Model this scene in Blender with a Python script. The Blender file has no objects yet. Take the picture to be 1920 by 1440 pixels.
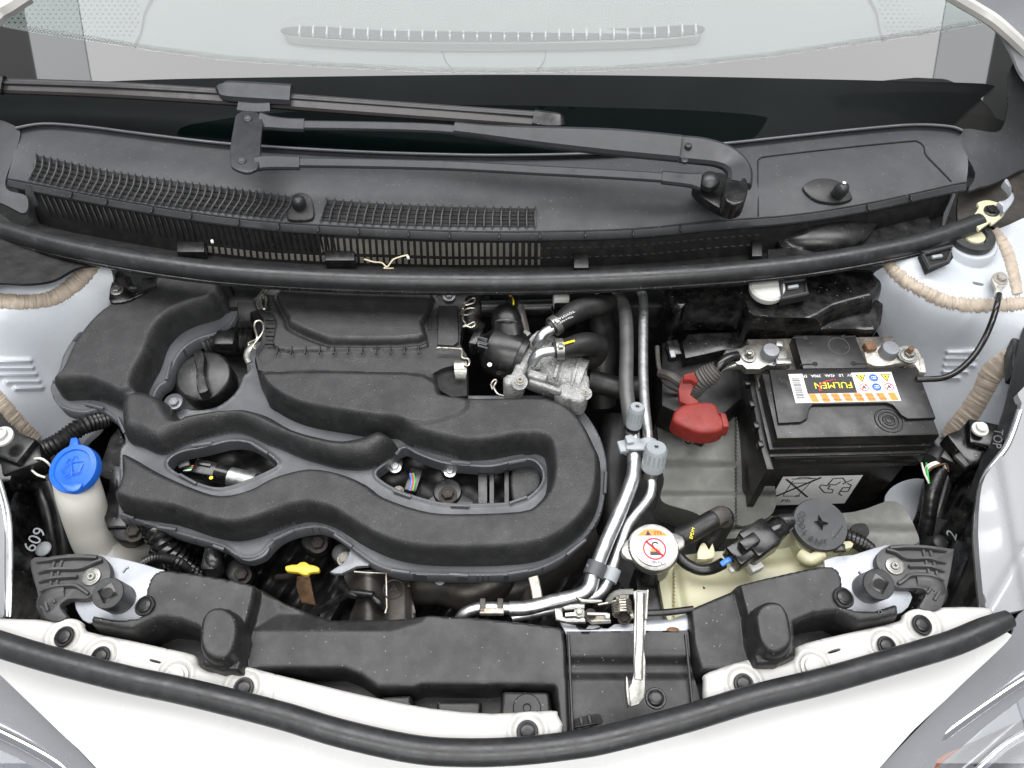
import bpy, bmesh, math, random
import numpy as np
from mathutils import Vector, Matrix, Quaternion
from mathutils.geometry import delaunay_2d_cdt
random.seed(4)
rng = np.random.RandomState(4)
S = bpy.context.scene
C = S.collection
# ---------------------------------------------------------------- camera
TILT = math.radians(34.0); FPX = 1540.0; CAMZ = 0.80
cd = bpy.data.cameras.new('camera'); cam = bpy.data.objects.new('camera', cd); C.objects.link(cam)
cd.sensor_width = 36.0; cd.lens = 36.0 * FPX / 1920.0; cd.clip_start = 0.02; cd.clip_end = 60
cam.location = (0, 0, CAMZ); cam.rotation_euler = (TILT, 0, 0); S.camera = cam
# ---------------------------------------------------------------- studio light
W = bpy.data.worlds.new('World'); S.world = W; W.use_nodes = True
bg = W.node_tree.nodes['Background']; bg.inputs[0].default_value = (0.93, 0.97, 1.0, 1); bg.inputs[1].default_value = 0.34
def softbox(name, x0, x1, y0, y1, z, rad, col=(1, 1, 1)):
    l = bpy.data.lights.new(name, 'AREA'); l.shape = 'RECTANGLE'; l.size = x1 - x0; l.size_y = y1 - y0
    l.energy = rad * math.pi * (x1 - x0) * (y1 - y0); l.color = col
    o = bpy.data.objects.new(name, l); C.objects.link(o); o.location = ((x0 + x1) / 2, (y0 + y1) / 2, z)
    return o
softbox('ceiling_softbox', -1.99, 1.99, 0.55, 1.95, 2.5, 8.0, (1.0, 0.985, 1.0))
softbox('ceiling_side_softbox', -2.27, -1.995, 0.55, 1.95, 2.5, 5.2, (0.95, 0.98, 1.0))
softbox('ceiling_side_softbox', 1.995, 2.27, 0.55, 1.95, 2.5, 5.2, (0.95, 0.98, 1.0))
softbox('front_overhead_fill', -1.2, 1.2, -1.15, -0.35, 2.3, 9.5, (1.0, 0.99, 0.97))  # added overhead fill lamp, lifts the front faces and the battery sticker
fl_ = softbox('front_fill', -1.3, 1.3, -0.55, 0.55, 1.7, 3.5, (1.0, 0.99, 0.98)); fl_.location = (0, -1.9, 1.7); fl_.rotation_euler = (math.radians(52), 0, 0)  # added fill lamp aimed from the front at the battery face
S.view_settings.view_transform = 'Standard'; S.view_settings.look = 'None'
S.view_settings.exposure = 0.0; S.view_settings.gamma = 1.0
# ---------------------------------------------------------------- helpers
ct, st = math.cos(TILT), math.sin(TILT)
def ray(u, v):
    a = (u - 960.0) / FPX; b = -(v - 720.0) / FPX
    return Vector((a, b * ct + st, b * st - ct))
def P(u, v, z):                      # the point at height z that the lens sees at (u, v): a measuring aid
    d = ray(u, v); t = (z - CAMZ) / d.z
    return Vector((d.x * t, d.y * t, z))
def PN(us, vs, zs):
    a = (us - 960.0) / FPX; b = -(vs - 720.0) / FPX
    dy = b * ct + st; dz = b * st - ct; t = (zs - CAMZ) / dz
    return np.stack([a * t, dy * t, zs], 1)
def onplane(u, v, p0, n):
    d = ray(u, v); o = Vector((0, 0, CAMZ)); t = (p0 - o).dot(n) / d.dot(n)
    return o + d * t
def px(u, v, z):                     # metres per pixel there
    return (P(u + 1, v, z) - P(u, v, z)).length
def uv3(pts, z=None):
    return [P(*p) if len(p) == 3 else P(p[0], p[1], z) for p in pts]
def cat(pts, n=6, closed=False):     # Catmull-Rom
    pts = [tuple(p) for p in pts]; N = len(pts); out = []
    rngk = range(N) if closed else range(N - 1)
    for i in rngk:
        g = lambda k: np.array(pts[k % N] if closed else pts[min(max(k, 0), N - 1)], float)
        p0, p1, p2, p3 = g(i - 1), g(i), g(i + 1), g(i + 2)
        for k in range(n):
            t = k / n
            out.append(0.5 * ((2 * p1) + (-p0 + p2) * t + (2 * p0 - 5 * p1 + 4 * p2 - p3) * t * t + (-p0 + 3 * p1 - 3 * p2 + p3) * t ** 3))
    if not closed: out.append(np.array(pts[-1], float))
    return out
def resample(pts, n):
    p = np.array([tuple(q) for q in pts], float); d = np.r_[0, np.cumsum(np.linalg.norm(np.diff(p, axis=0), axis=1))]
    t = np.linspace(0, d[-1], n)
    return np.stack([np.interp(t, d, p[:, k]) for k in range(p.shape[1])], 1)
# --- object plumbing
def mesh_from(verts, faces, sharp=35):
    m = bpy.data.meshes.new('m'); m.from_pydata([tuple(v) for v in verts], [], [tuple(f) for f in faces])
    fin(m, sharp); return m
def fin(m, sharp=35):
    m.polygons.foreach_set('use_smooth', [True] * len(m.polygons))
    m.update()
    if sharp: m.set_sharp_from_angle(angle=math.radians(sharp))
def link(name, mesh, mat, parent=None, mw=None):
    o = bpy.data.objects.new(name, mesh); C.objects.link(o)
    if mesh.name == 'm' or mesh.name.startswith('m.'): mesh.name = name
    if mat is not None and len(mesh.materials) == 0: mesh.materials.append(mat)
    if parent is not None:
        o.parent = parent; o.matrix_parent_inverse = Matrix.Translation(-parent.location)
    if mw is not None: o.matrix_basis = mw
    return o
def tag(o, label=None, category=None, group=None, kind=None):
    if label: o['label'] = label
    if category: o['category'] = category
    if group: o['group'] = group
    if kind: o['kind'] = kind
    return o
def thing(name, label, category, loc=(0, 0, 0), group=None, kind=None):
    o = bpy.data.objects.new(name, None); o.empty_display_size = 0.02; C.objects.link(o); o.location = loc
    return tag(o, label, category, group, kind)
class MB:
    def __init__(s): s.v = []; s.f = []
    def add(s, v, f):
        k = len(s.v); s.v += [Vector(p) for p in v]; s.f += [tuple(i + k for i in q) for q in f]; return s
    def build(s, name, mat, parent=None, sharp=35, mw=None):
        return link(name, mesh_from(s.v, s.f, sharp), mat, parent, mw)
def frame(axis, up=None):
    z = Vector(axis).normalized(); r = Vector(up) if up is not None else Vector((1, 0, 0))
    if abs(r.normalized().dot(z)) > 0.95: r = Vector((0, 1, 0))
    y = z.cross(r).normalized(); x = y.cross(z).normalized()
    return Matrix((x, y, z)).transposed()          # columns x, y, z
def lathe(M, prof, c=(0, 0, 0), axis=(0, 0, 1), seg=28, up=None, sx=1, sy=1, hollow=False):
    if hollow: prof = list(prof) + [prof[0]]
    R = frame(axis, up); c = Vector(c); v = []; f = []; n = len(prof)
    for k in range(seg):
        a = 2 * math.pi * k / seg
        for r, h in prof: v.append(c + R @ Vector((sx * r * math.cos(a), sy * r * math.sin(a), h)))
    for k in range(seg):
        k2 = (k + 1) % seg
        for i in range(n - 1): f.append((k * n + i, k2 * n + i, k2 * n + i + 1, k * n + i + 1))
    if not hollow: f.append(tuple(k * n + n - 1 for k in range(seg))); f.append(tuple(k * n for k in range(seg))[::-1])
    return M.add(v, f)
def disc(M, c, r, h, axis=(0, 0, 1), bev=None, seg=28, up=None, sx=1, sy=1):
    b = min(r, h) * 0.25 if bev is None else bev
    return lathe(M, [(r, 0), (r, h - b), (r - b * 0.3, h - b * 0.3), (r - b, h)], c, axis, seg, up, sx, sy)
def ball(M, c, r, sx=1, sy=1, sz=1, axis=(0, 0, 1), seg=20, ring=10, up=None):
    pr = [(max(1e-5, r * math.sin(math.pi * i / ring)), -r * sz * math.cos(math.pi * i / ring)) for i in range(ring + 1)]
    return lathe(M, pr, c, axis, seg, up, sx, sy)
def tube(M, pts, r, seg=14, n=8, smooth=True, corr=None, cap=True, flat=1.0):
    """pts: Vectors; r: number or list per point; corr=(pitch, amount) ribs"""
    rr = r if isinstance(r, (list, tuple)) else [r] * len(pts)
    q = [tuple(p) + (k,) for p, k in zip(pts, rr)]
    if smooth and len(q) > 2: q = cat(q, n)
    q = np.array([np.array(x) for x in q])
    if corr:
        L = np.linalg.norm(np.diff(q[:, :3], axis=0), axis=1).sum(); q = resample(q, max(8, int(L / corr[0] * 4)))
        for i in range(len(q)): q[i, 3] *= 1 + corr[1] * (1, 0.2, -1, 0.2)[i % 4]
    v = []; f = []; N = len(q); prev = None
    for i in range(N):
        t = Vector(q[min(i + 1, N - 1), :3] - q[max(i - 1, 0), :3]).normalized()
        if prev is None:
            a = Vector((0, 0, 1)) if abs(t.z) < 0.9 else Vector((1, 0, 0)); x = t.cross(a).normalized()
        else: x = (prev - t * prev.dot(t)).normalized()
        prev = x; y = t.cross(x)
        for k in range(seg):
            a = 2 * math.pi * k / seg; v.append(Vector(q[i, :3]) + (x * math.cos(a) + y * math.sin(a) * flat) * q[i, 3])
    for i in range(N - 1):
        for k in range(seg):
            k2 = (k + 1) % seg; f.append((i * seg + k, i * seg + k2, (i + 1) * seg + k2, (i + 1) * seg + k))
    if cap: f.append(tuple(range(seg))[::-1]); f.append(tuple((N - 1) * seg + k for k in range(seg)))
    return M.add(v, f)
def box(M, c, size, R=None, bev=0.0, seg=2, taper=None):
    bm = bmesh.new(); bmesh.ops.create_cube(bm, size=1.0)
    for v in bm.verts:
        k = 1.0
        if taper and v.co.z > 0: k = taper
        v.co = Vector((v.co.x * size[0] * k, v.co.y * size[1] * k, v.co.z * size[2]))
    if bev > 0: bmesh.ops.bevel(bm, geom=list(bm.edges), offset=bev, segments=seg, affect='EDGES', profile=0.5)
    R = R if R is not None else Matrix.Identity(3); c = Vector(c)
    bm.verts.ensure_lookup_table()
    M.add([c + R @ v.co for v in bm.verts], [[v.index for v in f.verts] for f in bm.faces]); bm.free(); return M
def rotz(d): return Matrix.Rotation(math.radians(d), 3, 'Z')
def slab(M, pts, h, bev=0.0, seg=2, down=(0, 0, -1), bottom_bev=False):
    """closed loop of 3-D points, given thickness along `down`, top edge rounded"""
    bm = bmesh.new(); vs = [bm.verts.new(Vector(p)) for p in pts]; f = bm.faces.new(vs); f.normal_update()
    d = Vector(down) * h
    if f.normal.dot(d) > 0: f.normal_flip()
    r = bmesh.ops.extrude_face_region(bm, geom=[f]); nv = [e for e in r['geom'] if isinstance(e, bmesh.types.BMVert)]
    nf = [e for e in r['geom'] if isinstance(e, bmesh.types.BMFace)]
    # the extruded copy becomes the bottom
    for v in nv: v.co += d
    if bev > 0:
        top = set(nv); ed = [e for e in bm.edges if (e.verts[0] not in top and e.verts[1] not in top)]
        bmesh.ops.bevel(bm, geom=ed, offset=bev, segments=seg, affect='EDGES', profile=0.5, clamp_overlap=True)
    bmesh.ops.recalc_face_normals(bm, faces=bm.faces[:]); bm.verts.ensure_lookup_table()
    bm.verts.index_update()
    M.add([v.co.copy() for v in bm.verts], [[v.index for v in f.verts] for f in bm.faces]); bm.free(); return M
def uvslab(M, pts, z, h, bev=0.0, n=0, seg=2):
    if n: pts = [tuple(p) for p in cat(pts, n, True)]
    return slab(M, uv3(pts, z), h, bev, seg)
def loft(M, curves, n=80, thick=0.0, sm=6, sub=1):
    """curves: lists of (u,v,z); lofted as a grid in the world"""
    rows = []
    for c in curves:
        w = [P(*p) for p in c]
        rows.append(resample(cat(w, sm), n))
    if sub > 1:
        R = np.array(rows); out = []
        for j in range(n): out.append(np.array(cat([R[i, j] for i in range(len(rows))], sub)))
        rows = [np.array([out[j][i] for j in range(n)]) for i in range(len(out[0]))]
    m = len(rows); v = [Vector(p) for r in rows for p in r]; f = []
    for i in range(m - 1):
        for j in range(n - 1): f.append((i * n + j, (i + 1) * n + j, (i + 1) * n + j + 1, i * n + j + 1))
    if thick:
        k = len(v); v += [p - Vector((0, 0, thick)) for p in v[:k]]; g = list(f)
        f += [tuple(reversed([a + k for a in q])) for q in g]
        per = [(0 * n + j) for j in range(n)] + [i * n + n - 1 for i in range(1, m)] + [(m - 1) * n + j for j in range(n - 2, -1, -1)] + [i * n for i in range(m - 2, 0, -1)]
        for a, b in zip(per, per[1:] + per[:1]): f.append((a, b, b + k, a + k))
    return M.add(v, f)
# --- relief surfaces
def inpoly(x, y, poly):
    ins = np.zeros(len(x), bool); n = len(poly); j = n - 1
    for i in range(n):
        xi, yi = poly[i]; xj, yj = poly[j]
        if yi != yj:
            c = ((yi > y) != (yj > y)) & (x < (xj - xi) * (y - yi) / (yj - yi) + xi); ins ^= c
        j = i
    return ins
def distseg(x, y, pl, closed=True):
    d = np.full(len(x), 1e9); n = len(pl)
    for i in range(n if closed else n - 1):
        ax, ay = pl[i]; bx, by = pl[(i + 1) % n]; ex, ey = bx - ax, by - ay; L = ex * ex + ey * ey
        if L < 1e-14: continue
        t = np.clip(((x - ax) * ex + (y - ay) * ey) / L, 0, 1)
        d = np.minimum(d, (x - ax - t * ex) ** 2 + (y - ay - t * ey) ** 2)
    return np.sqrt(d)
def sdf(x, y, pl):
    d = distseg(x, y, pl); return np.where(inpoly(x, y, pl), d, -d)
def wpoly(pts, z, n=4, closed=True):
    q = [(P(p[0], p[1], p[2] if len(p) > 2 else z).x, P(p[0], p[1], p[2] if len(p) > 2 else z).y) for p in pts]
    return [tuple(a) for a in cat(q, n, closed)] if n else q
def wpolyN(pts, zt, zb, n=3):
    c = cat(pts, n, True); A_ = sum(c[i - 1][0] * c[i][1] - c[i][0] * c[i - 1][1] for i in range(len(c))); sg = 1 if A_ > 0 else -1; out = []
    for i in range(len(c)):
        t = c[(i + 2) % len(c)] - c[i - 2]; nv = -sg * t[0] / (np.hypot(*t) + 1e-9)      # outward normal, v part
        k = min(1, max(0, (nv + 0.35) / 0.9)); q = P(c[i][0], c[i][1], zt + (zb - zt) * k); out.append((q.x, q.y))
    return out
def dome(d, r, H):
    t = np.clip(d / r, 0, 1); return H * np.sqrt(np.maximum(0, 1 - (1 - t) ** 2))
def smax(a, b, k):
    h = np.clip(0.5 + 0.5 * (a - b) / k, 0, 1); return b * (1 - h) + a * h + k * h * (1 - h)
def cdt(outer, holes, cell, feats=()):
    """triangulate a region with an even grid of inner points"""
    def rs(pl):
        p = np.array(list(pl) + [pl[0]]); L = np.linalg.norm(np.diff(p, axis=0), axis=1).sum()
        return [tuple(a) for a in resample(p, max(8, int(L / cell)))[:-1]]
    loops = [rs(outer)] + [rs(h) for h in holes]
    o = np.array(loops[0]); x0, y0 = o.min(0); x1, y1 = o.max(0)
    gx, gy = np.meshgrid(np.arange(x0, x1, cell), np.arange(y0, y1, cell * 0.87)); gx[1::2] += cell / 2
    gx = gx.ravel(); gy = gy.ravel(); k = inpoly(gx, gy, loops[0]); gx = gx[k]; gy = gy[k]
    for h in loops[1:]:
        k = ~inpoly(gx, gy, h); gx = gx[k]; gy = gy[k]
    ex = []
    for fp in feats:
        k = distseg(gx, gy, fp) > 0.0034; gx = gx[k]; gy = gy[k]
    for fi, fp in enumerate(feats):
        p = np.array(list(fp) + [fp[0]]); L = np.linalg.norm(np.diff(p, axis=0), axis=1).sum(); q = resample(p, max(12, int(L / (cell * 0.85))))[:-1]
        t = np.roll(q, -1, 0) - np.roll(q, 1, 0); t /= np.linalg.norm(t, axis=1)[:, None] + 1e-12; nn = np.stack([-t[:, 1], t[:, 0]], 1)
        for off in (-0.0018, -0.0004, 0.0004, 0.0012, 0.0024):
            for sg in ((1,) if off > 0 or off < 0 else (1,)):
                r_ = q + nn * off
                d = sdf(r_[:, 0], r_[:, 1], fp)
                if np.median(np.sign(d)) != np.sign(off): r_ = q - nn * off
                ok = np.abs(np.abs(sdf(r_[:, 0], r_[:, 1], fp)) - abs(off)) < 0.0003
                for fj, fo in enumerate(feats):
                    if fj < fi: ok &= distseg(r_[:, 0], r_[:, 1], fo) > 0.003
                ok &= inpoly(r_[:, 0], r_[:, 1], loops[0])
                for h in loops[1:]: ok &= ~inpoly(r_[:, 0], r_[:, 1], h)
                ex.append(r_[ok])
    if ex: ex = np.concatenate(ex); gx = np.r_[gx, ex[:, 0]]; gy = np.r_[gy, ex[:, 1]]
    for l in loops:
        k = distseg(gx, gy, l) > 0.55 * cell; gx = gx[k]; gy = gy[k]
    vs = []; es = []
    for l in loops:
        b = len(vs); vs += l; es += [(b + i, b + (i + 1) % len(l)) for i in range(len(l))]
    nb = len(vs)
    vs += list(zip(gx.tolist(), gy.tolist()))
    V, E, F, ov, oe, of = delaunay_2d_cdt([Vector(p) for p in vs], es, [], 0, 1e-9)
    V = np.array([tuple(p) for p in V]); F = [f for f in F if len(f) == 3]; Fa = np.array(F)
    cx = V[Fa].mean(1); k = inpoly(cx[:, 0], cx[:, 1], loops[0])
    for h in loops[1:]: k &= ~inpoly(cx[:, 0], cx[:, 1], h)
    F = Fa[k]
    # loops in output indices
    mp = {}
    for i, src in enumerate(ov):
        for s_ in src: mp[s_] = i
    lo = []; b = 0
    for l in loops: lo.append([mp[b + i] for i in range(len(l))]); b += len(l)
    return V, F, lo
def finish_sheet(V3, F, loops, skirt, name, mat, parent, sharp):
    # orient up
    a, b, c = V3[F[:, 0]], V3[F[:, 1]], V3[F[:, 2]]
    nz = np.cross(b - a, c - a)[:, 2]; F = F.copy(); k = nz < 0; F[k] = F[k][:, ::-1]
    v = [Vector(p) for p in V3]; f = [tuple(int(i) for i in q) for q in F]
    if skirt:
        for l in loops:
            k = len(v); n = len(l); v += [Vector(V3[i]) - Vector((0, 0, skirt)) for i in l]
            f += [(l[i], l[(i + 1) % n], k + (i + 1) % n, k + i) for i in range(n)]
    M = MB(); M.v = v; M.f = f
    o = link(name, mesh_from(M.v, M.f, sharp), mat, parent)
    bm = bmesh.new(); bm.from_mesh(o.data); bmesh.ops.recalc_face_normals(bm, faces=bm.faces[:])
    bm.to_mesh(o.data); bm.free(); return o
def relief(name, mat, parent, outer, zref, hfun, holes=(), cell=0.002, skirt=0.03, sm=4, sharp=80, feats=()):
    o = wpoly(outer, zref, sm); hs = [wpoly(h, zref, sm) for h in holes]
    V, F, lo = cdt(o, hs, cell, feats)
    z = hfun(V[:, 0], V[:, 1])
    V3 = np.c_[V, z]
    return finish_sheet(V3, F, lo, skirt, name, mat, parent, sharp)
def tps(ctrl):
    c = np.array(ctrl, float); p = c[:, :2] / 500.0; n = len(p)
    U = lambda r2: np.where(r2 > 0, r2 * np.log(r2 + 1e-12), 0)
    K = U(((p[:, None] - p[None]) ** 2).sum(2)) + np.eye(n) * 1e-3
    Q = np.c_[np.ones(n), p]; A = np.r_[np.c_[K, Q], np.c_[Q.T, np.zeros((3, 3))]]
    w = np.linalg.solve(A, np.r_[c[:, 2], 0, 0, 0])
    def f(u, v):
        q = np.stack([u, v], 1) / 500.0; r = U(((q[:, None] - p[None]) ** 2).sum(2))
        return r @ w[:n] + w[n] + q @ w[n + 1:]
    return f
def surf(name, mat, parent, outer, ctrl, holes=(), cell=5, skirt=0.004, sm=4, extra=None, sharp=50):
    o = [tuple(a) for a in (cat(outer, sm, True) if sm else outer)]; hs = [[tuple(a) for a in (cat(h, sm, True) if sm else h)] for h in holes]
    V, F, lo = cdt(o, hs, cell)
    fz = ctrl if callable(ctrl) else tps(ctrl)
    z = fz(V[:, 0], V[:, 1])
    if extra is not None: z = z + extra(V[:, 0], V[:, 1])
    return finish_sheet(PN(V[:, 0], V[:, 1], z), F, lo, skirt, name, mat, parent, sharp)
# --- small standard pieces (cached meshes, local frame, z up)
_cache = {}
def cached(key, fn, sharp=35):
    if key not in _cache:
        M = MB(); fn(M); _cache[key] = mesh_from(M.v, M.f, sharp)
    return _cache[key]
def at(c, axis=(0, 0, 1), up=None, s=1.0, spin=0):
    R = frame(axis, up).to_4x4(); return Matrix.Translation(Vector(c)) @ R @ Matrix.Rotation(math.radians(spin), 4, 'Z') @ Matrix.Scale(s, 4)
def _hex(M):     # unit hex bolt: across corners 2, flange 2.6
    lathe(M, [(1.45, 0), (1.45, 0.18), (1.1, 0.3)], seg=26)
    lathe(M, [(1.0, 0.28), (1.0, 0.95), (0.86, 1.08), (0.62, 1.08), (0.56, 0.98)], seg=6)
def _washer(M): lathe(M, [(1.0, 0), (1.0, 0.14), (0.94, 0.18), (0.5, 0.18)], seg=28)
def _cross(M):
    lathe(M, [(1.5, 0), (1.5, 0.16), (1.42, 0.2), (1.0, 0.2), (1.0, 0.6), (0.85, 0.75)], seg=24)
def _crossbits(M):
    box(M, (0, 0, 0.77), (1.0, 0.26, 0.05), bev=0.01); box(M, (0, 0, 0.772), (0.26, 1.0, 0.05), bev=0.01)
def hexbolt(c, r, mat, parent, axis=(0, 0, 1), name='bolt', spin=10):
    return link(name, cached('hex' + mat.name, _hex), mat, parent, at(c, axis, s=r, spin=spin))
def crossbolt(c, r, mat, parent, axis=(0, 0, 1), name='bolt'):
    b = link(name, cached('xb' + mat.name, _cross), mat, parent, at(c, axis, s=r))
    k = link('cross_recess', cached('xbb', _crossbits), MT['black_deep'], None, None); k.parent = b; return b
def _clip(M):
    lathe(M, [(1.0, 0), (1.0, 0.12), (0.93, 0.2), (0.80, 0.2), (0.78, 0.1), (0.70, 0.1), (0.68, 0.26), (0.6, 0.32), (0.3, 0.34), (0.05, 0.34)], seg=32)
    for k in range(6):
        a = k * math.pi / 3 + 0.2; box(M, (math.cos(a) * 0.86, math.sin(a) * 0.86, 0.2), (0.16, 0.12, 0.08), rotz(math.degrees(a)), 0.01)
def pushclip(c, r, mat, axis=(0, 0, 1), label=None, group=None, parent=None, spin=0):
    o = link('push_clip', cached('clip' + mat.name, _clip), mat, parent, at(c, axis, s=r, spin=spin))
    if label: tag(o, label, 'clip', group)
    return o
def text(s, c, size, xdir, ydir, mat, parent, name='lettering', thick=0.0002, align='CENTER'):
    fc = bpy.data.curves.new('t', 'FONT'); fc.body = s; fc.size = size; fc.align_x = align; fc.align_y = 'CENTER'; fc.resolution_u = 3
    fo = bpy.data.objects.new('t', fc); me = bpy.data.meshes.new_from_object(fo); bpy.data.objects.remove(fo)
    x = Vector(xdir).normalized(); z = x.cross(Vector(ydir)).normalized(); y = z.cross(x)
    R = Matrix((x, y, z)).transposed(); c = Vector(c)
    for v in me.vertices: v.co = c + R @ v.co + z * thick
    me.name = 'm'; me.materials.clear()
    return link(name, me, mat, parent)
def flatpoly(M, pts, o, x, y, z, lift):
    """flat print on a local plane: pts in local metres"""
    v = [o + x * p[0] + y * p[1] + z * lift for p in pts]; return M.add(v, [tuple(range(len(pts)))])
# ---------------------------------------------------------------- materials
MT = {}
def mat(name, col, rough=0.5, metal=0.0, var=0.15, vs=25.0, bump=0.0, bs=600.0, ior=1.5, coat=0.0, dust=0.0, dcol=(0.35, 0.33, 0.30), rv=0.1,
        speck=0.0, sss=0.0, bd=0.0006, stain=0.0, scol=(0.25, 0.17, 0.1), ss=40.0, dscale=60.0):
    m = bpy.data.materials.new(name); m.use_nodes = True; nt = m.node_tree; N = nt.nodes; L = nt.links
    b = N['Principled BSDF']; tc = N.new('ShaderNodeTexCoord')
    def noise(scale, det=4, rough_=0.55):
        n = N.new('ShaderNodeTexNoise'); n.inputs['Scale'].default_value = scale; n.inputs['Detail'].default_value = det
        n.inputs['Roughness'].default_value = rough_; L.new(tc.outputs['Object'], n.inputs['Vector']); return n.outputs['Fac']
    def ramp(src, a, c, va=0.0, vc=1.0):
        r = N.new('ShaderNodeMapRange'); r.inputs['From Min'].default_value = a; r.inputs['From Max'].default_value = c
        r.inputs['To Min'].default_value = va; r.inputs['To Max'].default_value = vc; L.new(src, r.inputs['Value']); return r.outputs['Result']
    def mix(fac, a, c):
        x = N.new('ShaderNodeMix'); x.data_type = 'RGBA'; L.new(fac, x.inputs['Factor'])
        for s_, k in ((a, 'A'), (c, 'B')):
            i = x.inputs[6 if k == 'A' else 7]
            if isinstance(s_, tuple): i.default_value = (*s_, 1)
            else: L.new(s_, i)
        return x.outputs[2]
    lo = tuple(c * (1 - var) for c in col); hi = tuple(min(1, c * (1 + var)) for c in col)
    nz = noise(vs); cc = mix(ramp(nz, 0.3, 0.7), lo, hi)
    if stain > 0: cc = mix(ramp(noise(ss, 6, 0.65), 0.62 - 0.2 * stain, 0.75, 0, min(1, stain * 1.5)), cc, scol)
    if dust > 0: cc = mix(ramp(noise(dscale, 8, 0.7), 0.45, 0.8, 0, dust), cc, dcol)
    if speck > 0:
        v = N.new('ShaderNodeTexVoronoi'); v.inputs['Scale'].default_value = 130; L.new(tc.outputs['Object'], v.inputs['Vector'])
        cc = mix(ramp(v.outputs['Distance'], 0.05, 0.09, speck, 0), cc, (0.4, 0.39, 0.36))
    L.new(cc, b.inputs['Base Color'])
    L.new(ramp(noise(vs * 2.3), 0.3, 0.7, max(0.02, rough - rv), min(1, rough + rv)), b.inputs['Roughness'])
    b.inputs['Metallic'].default_value = metal; b.inputs['IOR'].default_value = ior
    b.inputs['Coat Weight'].default_value = coat; b.inputs['Coat Roughness'].default_value = 0.05
    if sss > 0:
        b.inputs['Subsurface Weight'].default_value = sss; b.inputs['Subsurface Scale'].default_value = 0.01
    if bump > 0:
        n = noise(bs, 3); bp = N.new('ShaderNodeBump'); bp.inputs['Strength'].default_value = bump; bp.inputs['Distance'].default_value = bd
        L.new(n, bp.inputs['Height']); L.new(bp.outputs['Normal'], b.inputs['Normal'])
    MT[name] = m; return m
mat('plastic_grain', (0.015, 0.0154, 0.0161), 0.50, bump=1.0, bs=800, var=0.22, vs=11, dust=0.07, speck=0.25, dcol=(0.3, 0.3, 0.3))
mat('plastic_filter', (0.0161, 0.0161, 0.0169), 0.48, bump=0.5, bs=900, var=0.14, vs=18, dust=0.04, speck=0.2)
mat('plastic_flange', (0.0624, 0.0661, 0.0716), 0.42, bump=0.15, bs=500, var=0.15, dust=0.03)
mat('plastic_cowl', (0.0281, 0.0298, 0.0325), 0.52, bump=0.25, bs=1100, var=0.18, vs=9, dust=0.04, speck=0.35)
mat('plastic_cover', (0.0094, 0.0097, 0.0101), 0.46, bump=0.3, bs=1000, var=0.2, vs=12, dust=0.06, speck=0.45)
mat('plastic_smooth', (0.005, 0.0052, 0.0054), 0.33, bump=0.08, bs=300, var=0.2, dust=0.05, speck=0.3)
mat('plastic_gloss', (0.0032, 0.0032, 0.0036), 0.22, bump=0.1, bs=90, var=0.25, dust=0.08, speck=0.5)
mat('plastic_bracket', (0.0302, 0.0302, 0.0313), 0.45, bump=0.2, bs=700, var=0.2, dust=0.08)
mat('wiper_black', (0.02, 0.0215, 0.0246), 0.42, bump=0.12, bs=900, var=0.12, dust=0.02)
mat('blade_brown', (0.034, 0.031, 0.030), 0.38, bump=0.05, bs=200, var=0.1)
mat('black_deep', (0.0024, 0.0024, 0.0024), 0.75, var=0.3, dust=0.05)
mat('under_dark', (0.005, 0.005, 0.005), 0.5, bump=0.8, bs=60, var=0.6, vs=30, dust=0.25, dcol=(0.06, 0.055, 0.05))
mat('under_metal', (0.049, 0.0455, 0.0406), 0.45, metal=0.6, bump=0.6, bs=120, var=0.4, dust=0.4, dcol=(0.05, 0.04, 0.03), stain=0.5, scol=(0.06, 0.035, 0.02))
mat('rubber', (0.0158, 0.0163, 0.017), 0.38, bump=0.25, bs=220, var=0.3, vs=35, dust=0.16, dcol=(0.08, 0.088, 0.096), stain=0.12, scol=(0.13, 0.14, 0.15), ss=70)
mat('rubber_hose', (0.0072, 0.0068, 0.0065), 0.5, bump=0.3, bs=400, var=0.25, dust=0.12, dcol=(0.09, 0.08, 0.07))
mat('rubber_dusty', (0.05, 0.046, 0.042), 0.6, bump=0.5, bs=300, var=0.3, dust=0.4, dcol=(0.2, 0.19, 0.17))
mat('conduit', (0.0043, 0.0043, 0.0047), 0.35, bump=0.1, bs=300, dust=0.08)
mat('body_grey', (0.4098, 0.4355, 0.4661), 0.30, metal=0.0, var=0.05, vs=10, bump=0.05, bs=25, dust=0.10, dcol=(0.32, 0.30, 0.27), coat=0.2)
mat('body_white', (0.5748, 0.5748, 0.5681), 0.25, var=0.012, vs=8, coat=0.35, ior=1.45)
mat('flange_white', (0.4621, 0.4564, 0.4338), 0.38, var=0.03, vs=14, dust=0.12, dcol=(0.5, 0.44, 0.34), dscale=35, bump=0.05, bs=50)
mat('fender_silver', (0.3375, 0.3443, 0.3645), 0.22, metal=0.55, var=0.05, vs=6, coat=0.5)
mat('fender_white', (0.297, 0.3007, 0.3119), 0.25, var=0.02, vs=5, coat=0.5)
mat('sealant', (0.337, 0.2851, 0.2268), 0.6, bump=0.6, bs=240, var=0.18, vs=90, dust=0.25, dcol=(0.3, 0.25, 0.2))
mat('aluminium', (0.576, 0.584, 0.592), 0.36, metal=1.0, var=0.06, vs=60, bump=0.04, bs=250, dust=0.25, dcol=(0.3, 0.29, 0.27))
mat('aluminium_dull', (0.36, 0.368, 0.368), 0.42, metal=0.9, var=0.2, vs=80, bump=0.35, bs=260, dust=0.4, dcol=(0.2, 0.2, 0.19), stain=0.3, scol=(0.7, 0.7, 0.68), ss=180)
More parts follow.
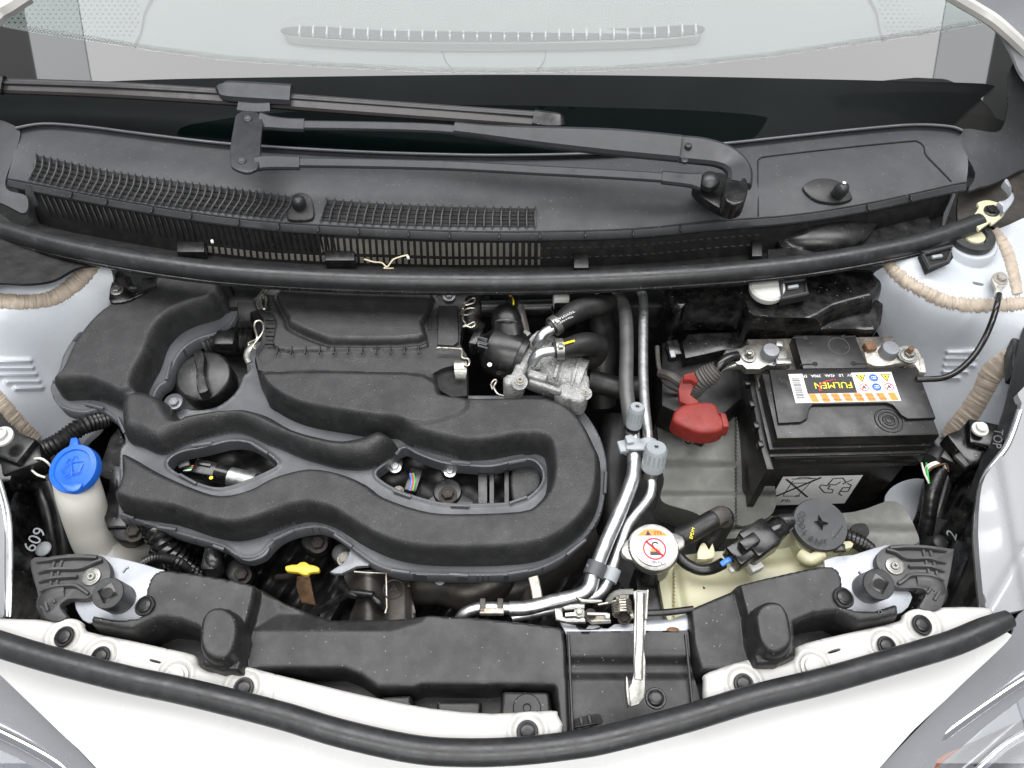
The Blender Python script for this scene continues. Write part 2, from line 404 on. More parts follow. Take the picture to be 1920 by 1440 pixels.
mat('pipe_black', (0.10, 0.10, 0.10), 0.40, metal=0.5, var=0.25, bump=0.2, bs=300, dust=0.3, dcol=(0.2, 0.19, 0.17))
mat('cast_alu', (0.2525, 0.2525, 0.2479), rough=0.5, bd=0.0022, metal=0.35, var=0.28, vs=120, bump=0.9, bs=260, dust=0.35, dcol=(0.6, 0.6, 0.58), dscale=140)
mat('zinc', (0.2346, 0.2346, 0.2204), 0.35, metal=0.85, var=0.15, vs=70, bump=0.3, bs=220, dust=0.3, dcol=(0.75, 0.72, 0.62), stain=0.25, scol=(0.3, 0.25, 0.18))
mat('zinc_corroded', (0.385, 0.378, 0.35), 0.5, metal=0.6, var=0.3, vs=110, bump=1.0, bs=280, dust=0.6, dcol=(0.8, 0.8, 0.75), stain=0.8, scol=(0.30, 0.2, 0.1), ss=90)
mat('lead', (0.19, 0.20, 0.215), 0.45, metal=0.5, var=0.2, bump=0.3, bs=200, dust=0.3)
mat('rust', (0.132, 0.072, 0.036), 0.7, metal=0.2, var=0.4, vs=120, bump=1.0, bs=300)
mat('spring_wire', (0.434, 0.406, 0.35), 0.3, metal=0.9, var=0.15, vs=90)
mat('steel_bracket', (0.3571, 0.3744, 0.4032), 0.35, metal=0.35, var=0.08, vs=30, bump=0.08, bs=60, dust=0.12, dcol=(0.45, 0.45, 0.44))
mat('gearbox', (0.135, 0.1378, 0.1266), 0.55, metal=0.15, var=0.15, vs=30, bump=0.4, bs=70, dust=0.35, dcol=(0.22, 0.21, 0.18), stain=0.25, scol=(0.1, 0.08, 0.06))
mat('beige_back', (0.1123, 0.1067, 0.0926), 0.6, var=0.2, vs=30, dust=0.3, dcol=(0.1, 0.09, 0.07))
mat('cap_blue', (0.0144, 0.112, 0.528), 0.35, var=0.08, vs=40, bump=0.08, bs=200, sss=0.0)
mat('cap_grey', (0.2601, 0.2818, 0.2962), 0.45, var=0.08, bump=0.1, bs=300, dust=0.1)
mat('neck_white', (0.496, 0.488, 0.448), 0.45, var=0.05, bump=0.1, bs=60, dust=0.15, dcol=(0.4, 0.38, 0.33), sss=0.2)
mat('tank_cream', (0.468, 0.45, 0.297), 0.40, var=0.06, vs=18, bump=0.12, bs=40, dust=0.22, dcol=(0.4, 0.36, 0.26), sss=0.25)
mat('white_plastic', (0.51, 0.51, 0.4828), 0.45, var=0.05, dust=0.1)
mat('red_plastic', (0.186, 0.0161, 0.0112), 0.6, var=0.14, vs=45, bump=0.15, bs=200, dust=0.1, dcol=(0.35, 0.08, 0.06))
mat('yellow', (0.5355, 0.3927, 0.0297), 0.45, var=0.06)
mat('battery_black', (0.0055, 0.0052, 0.0052), 0.36, bump=0.12, bs=160, var=0.3, vs=20, dust=0.10, dcol=(0.14, 0.12, 0.10), speck=0.35, dscale=30)
mat('battery_dusty', (0.035, 0.0315, 0.028), 0.6, bump=0.5, bs=300, var=0.4, vs=80, dust=0.6, dcol=(0.28, 0.25, 0.2))
mat('label_white', (0.6885, 0.6885, 0.6804), 0.4, var=0.02)
mat('label_silver', (0.775, 0.775, 0.775), 0.5, var=0.03, vs=90)
mat('label_black', (0.012, 0.012, 0.014), 0.35, var=0.05)
mat('print_black', (0.01, 0.01, 0.01), 0.5, var=0.05)
mat('print_grey', (0.10, 0.10, 0.10), 0.5, var=0.05)
mat('print_white', (0.75, 0.75, 0.75), 0.5, var=0.05)
mat('print_orange', (0.86, 0.22, 0.03), 0.45, var=0.05)
mat('print_yellow', (0.90, 0.75, 0.03), 0.45, var=0.03)
mat('print_red', (0.62, 0.02, 0.04), 0.45, var=0.03)
mat('print_blue', (0.02, 0.10, 0.50), 0.45, var=0.03)
mat('wire_red', (0.6, 0.03, 0.03), 0.4); mat('wire_green', (0.05, 0.4, 0.08), 0.4); mat('wire_blue', (0.06, 0.2, 0.6), 0.4)
mat('wire_white', (0.7, 0.7, 0.62), 0.4)
mat('dash', (0.21, 0.2275, 0.2205), 0.8, var=0.03, vs=10)
mat('dash_dark', (0.03, 0.033, 0.033), 0.75, var=0.1)
mat('dash_mid', (0.10, 0.108, 0.105), 0.8)
mat('reflection_deep', (0.0015, 0.003, 0.003), 0.1, var=0.1, ior=1.05)
mat('dash_light', (0.5, 0.53, 0.52), 0.7)
mat('reflection_dark', (0.0095, 0.011, 0.011), 0.12, var=0.2, vs=4, ior=1.05)
mat('chrome', (0.85, 0.86, 0.88), 0.06, metal=1.0, var=0.02)
mat('lamp_inner', (0.30, 0.30, 0.31), 0.22, metal=0.3, var=0.1, vs=6)
mat('amber', (0.45, 0.10, 0.02), 0.2, var=0.2, vs=20, coat=1.0)
mat('frit', (0.024, 0.0248, 0.0232), 0.02, var=0.02, ior=1.58, rv=0.0)
def glass_mat(name, tint, f0, dots=False):
    m = bpy.data.materials.new(name); m.use_nodes = True; nt = m.node_tree; N = nt.nodes; L = nt.links; N.clear()
    out = N.new('ShaderNodeOutputMaterial'); tr = N.new('ShaderNodeBsdfTransparent'); tr.inputs[0].default_value = (*tint, 1)
    gl = N.new('ShaderNodeBsdfGlossy'); gl.inputs['Roughness'].default_value = 0.015; gl.inputs[0].default_value = (0.96, 1, 0.99, 1)
    fr = N.new('ShaderNodeFresnel'); fr.inputs['IOR'].default_value = f0; mx = N.new('ShaderNodeMixShader')
    L.new(fr.outputs[0], mx.inputs[0]); L.new(tr.outputs[0], mx.inputs[1]); L.new(gl.outputs[0], mx.inputs[2]); L.new(mx.outputs[0], out.inputs[0])
    MT[name] = m; return m
glass_mat('windscreen_glass', (0.77, 0.80, 0.79), 1.58)
glass_mat('lamp_lens', (0.92, 0.93, 0.95), 1.5)
# ================================================================ SETTING
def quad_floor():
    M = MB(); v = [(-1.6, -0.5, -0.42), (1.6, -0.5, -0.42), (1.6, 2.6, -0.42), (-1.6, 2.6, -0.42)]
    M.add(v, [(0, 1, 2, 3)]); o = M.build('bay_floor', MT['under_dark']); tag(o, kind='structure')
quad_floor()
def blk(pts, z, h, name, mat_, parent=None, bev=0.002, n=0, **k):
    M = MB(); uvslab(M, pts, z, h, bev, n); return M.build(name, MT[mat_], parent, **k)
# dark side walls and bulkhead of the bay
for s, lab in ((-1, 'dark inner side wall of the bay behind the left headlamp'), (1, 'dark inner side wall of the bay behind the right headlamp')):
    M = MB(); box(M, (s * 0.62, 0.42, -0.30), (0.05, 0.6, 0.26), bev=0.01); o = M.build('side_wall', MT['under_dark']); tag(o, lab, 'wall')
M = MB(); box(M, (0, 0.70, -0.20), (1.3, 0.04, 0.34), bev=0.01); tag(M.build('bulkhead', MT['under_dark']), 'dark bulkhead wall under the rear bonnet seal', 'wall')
# ================================================================ WINDSCREEN AND DASHBOARD
SL = math.tan(math.radians(27))
YB = 0.93
def wz(x, y): return 0.085 + SL * (y - YB) - 0.13 * (np.abs(x) ** 2.0) * 0.35
def wp(u, v, lift=0.0):            # point on the curved glass under the ray
    d = ray(u, v); t = 1.2
    for _ in range(40):
        x, y, z = d.x * t, d.y * t, CAMZ + d.z * t
        f = z - (wz(x, y) + lift); t += f / (-d.z + SL * d.y) if True else 0
    return Vector((d.x * t, d.y * t, CAMZ + d.z * t))
FR = [(-60, 40), (0, 50), (67, 62), (167, 77), (300, 98), (433, 115), (633, 128), (800, 136), (940, 138), (1140, 134), (1280, 125), (1447, 107), (1613, 83), (1747, 63), (1857, 43), (1930, 25)]
frz = lambda u: np.interp(u, [p[0] for p in FR], [p[1] for p in FR])
WS = thing('windscreen', 'wide sloping windscreen with white studio light reflected above the black cowl', 'windscreen', (0, 1.0, 0.1))
M = MB(); us = np.linspace(-260, 2180, 90); rows = []
for k in range(10):
    t = k / 9; rows.append([wp(u, frz(u) * (1 - t) + (-420) * t, 0.0) for u in us])
v = [p for r in rows for p in r]; n = len(us)
f = [(i * n + j, i * n + j + 1, (i + 1) * n + j + 1, (i + 1) * n + j) for i in range(9) for j in range(n - 1)]
M.add(v, f); M.build('glass_pane', MT['windscreen_glass'], WS, sharp=0)
M = MB(); rows = []
for k in range(8):
    t = k / 7; rows.append([wp(u, frz(u) * (1 - t) + 300 * t, 0.0) for u in us])
v = [p for r in rows for p in r]
f = [(i * n + j, i * n + j + 1, (i + 1) * n + j + 1, (i + 1) * n + j) for i in range(7) for j in range(n - 1)]
M.add(v, f); M.build('black_border', MT['frit'], WS, sharp=0)
# rows of printed dots at the border
M = MB()
for r_ in range(3):
    k = 0
    for i in range(330):
        u = -10 + i * 5.85 + (r_ % 2) * 2.9; vv = float(frz(u)) - 3.5 - r_ * 3.2; s_ = 1.9 - 0.4 * r_
        pts = [wp(u + s_ * a, vv + s_ * b, 0.0006) for a, b in ((-1, 0), (-.5, -.8), (.5, -.8), (1, 0), (.5, .8), (-.5, .8))]
        M.add(pts, [tuple(range(6))])
tag(M.build('dot_pattern', MT['print_grey'], WS, sharp=0), kind='stuff')
# dark reflection at the glass base, built as a solid black strip
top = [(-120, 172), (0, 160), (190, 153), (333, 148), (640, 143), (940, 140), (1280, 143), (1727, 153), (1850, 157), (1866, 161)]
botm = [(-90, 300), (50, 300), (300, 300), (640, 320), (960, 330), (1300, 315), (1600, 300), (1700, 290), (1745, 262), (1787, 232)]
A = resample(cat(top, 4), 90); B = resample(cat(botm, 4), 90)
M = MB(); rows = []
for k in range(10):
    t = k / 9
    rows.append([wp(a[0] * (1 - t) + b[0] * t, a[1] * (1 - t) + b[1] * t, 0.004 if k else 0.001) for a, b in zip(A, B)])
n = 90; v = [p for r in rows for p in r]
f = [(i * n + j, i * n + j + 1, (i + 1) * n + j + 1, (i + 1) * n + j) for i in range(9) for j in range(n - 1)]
M.add(v, f); STRIP = M.build('dark_reflection_strip', MT['reflection_dark'], None, sharp=0)
tag(STRIP, 'dark reflection built as a black strip with pointed right end at the windscreen foot', 'painted reflection')
DP = [(338, 240), (400, 226), (480, 216), (640, 203), (900, 197), (1150, 202), (1300, 207), (1400, 214), (1441, 221), (1436, 228), (1405, 262), (1300, 290), (900, 310), (500, 290), (350, 262)]  # darkest part of the reflection, laid on as a black panel
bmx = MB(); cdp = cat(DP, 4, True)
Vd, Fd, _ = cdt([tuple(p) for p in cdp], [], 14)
bmx.add([wp(p[0], p[1], 0.0052) for p in Vd], [tuple(int(i) for i in f_) for f_ in Fd]); bmx.build('deep_reflection_panel', MT['reflection_deep'], STRIP, sharp=0)
# dashboard seen through the glass
DB = thing('dashboard', 'pale grey green dashboard top seen through the windscreen', 'dashboard', (0, 1.3, 0.05))
dz = lambda u, v: 0.0 * u + 0.035 + 0.00035 * (120 - v) + 0.00000004 * (u - 960) ** 2
surf('dash_top', MT['dash'], DB, [(-200, 330), (2120, 330), (2120, -250), (-200, -250)], lambda u, v: dz(u, v), cell=40, sm=0)
def dpt(u, v, l=0.0): return P(u, v, float(dz(u, v)) + l)
# air vent: housing, dark slot, slats
M = MB(); slab(M, [dpt(*p, 0.010) for p in cat([(535, 40), (560, 33), (700, 36), (940, 38), (1180, 36), (1290, 32), (1315, 42), (1312, 65), (1290, 70), (1180, 78), (940, 82), (700, 79), (560, 70), (533, 60)], 4, True)], 0.012, 0.002)
M.build('vent_housing', MT['dash'], DB)
M = MB(); slab(M, [dpt(*p, 0.0115) for p in cat([(545, 50), (700, 52), (940, 56), (1180, 53), (1306, 47), (1306, 62), (1180, 72), (940, 77), (700, 74), (545, 64)], 4, True)], 0.003)
M.build('vent_slot', MT['dash_dark'], DB)
sl = MB(); box(sl, (0, 0, 0), (0.0026, 0.020, 0.007), bev=0.0006)
slm = mesh_from(sl.v, sl.f); slm.name = 'vent_slat'
for i in range(30):
    u = 562 + i * 25.6; v0 = np.interp(u, [545, 700, 940, 1180, 1306], [57, 63, 66.5, 62.5, 55])
    p = dpt(u, v0, 0.014); link('slat', slm, MT['dash_light'], DB, Matrix.Translation(p) @ Matrix.Rotation(math.radians((960 - u) * 0.012), 4, 'Z'))
M = MB(); tube(M, [dpt(*p, 0.001) for p in [(830, 98), (836, 115), (850, 131), (860, 150), (1000, 150), (1008, 131), (1020, 115), (1022, 98), (1010, 96), (840, 96), (830, 98)]], 0.0007, 6, 3)
M.build('panel_seam', MT['dash_dark'], DB)
for s in (-1, 1):
    c = 960 + s * 760
    pl = [(960 + s * 675, -60), (960 + s * 685, 20), (960 + s * 700, 75), (960 + s * 740, 92), (960 + s * 950, 50), (960 + s * 990, -60)]
    if s < 0: pl = [(p[0] - 5, p[1]) for p in pl]
    M = MB(); slab(M, [dpt(*p, 0.004) for p in cat(pl, 4, True)], 0.006, 0.001)
    sg = M.build('speaker_grille', MT['dash'], DB)
    M = MB()
    for i in range(26):
        for j in range(13):
            u = min(p[0] for p in pl) + 14 + i * 11 + (j % 2) * 5; v_ = -30 + j * 8
            if inpoly(np.array([u]), np.array([v_]), [(p[0] * 0.96 + c * 0.04, p[1] * .93) for p in pl])[0]:
                disc(M, dpt(u, v_, 0.0042), 0.0018, 0.0005, seg=6)
    tag(M.build('grille_holes', MT['dash_mid'], sg), kind='stuff')
# ================================================================ COWL PANEL
CW = thing('cowl_panel', 'long black plastic cowl panel between windscreen and rear bonnet seal', 'cowl panel', (0, 0.85, 0.08))
cA = [(30, 237), (83, 229), (167, 235), (267, 248), (433, 267), (640, 280), (807, 286), (960, 288), (1150, 283), (1347, 267), (1480, 253), (1613, 239), (1713, 231), (1780, 234), (1805, 242)]
cM = [(35, 262), (83, 256), (167, 262), (267, 276), (433, 297), (640, 312), (807, 318), (960, 320), (1150, 315), (1347, 303), (1480, 290), (1613, 275), (1713, 266), (1780, 264), (1804, 272)]
cC = [(26, 287), (60, 284), (200, 308), (300, 326), (433, 343), (600, 362), (773, 374), (973, 381), (1140, 378), (1207, 385), (1300, 385), (1400, 365), (1500, 340), (1600, 325), (1700, 303), (1790, 290), (1815, 300)]
cL = [(14, 335), (57, 343), (200, 371), (360, 398), (500, 415), (640, 424), (840, 433), (1007, 434), (1190, 429), (1347, 414), (1457, 406), (1540, 396), (1627, 381), (1707, 364), (1783, 347), (1812, 342)]
def rsu(c, n=110, sm=5): return resample(cat(c, sm), n)
def lines(cs, zs):
    out = []
    for c, z in zip(cs, zs): out.append([(a[0], a[1], z) for a in rsu(c)])
    return out
M = MB(); loft(M, lines([cA, [(p[0], p[1] + 4) for p in cA], [(p[0], p[1] + 8) for p in cA], cM, cC, cL], [0.088, 0.0895, 0.084, 0.082, 0.078, 0.066]), 110, 0.003, 1, 5)
M.build('panel', MT['plastic_cowl'], CW, sharp=45)
def cowl_z(u, v):
    a, m, c, l = (np.interp(u, [p[0] for p in k], [p[1] for p in k]) for k in (cA, cM, cC, cL))
    return float(np.interp(v, [a, m, c, l], [0.088, 0.082, 0.078, 0.066]))
# lip under it: rounded strip with ribs
cL2 = [(p[0], p[1] + 14) for p in cL]
M = MB(); loft(M, lines([cL, [(p[0], p[1] + 3) for p in cL], cL2], [0.0665, 0.066, 0.060]), 110, 0.003, 1, 1); M.build('front_lip', MT['plastic_cowl'], CW)
M = MB(); tube(M, [P(p[0], p[1], 0.067) for p in cL], 0.0011, 6, 4); M.build('lip_edge', MT['plastic_cover'], CW)
M = MB(); tube(M, [P(p[0], p[1] + 3, 0.0905) for p in cA], 0.0018, 8, 4); M.build('top_bead', MT['plastic_flange'], CW)  # edge highlight of the cowl put into the bead's lighter colour
lr = MB(); box(lr, (0, 0, 0), (0.0016, 0.011, 0.004), bev=0.0004); lrm = mesh_from(lr.v, lr.f); lrm.name = 'lip_rib'
for u in (134, 200, 286, 358, 448, 523, 597, 673, 766, 843, 936, 1012, 1097, 1187, 1276, 1627, 1707):
    v0 = np.interp(u, [p[0] for p in cL], [p[1] for p in cL]); link('lip_rib', lrm, MT['plastic_cover'], CW, Matrix.Translation(P(u, v0 + 8, 0.0655)))
# grille: openings, louvres, cross bars
gt1 = [(68, 291), (150, 310), (233, 326), (417, 352), (548, 369)]; gb1 = [(56, 336), (120, 350), (200, 366), (333, 388), (528, 410)]
gt2 = [(612, 374), (700, 381), (800, 386), (900, 389), (1004, 391)]; gb2 = [(602, 413), (700, 420), (800, 423), (900, 425), (1004, 425)]
nl = 0
for gt, gb, cnt, hx in ((gt1, gb1, 37, 0), (gt2, gb2, 26, 1)):
    T = resample(cat(gt, 5), cnt); Bt = resample(cat(gb, 5), cnt)
    M = MB(); loop = [P(a[0], a[1], cowl_z(a[0], a[1]) + 0.0012) for a in T] + [P(b[0], b[1], cowl_z(b[0], b[1]) + 0.0012) for b in Bt[::-1]]
    M.add(loop, [(i, i + 1, 2 * cnt - 2 - i, 2 * cnt - 1 - i) for i in range(cnt - 1)]); M.build('grille_opening', MT['black_deep'], CW)
    for i in range(cnt):
        a, b = T[i], Bt[i]; k = 0.45
        m_ = (a[0] * (1 - k) + b[0] * k + (3 if hx == 0 else -1), a[1] * (1 - k) + b[1] * k)
        M = MB()
        tube(M, [P(a[0], a[1] - 3, cowl_z(*a) + 0.001), P(a[0] - (1 if hx == 0 else 0), a[1] + 4, cowl_z(*a) + 0.0045), P(m_[0], m_[1], cowl_z(*m_) + 0.005), P(b[0], b[1] - 4, cowl_z(*b) + 0.0045), P(b[0] - 1, b[1] + 3, cowl_z(*b) + 0.001)], [0.0008, 0.0012, 0.0012, 0.0012, 0.0009], 6, 3)
        M.build('louvre', MT['plastic_cowl'], CW)
    for q in (0.2, 0.4, 0.6, 0.8):
        M = MB(); pts = [(a * (1 - q) + b * q) for a, b in zip(T, Bt)]
        tube(M, [P(p[0], p[1], cowl_z(*p) + 0.0022) for p in pts[::3] + [pts[-1]]], 0.0007, 5, 2); M.build('cross_bar', MT['plastic_cover'], CW)
# service lid seam on the right
M = MB(); seam = [(1422, 405), (1421, 310), (1425, 298), (1440, 293), (1560, 279), (1700, 265), (1722, 266), (1733, 276), (1736, 290), (1760, 315), (1784, 340)]
tube(M, [P(u, v, cowl_z(u, v) + 0.0008) for u, v in cat(seam, 3)], 0.0009, 6, 1); M.build('lid_seam', MT['black_deep'], CW)
# rubber stops
def stop(c, top, base_pts, lab):
    t = thing('rubber_stop', lab, 'rubber stop', P(*c), 'rubber bonnet stops on the cowl')
    M = MB(); slab(M, [P(u, v, cowl_z(u, v) + 0.004) for u, v in cat(base_pts, 4, True)], 0.008, 0.002); M.build('pedestal', MT['plastic_cover'], t)
    M = MB(); lathe(M, [(0.0085, 0), (0.0088, 0.006), (0.0085, 0.011), (0.006, 0.0165), (0.0035, 0.018), (0.0005, 0.0185)], P(*top), (0.1, -0.3, 1)); M.build('knob', MT['rubber'], t)
stop((562, 390, 0.075), (562, 386, 0.076), [(538, 408), (541, 380), (550, 364), (565, 360), (580, 366), (587, 385), (586, 408), (562, 412)], 'black rubber stop between the two halves of the louvred cowl grille')
stop((1565, 362, 0.075), (1572, 362, 0.078), [(1506, 352), (1520, 338), (1545, 333), (1575, 340), (1594, 360), (1598, 372), (1570, 380), (1530, 374)], 'black rubber stop with a white speck on the right cowl lid')
M = MB(); disc(M, P(1583, 343, 0.0975), 0.0022, 0.0006); M.build('white_speck', MT['print_white'], [o for o in bpy.data.objects if o.get('label', '').startswith('black rubber stop with')][0])
# lower tray: slotted wall and shelf
dA = [(30, 352), (57, 358), (200, 385), (360, 412), (500, 429), (640, 438), (840, 447), (1007, 448), (1190, 443), (1347, 428), (1457, 420), (1540, 410), (1627, 395), (1707, 378), (1783, 361)]
dB = [(66, 408), (90, 425), (200, 448), (360, 475), (500, 490), (640, 497), (840, 501), (1007, 501), (1190, 495), (1347, 483), (1440, 472), (1540, 460), (1627, 444), (1707, 426), (1775, 400)]
dC = [(40, 430), (90, 440), (200, 462), (360, 488), (500, 508), (640, 516), (840, 520), (1007, 520), (1190, 516), (1347, 506), (1457, 495), (1560, 480), (1660, 460), (1750, 435), (1800, 418)]
M = MB(); loft(M, lines([dA, dB], [0.055, 0.012]), 110, 0.003, 1, 1); M.build('tray_wall', MT['black_deep'], CW)
M = MB(); loft(M, lines([dB, [(p[0], p[1] + 4) for p in dB], dC], [0.0125, 0.016, 0.030]), 110, 0.003, 1, 1); M.build('tray_shelf', MT['black_deep'], CW)
# slats of the slotted wall; the pale body behind shows between them
def wallz(u, v):
    a = np.interp(u, [p[0] for p in dA], [p[1] for p in dA]); b = np.interp(u, [p[0] for p in dB], [p[1] for p in dB]); return float(np.interp(v, [a, b], [0.055, 0.012]))
def wallp(u, q, lift=0.0022):
    a = P(u, float(np.interp(u, [p[0] for p in dA], [p[1] for p in dA])), 0.055); b = P(u, float(np.interp(u, [p[0] for p in dB], [p[1] for p in dB])), 0.012)
    n_ = Vector((0, -1, 0.6)).normalized(); return a * (1 - q) + b * q + n_ * lift
for i in range(54):
    u = 375 + i * 12.0; sh = 10 * (960 - u) / 600
    for (q0, q1) in ((0.14, 0.60), (0.72, 0.90)):
        if q0 < 0.5 and u < 600: continue
        w_ = 3.4 if u < 960 else 2.4
        M = MB(); slab(M, [wallp(u + sh * q + dx, q) for dx, q in ((-w_, q0), (w_, q0), (w_, q1), (-w_, q1))], 0.0006, down=(0, 1, 0)); M.build('slot_gap', MT['beige_back'], CW)
for i in range(48):
    u = 78 + i * 11.6; sh = 22 * (960 - u) / 600
    M = MB(); tube(M, [wallp(u + sh * q, q, 0.003) for q in (0.05, 0.35, 0.62)], [0.0011, 0.0015, 0.0008], 6, 2); M.build('wall_fin', MT['plastic_smooth'], CW)
for i in range(28):
    u = 1014 + i * 15; a = np.interp(u, [p[0] for p in dA], [p[1] for p in dA])
    for dv in (18, 36):
        M = MB(); box(M, P(u, a + dv, wallz(u, a + dv) + 0.001), (0.0055, 0.0016, 0.0016), rotz(-3)); M.build('slot_edge', MT['plastic_cowl'], CW)
for (u, v, w, l) in ((357, 462, 26, 20), (637, 478, 28, 20), (1090, 487, 14, 30), (1420, 462, 10, 36)):
    M = MB(); slab(M, [P(u + dx * w, v + dy * l / 2, 0.034) for dx, dy in ((-1, -1), (1, -1), (1, 1), (-1, 1))], 0.016, 0.002); M.build('tray_tab', MT['plastic_smooth'], CW)
# end plates and right-hand blister
M = MB(); slab(M, cat([P(*p) for p in [(47, 350, 0.064), (58, 352, 0.064), (66, 372, 0.05), (68, 405, 0.02), (72, 424, 0.02), (62, 420, 0.02), (52, 400, 0.03)]], 2, True), 0.01); M.build('end_plate', MT['plastic_cowl'], CW)
M = MB(); slab(M, [P(*p) for p in [(1783, 347, 0.067), (1789, 347, 0.067), (1792, 366, 0.055), (1778, 400, 0.035), (1771, 428, 0.03), (1765, 428, 0.03), (1770, 400, 0.035), (1785, 366, 0.055)]], 0.004, 0.0006); M.build('end_plate', MT['plastic_cowl'], CW)
bl = surf('blister', MT['plastic_smooth'], CW, [(1462, 462), (1475, 425), (1500, 405), (1590, 398), (1640, 400), (1648, 412), (1630, 440), (1600, 462), (1540, 470)],
     lambda u, v: 0.03 + 0.018 * np.maximum(0, 1 - ((u - 1560) / 100) ** 2 - ((v - 430) / 45) ** 2), cell=4)
M = MB(); loft(M, [[(1440, 468, 0.03), (1560, 455, 0.03), (1660, 425, 0.03), (1740, 405, 0.03)], [(1440, 505, 0.032), (1560, 490, 0.032), (1680, 460, 0.032), (1750, 430, 0.032)]], 30, 0.004); M.build('tray_floor', MT['plastic_smooth'], CW)
# dry stalk caught in the tray
M = MB(); tube(M, [P(*p) for p in [(683, 486, 0.045), (700, 491, 0.046), (716, 493, 0.047), (726, 500, 0.045), (737, 487, 0.048), (752, 481, 0.047), (765, 478, 0.047)]], 0.0009, 5); tube(M, [P(726, 500, 0.045), P(720, 503, 0.045), P(738, 503, 0.045)], 0.0007, 5)
M.build('dry_stalk', MT['spring_wire']); tag(bpy.data.objects['dry_stalk'], 'short pale dry plant stalk caught in the middle of the cowl tray', 'plant stalk'); bpy.data.objects['dry_stalk'].data.materials[0] = mat('straw', (0.55, 0.48, 0.33), 0.7)
for q, (u, v, lab) in enumerate(((398, 453, 'small white crumb on the cowl slots at left'), (765, 483, 'small white crumb beside the dry stalk in the cowl tray'))):
    M = MB(); box(M, P(u, v, 0.042), (0.0035, 0.0055, 0.003), rotz(20), 0.0008); tag(M.build('white_crumb', MT['white_plastic']), lab, 'crumb')
# side trims of the cowl and A pillar parts
surf('cowl_end_trim', MT['plastic_cowl'], None, [(-60, 225), (28, 236), (34, 270), (12, 330), (14, 356), (50, 368), (46, 400), (0, 380), (-60, 372)], [(0, 250, 0.085), (0, 360, 0.062), (40, 390, 0.05), (-60, 300, 0.07)], cell=6)
tag(bpy.data.objects['cowl_end_trim'], 'grey plastic trim piece at the left end of the cowl panel', 'trim')
o = surf('cowl_end_trim', MT['plastic_cowl'], None, [(1806, 242), (1862, 248), (1880, 238), (1890, 200), (1898, 120), (1960, 120), (1960, 290), (1910, 320), (1860, 345), (1838, 350), (1815, 357), (1829, 326), (1804, 276)],
     [(1806, 242, 0.086), (1880, 230, 0.09), (1900, 120, 0.16), (1830, 345, 0.06), (1960, 290, 0.04)], cell=6)
tag(o, 'grey plastic trim piece curving up the right windscreen pillar', 'trim')
surf('windscreen_pillar', MT['fender_silver'], None, [(1770, -15), (1820, 15), (1860, 40), (1895, 95), (1925, 150), (2010, 190), (2010, -60), (1760, -60)], [(1770, -10, 0.24), (1860, 40, 0.205), (1920, 140, 0.16), (2010, 190, 0.12), (2000, -60, 0.25)], cell=10)
tag(bpy.data.objects['windscreen_pillar'], 'silver windscreen pillar at the upper right corner', 'pillar')
M = MB(); tube(M, [P(*p) for p in [(1765, -20, 0.25), (1830, 18, 0.222), (1862, 38, 0.212), (1890, 62, 0.2), (1925, 95, 0.18)]], 0.008, 8); tag(M.build('pillar_seal', MT['flange_white']), 'pale cream pillar seal strip beside the upper right windscreen corner', 'seal')
M = MB(); tube(M, [P(*p) for p in [(-20, 40, 0.245), (0, 20, 0.25), (20, 8, 0.255), (50, -12, 0.26)]], 0.011, 8); tag(M.build('pillar_seal', MT['flange_white']), 'pale cream pillar seal strip at the upper left windscreen corner', 'seal')
# ================================================================ WIPER
WI = thing('windscreen_wiper', 'black single arm windscreen wiper with linkage plate and long blade', 'wiper', P(1375, 370, 0.1))
def bar(M, pts, w, h, n=5):
    """flat bar through points (u,v,z), width list w (m), thickness h"""
    q = np.array(cat([tuple(P(*p)) + (ww,) for p, ww in zip(pts, w if isinstance(w, list) else [w] * len(pts))], n))
    v = []; N = len(q)
    for i in range(N):
        t = Vector(q[min(i + 1, N - 1), :3] - q[max(i - 1, 0), :3]).normalized(); s_ = t.cross(Vector((0, -0.5, 0.86))).normalized(); up = s_.cross(t).normalized(); c = Vector(q[i, :3]); k = q[i, 3] / 2 * 1.33; b = min(h, k) * 0.35
        for a, d in ((-k, 0), (-k, h - b), (-k + b, h), (k - b, h), (k, h - b), (k, 0)): v.append(c + s_ * a + up * d)
    f = [(i * 6 + j, i * 6 + (j + 1) % 6, (i + 1) * 6 + (j + 1) % 6, (i + 1) * 6 + j) for i in range(N - 1) for j in range(6)]
    f += [tuple(range(6))[::-1], tuple((N - 1) * 6 + j for j in range(6))]
    return M.add(v, f)
M = MB(); bar(M, [(-60, 160, 0.125), (0, 163, 0.125), (200, 170, 0.127), (430, 184, 0.128), (640, 200, 0.126), (860, 216, 0.122), (1002, 226, 0.118)], [0.012, 0.0145, 0.0155, 0.0155, 0.0155, 0.0155, 0.016], 0.008)
M.build('blade', MT['blade_brown'], WI)
M = MB(); bar(M, [(0, 155, 0.134), (200, 162, 0.136), (430, 175, 0.137), (640, 190, 0.135), (860, 206, 0.131), (1000, 216, 0.128)], 0.003, 0.002); M.build('blade_spine', MT['wiper_black'], WI)
M = MB(); bar(M, [(1000, 225, 0.121), (1020, 228, 0.12), (1042, 230, 0.118), (1049, 231, 0.116)], [0.017, 0.0175, 0.016, 0.012], 0.010); M.build('blade_tip', MT['plastic_gloss'], WI)
M = MB(); bar(M, [(-60, 156, 0.130), (-5, 160, 0.130), (10, 162, 0.129)], 0.018, 0.010); M.build('blade_tip', MT['plastic_gloss'], WI)
M = MB(); bar(M, [(424, 174, 0.134), (430, 175, 0.134), (480, 178, 0.134), (549, 182, 0.133)], [0.013, 0.0195, 0.0205, 0.0205], 0.013); M.build('blade_clip', MT['wiper_black'], WI)
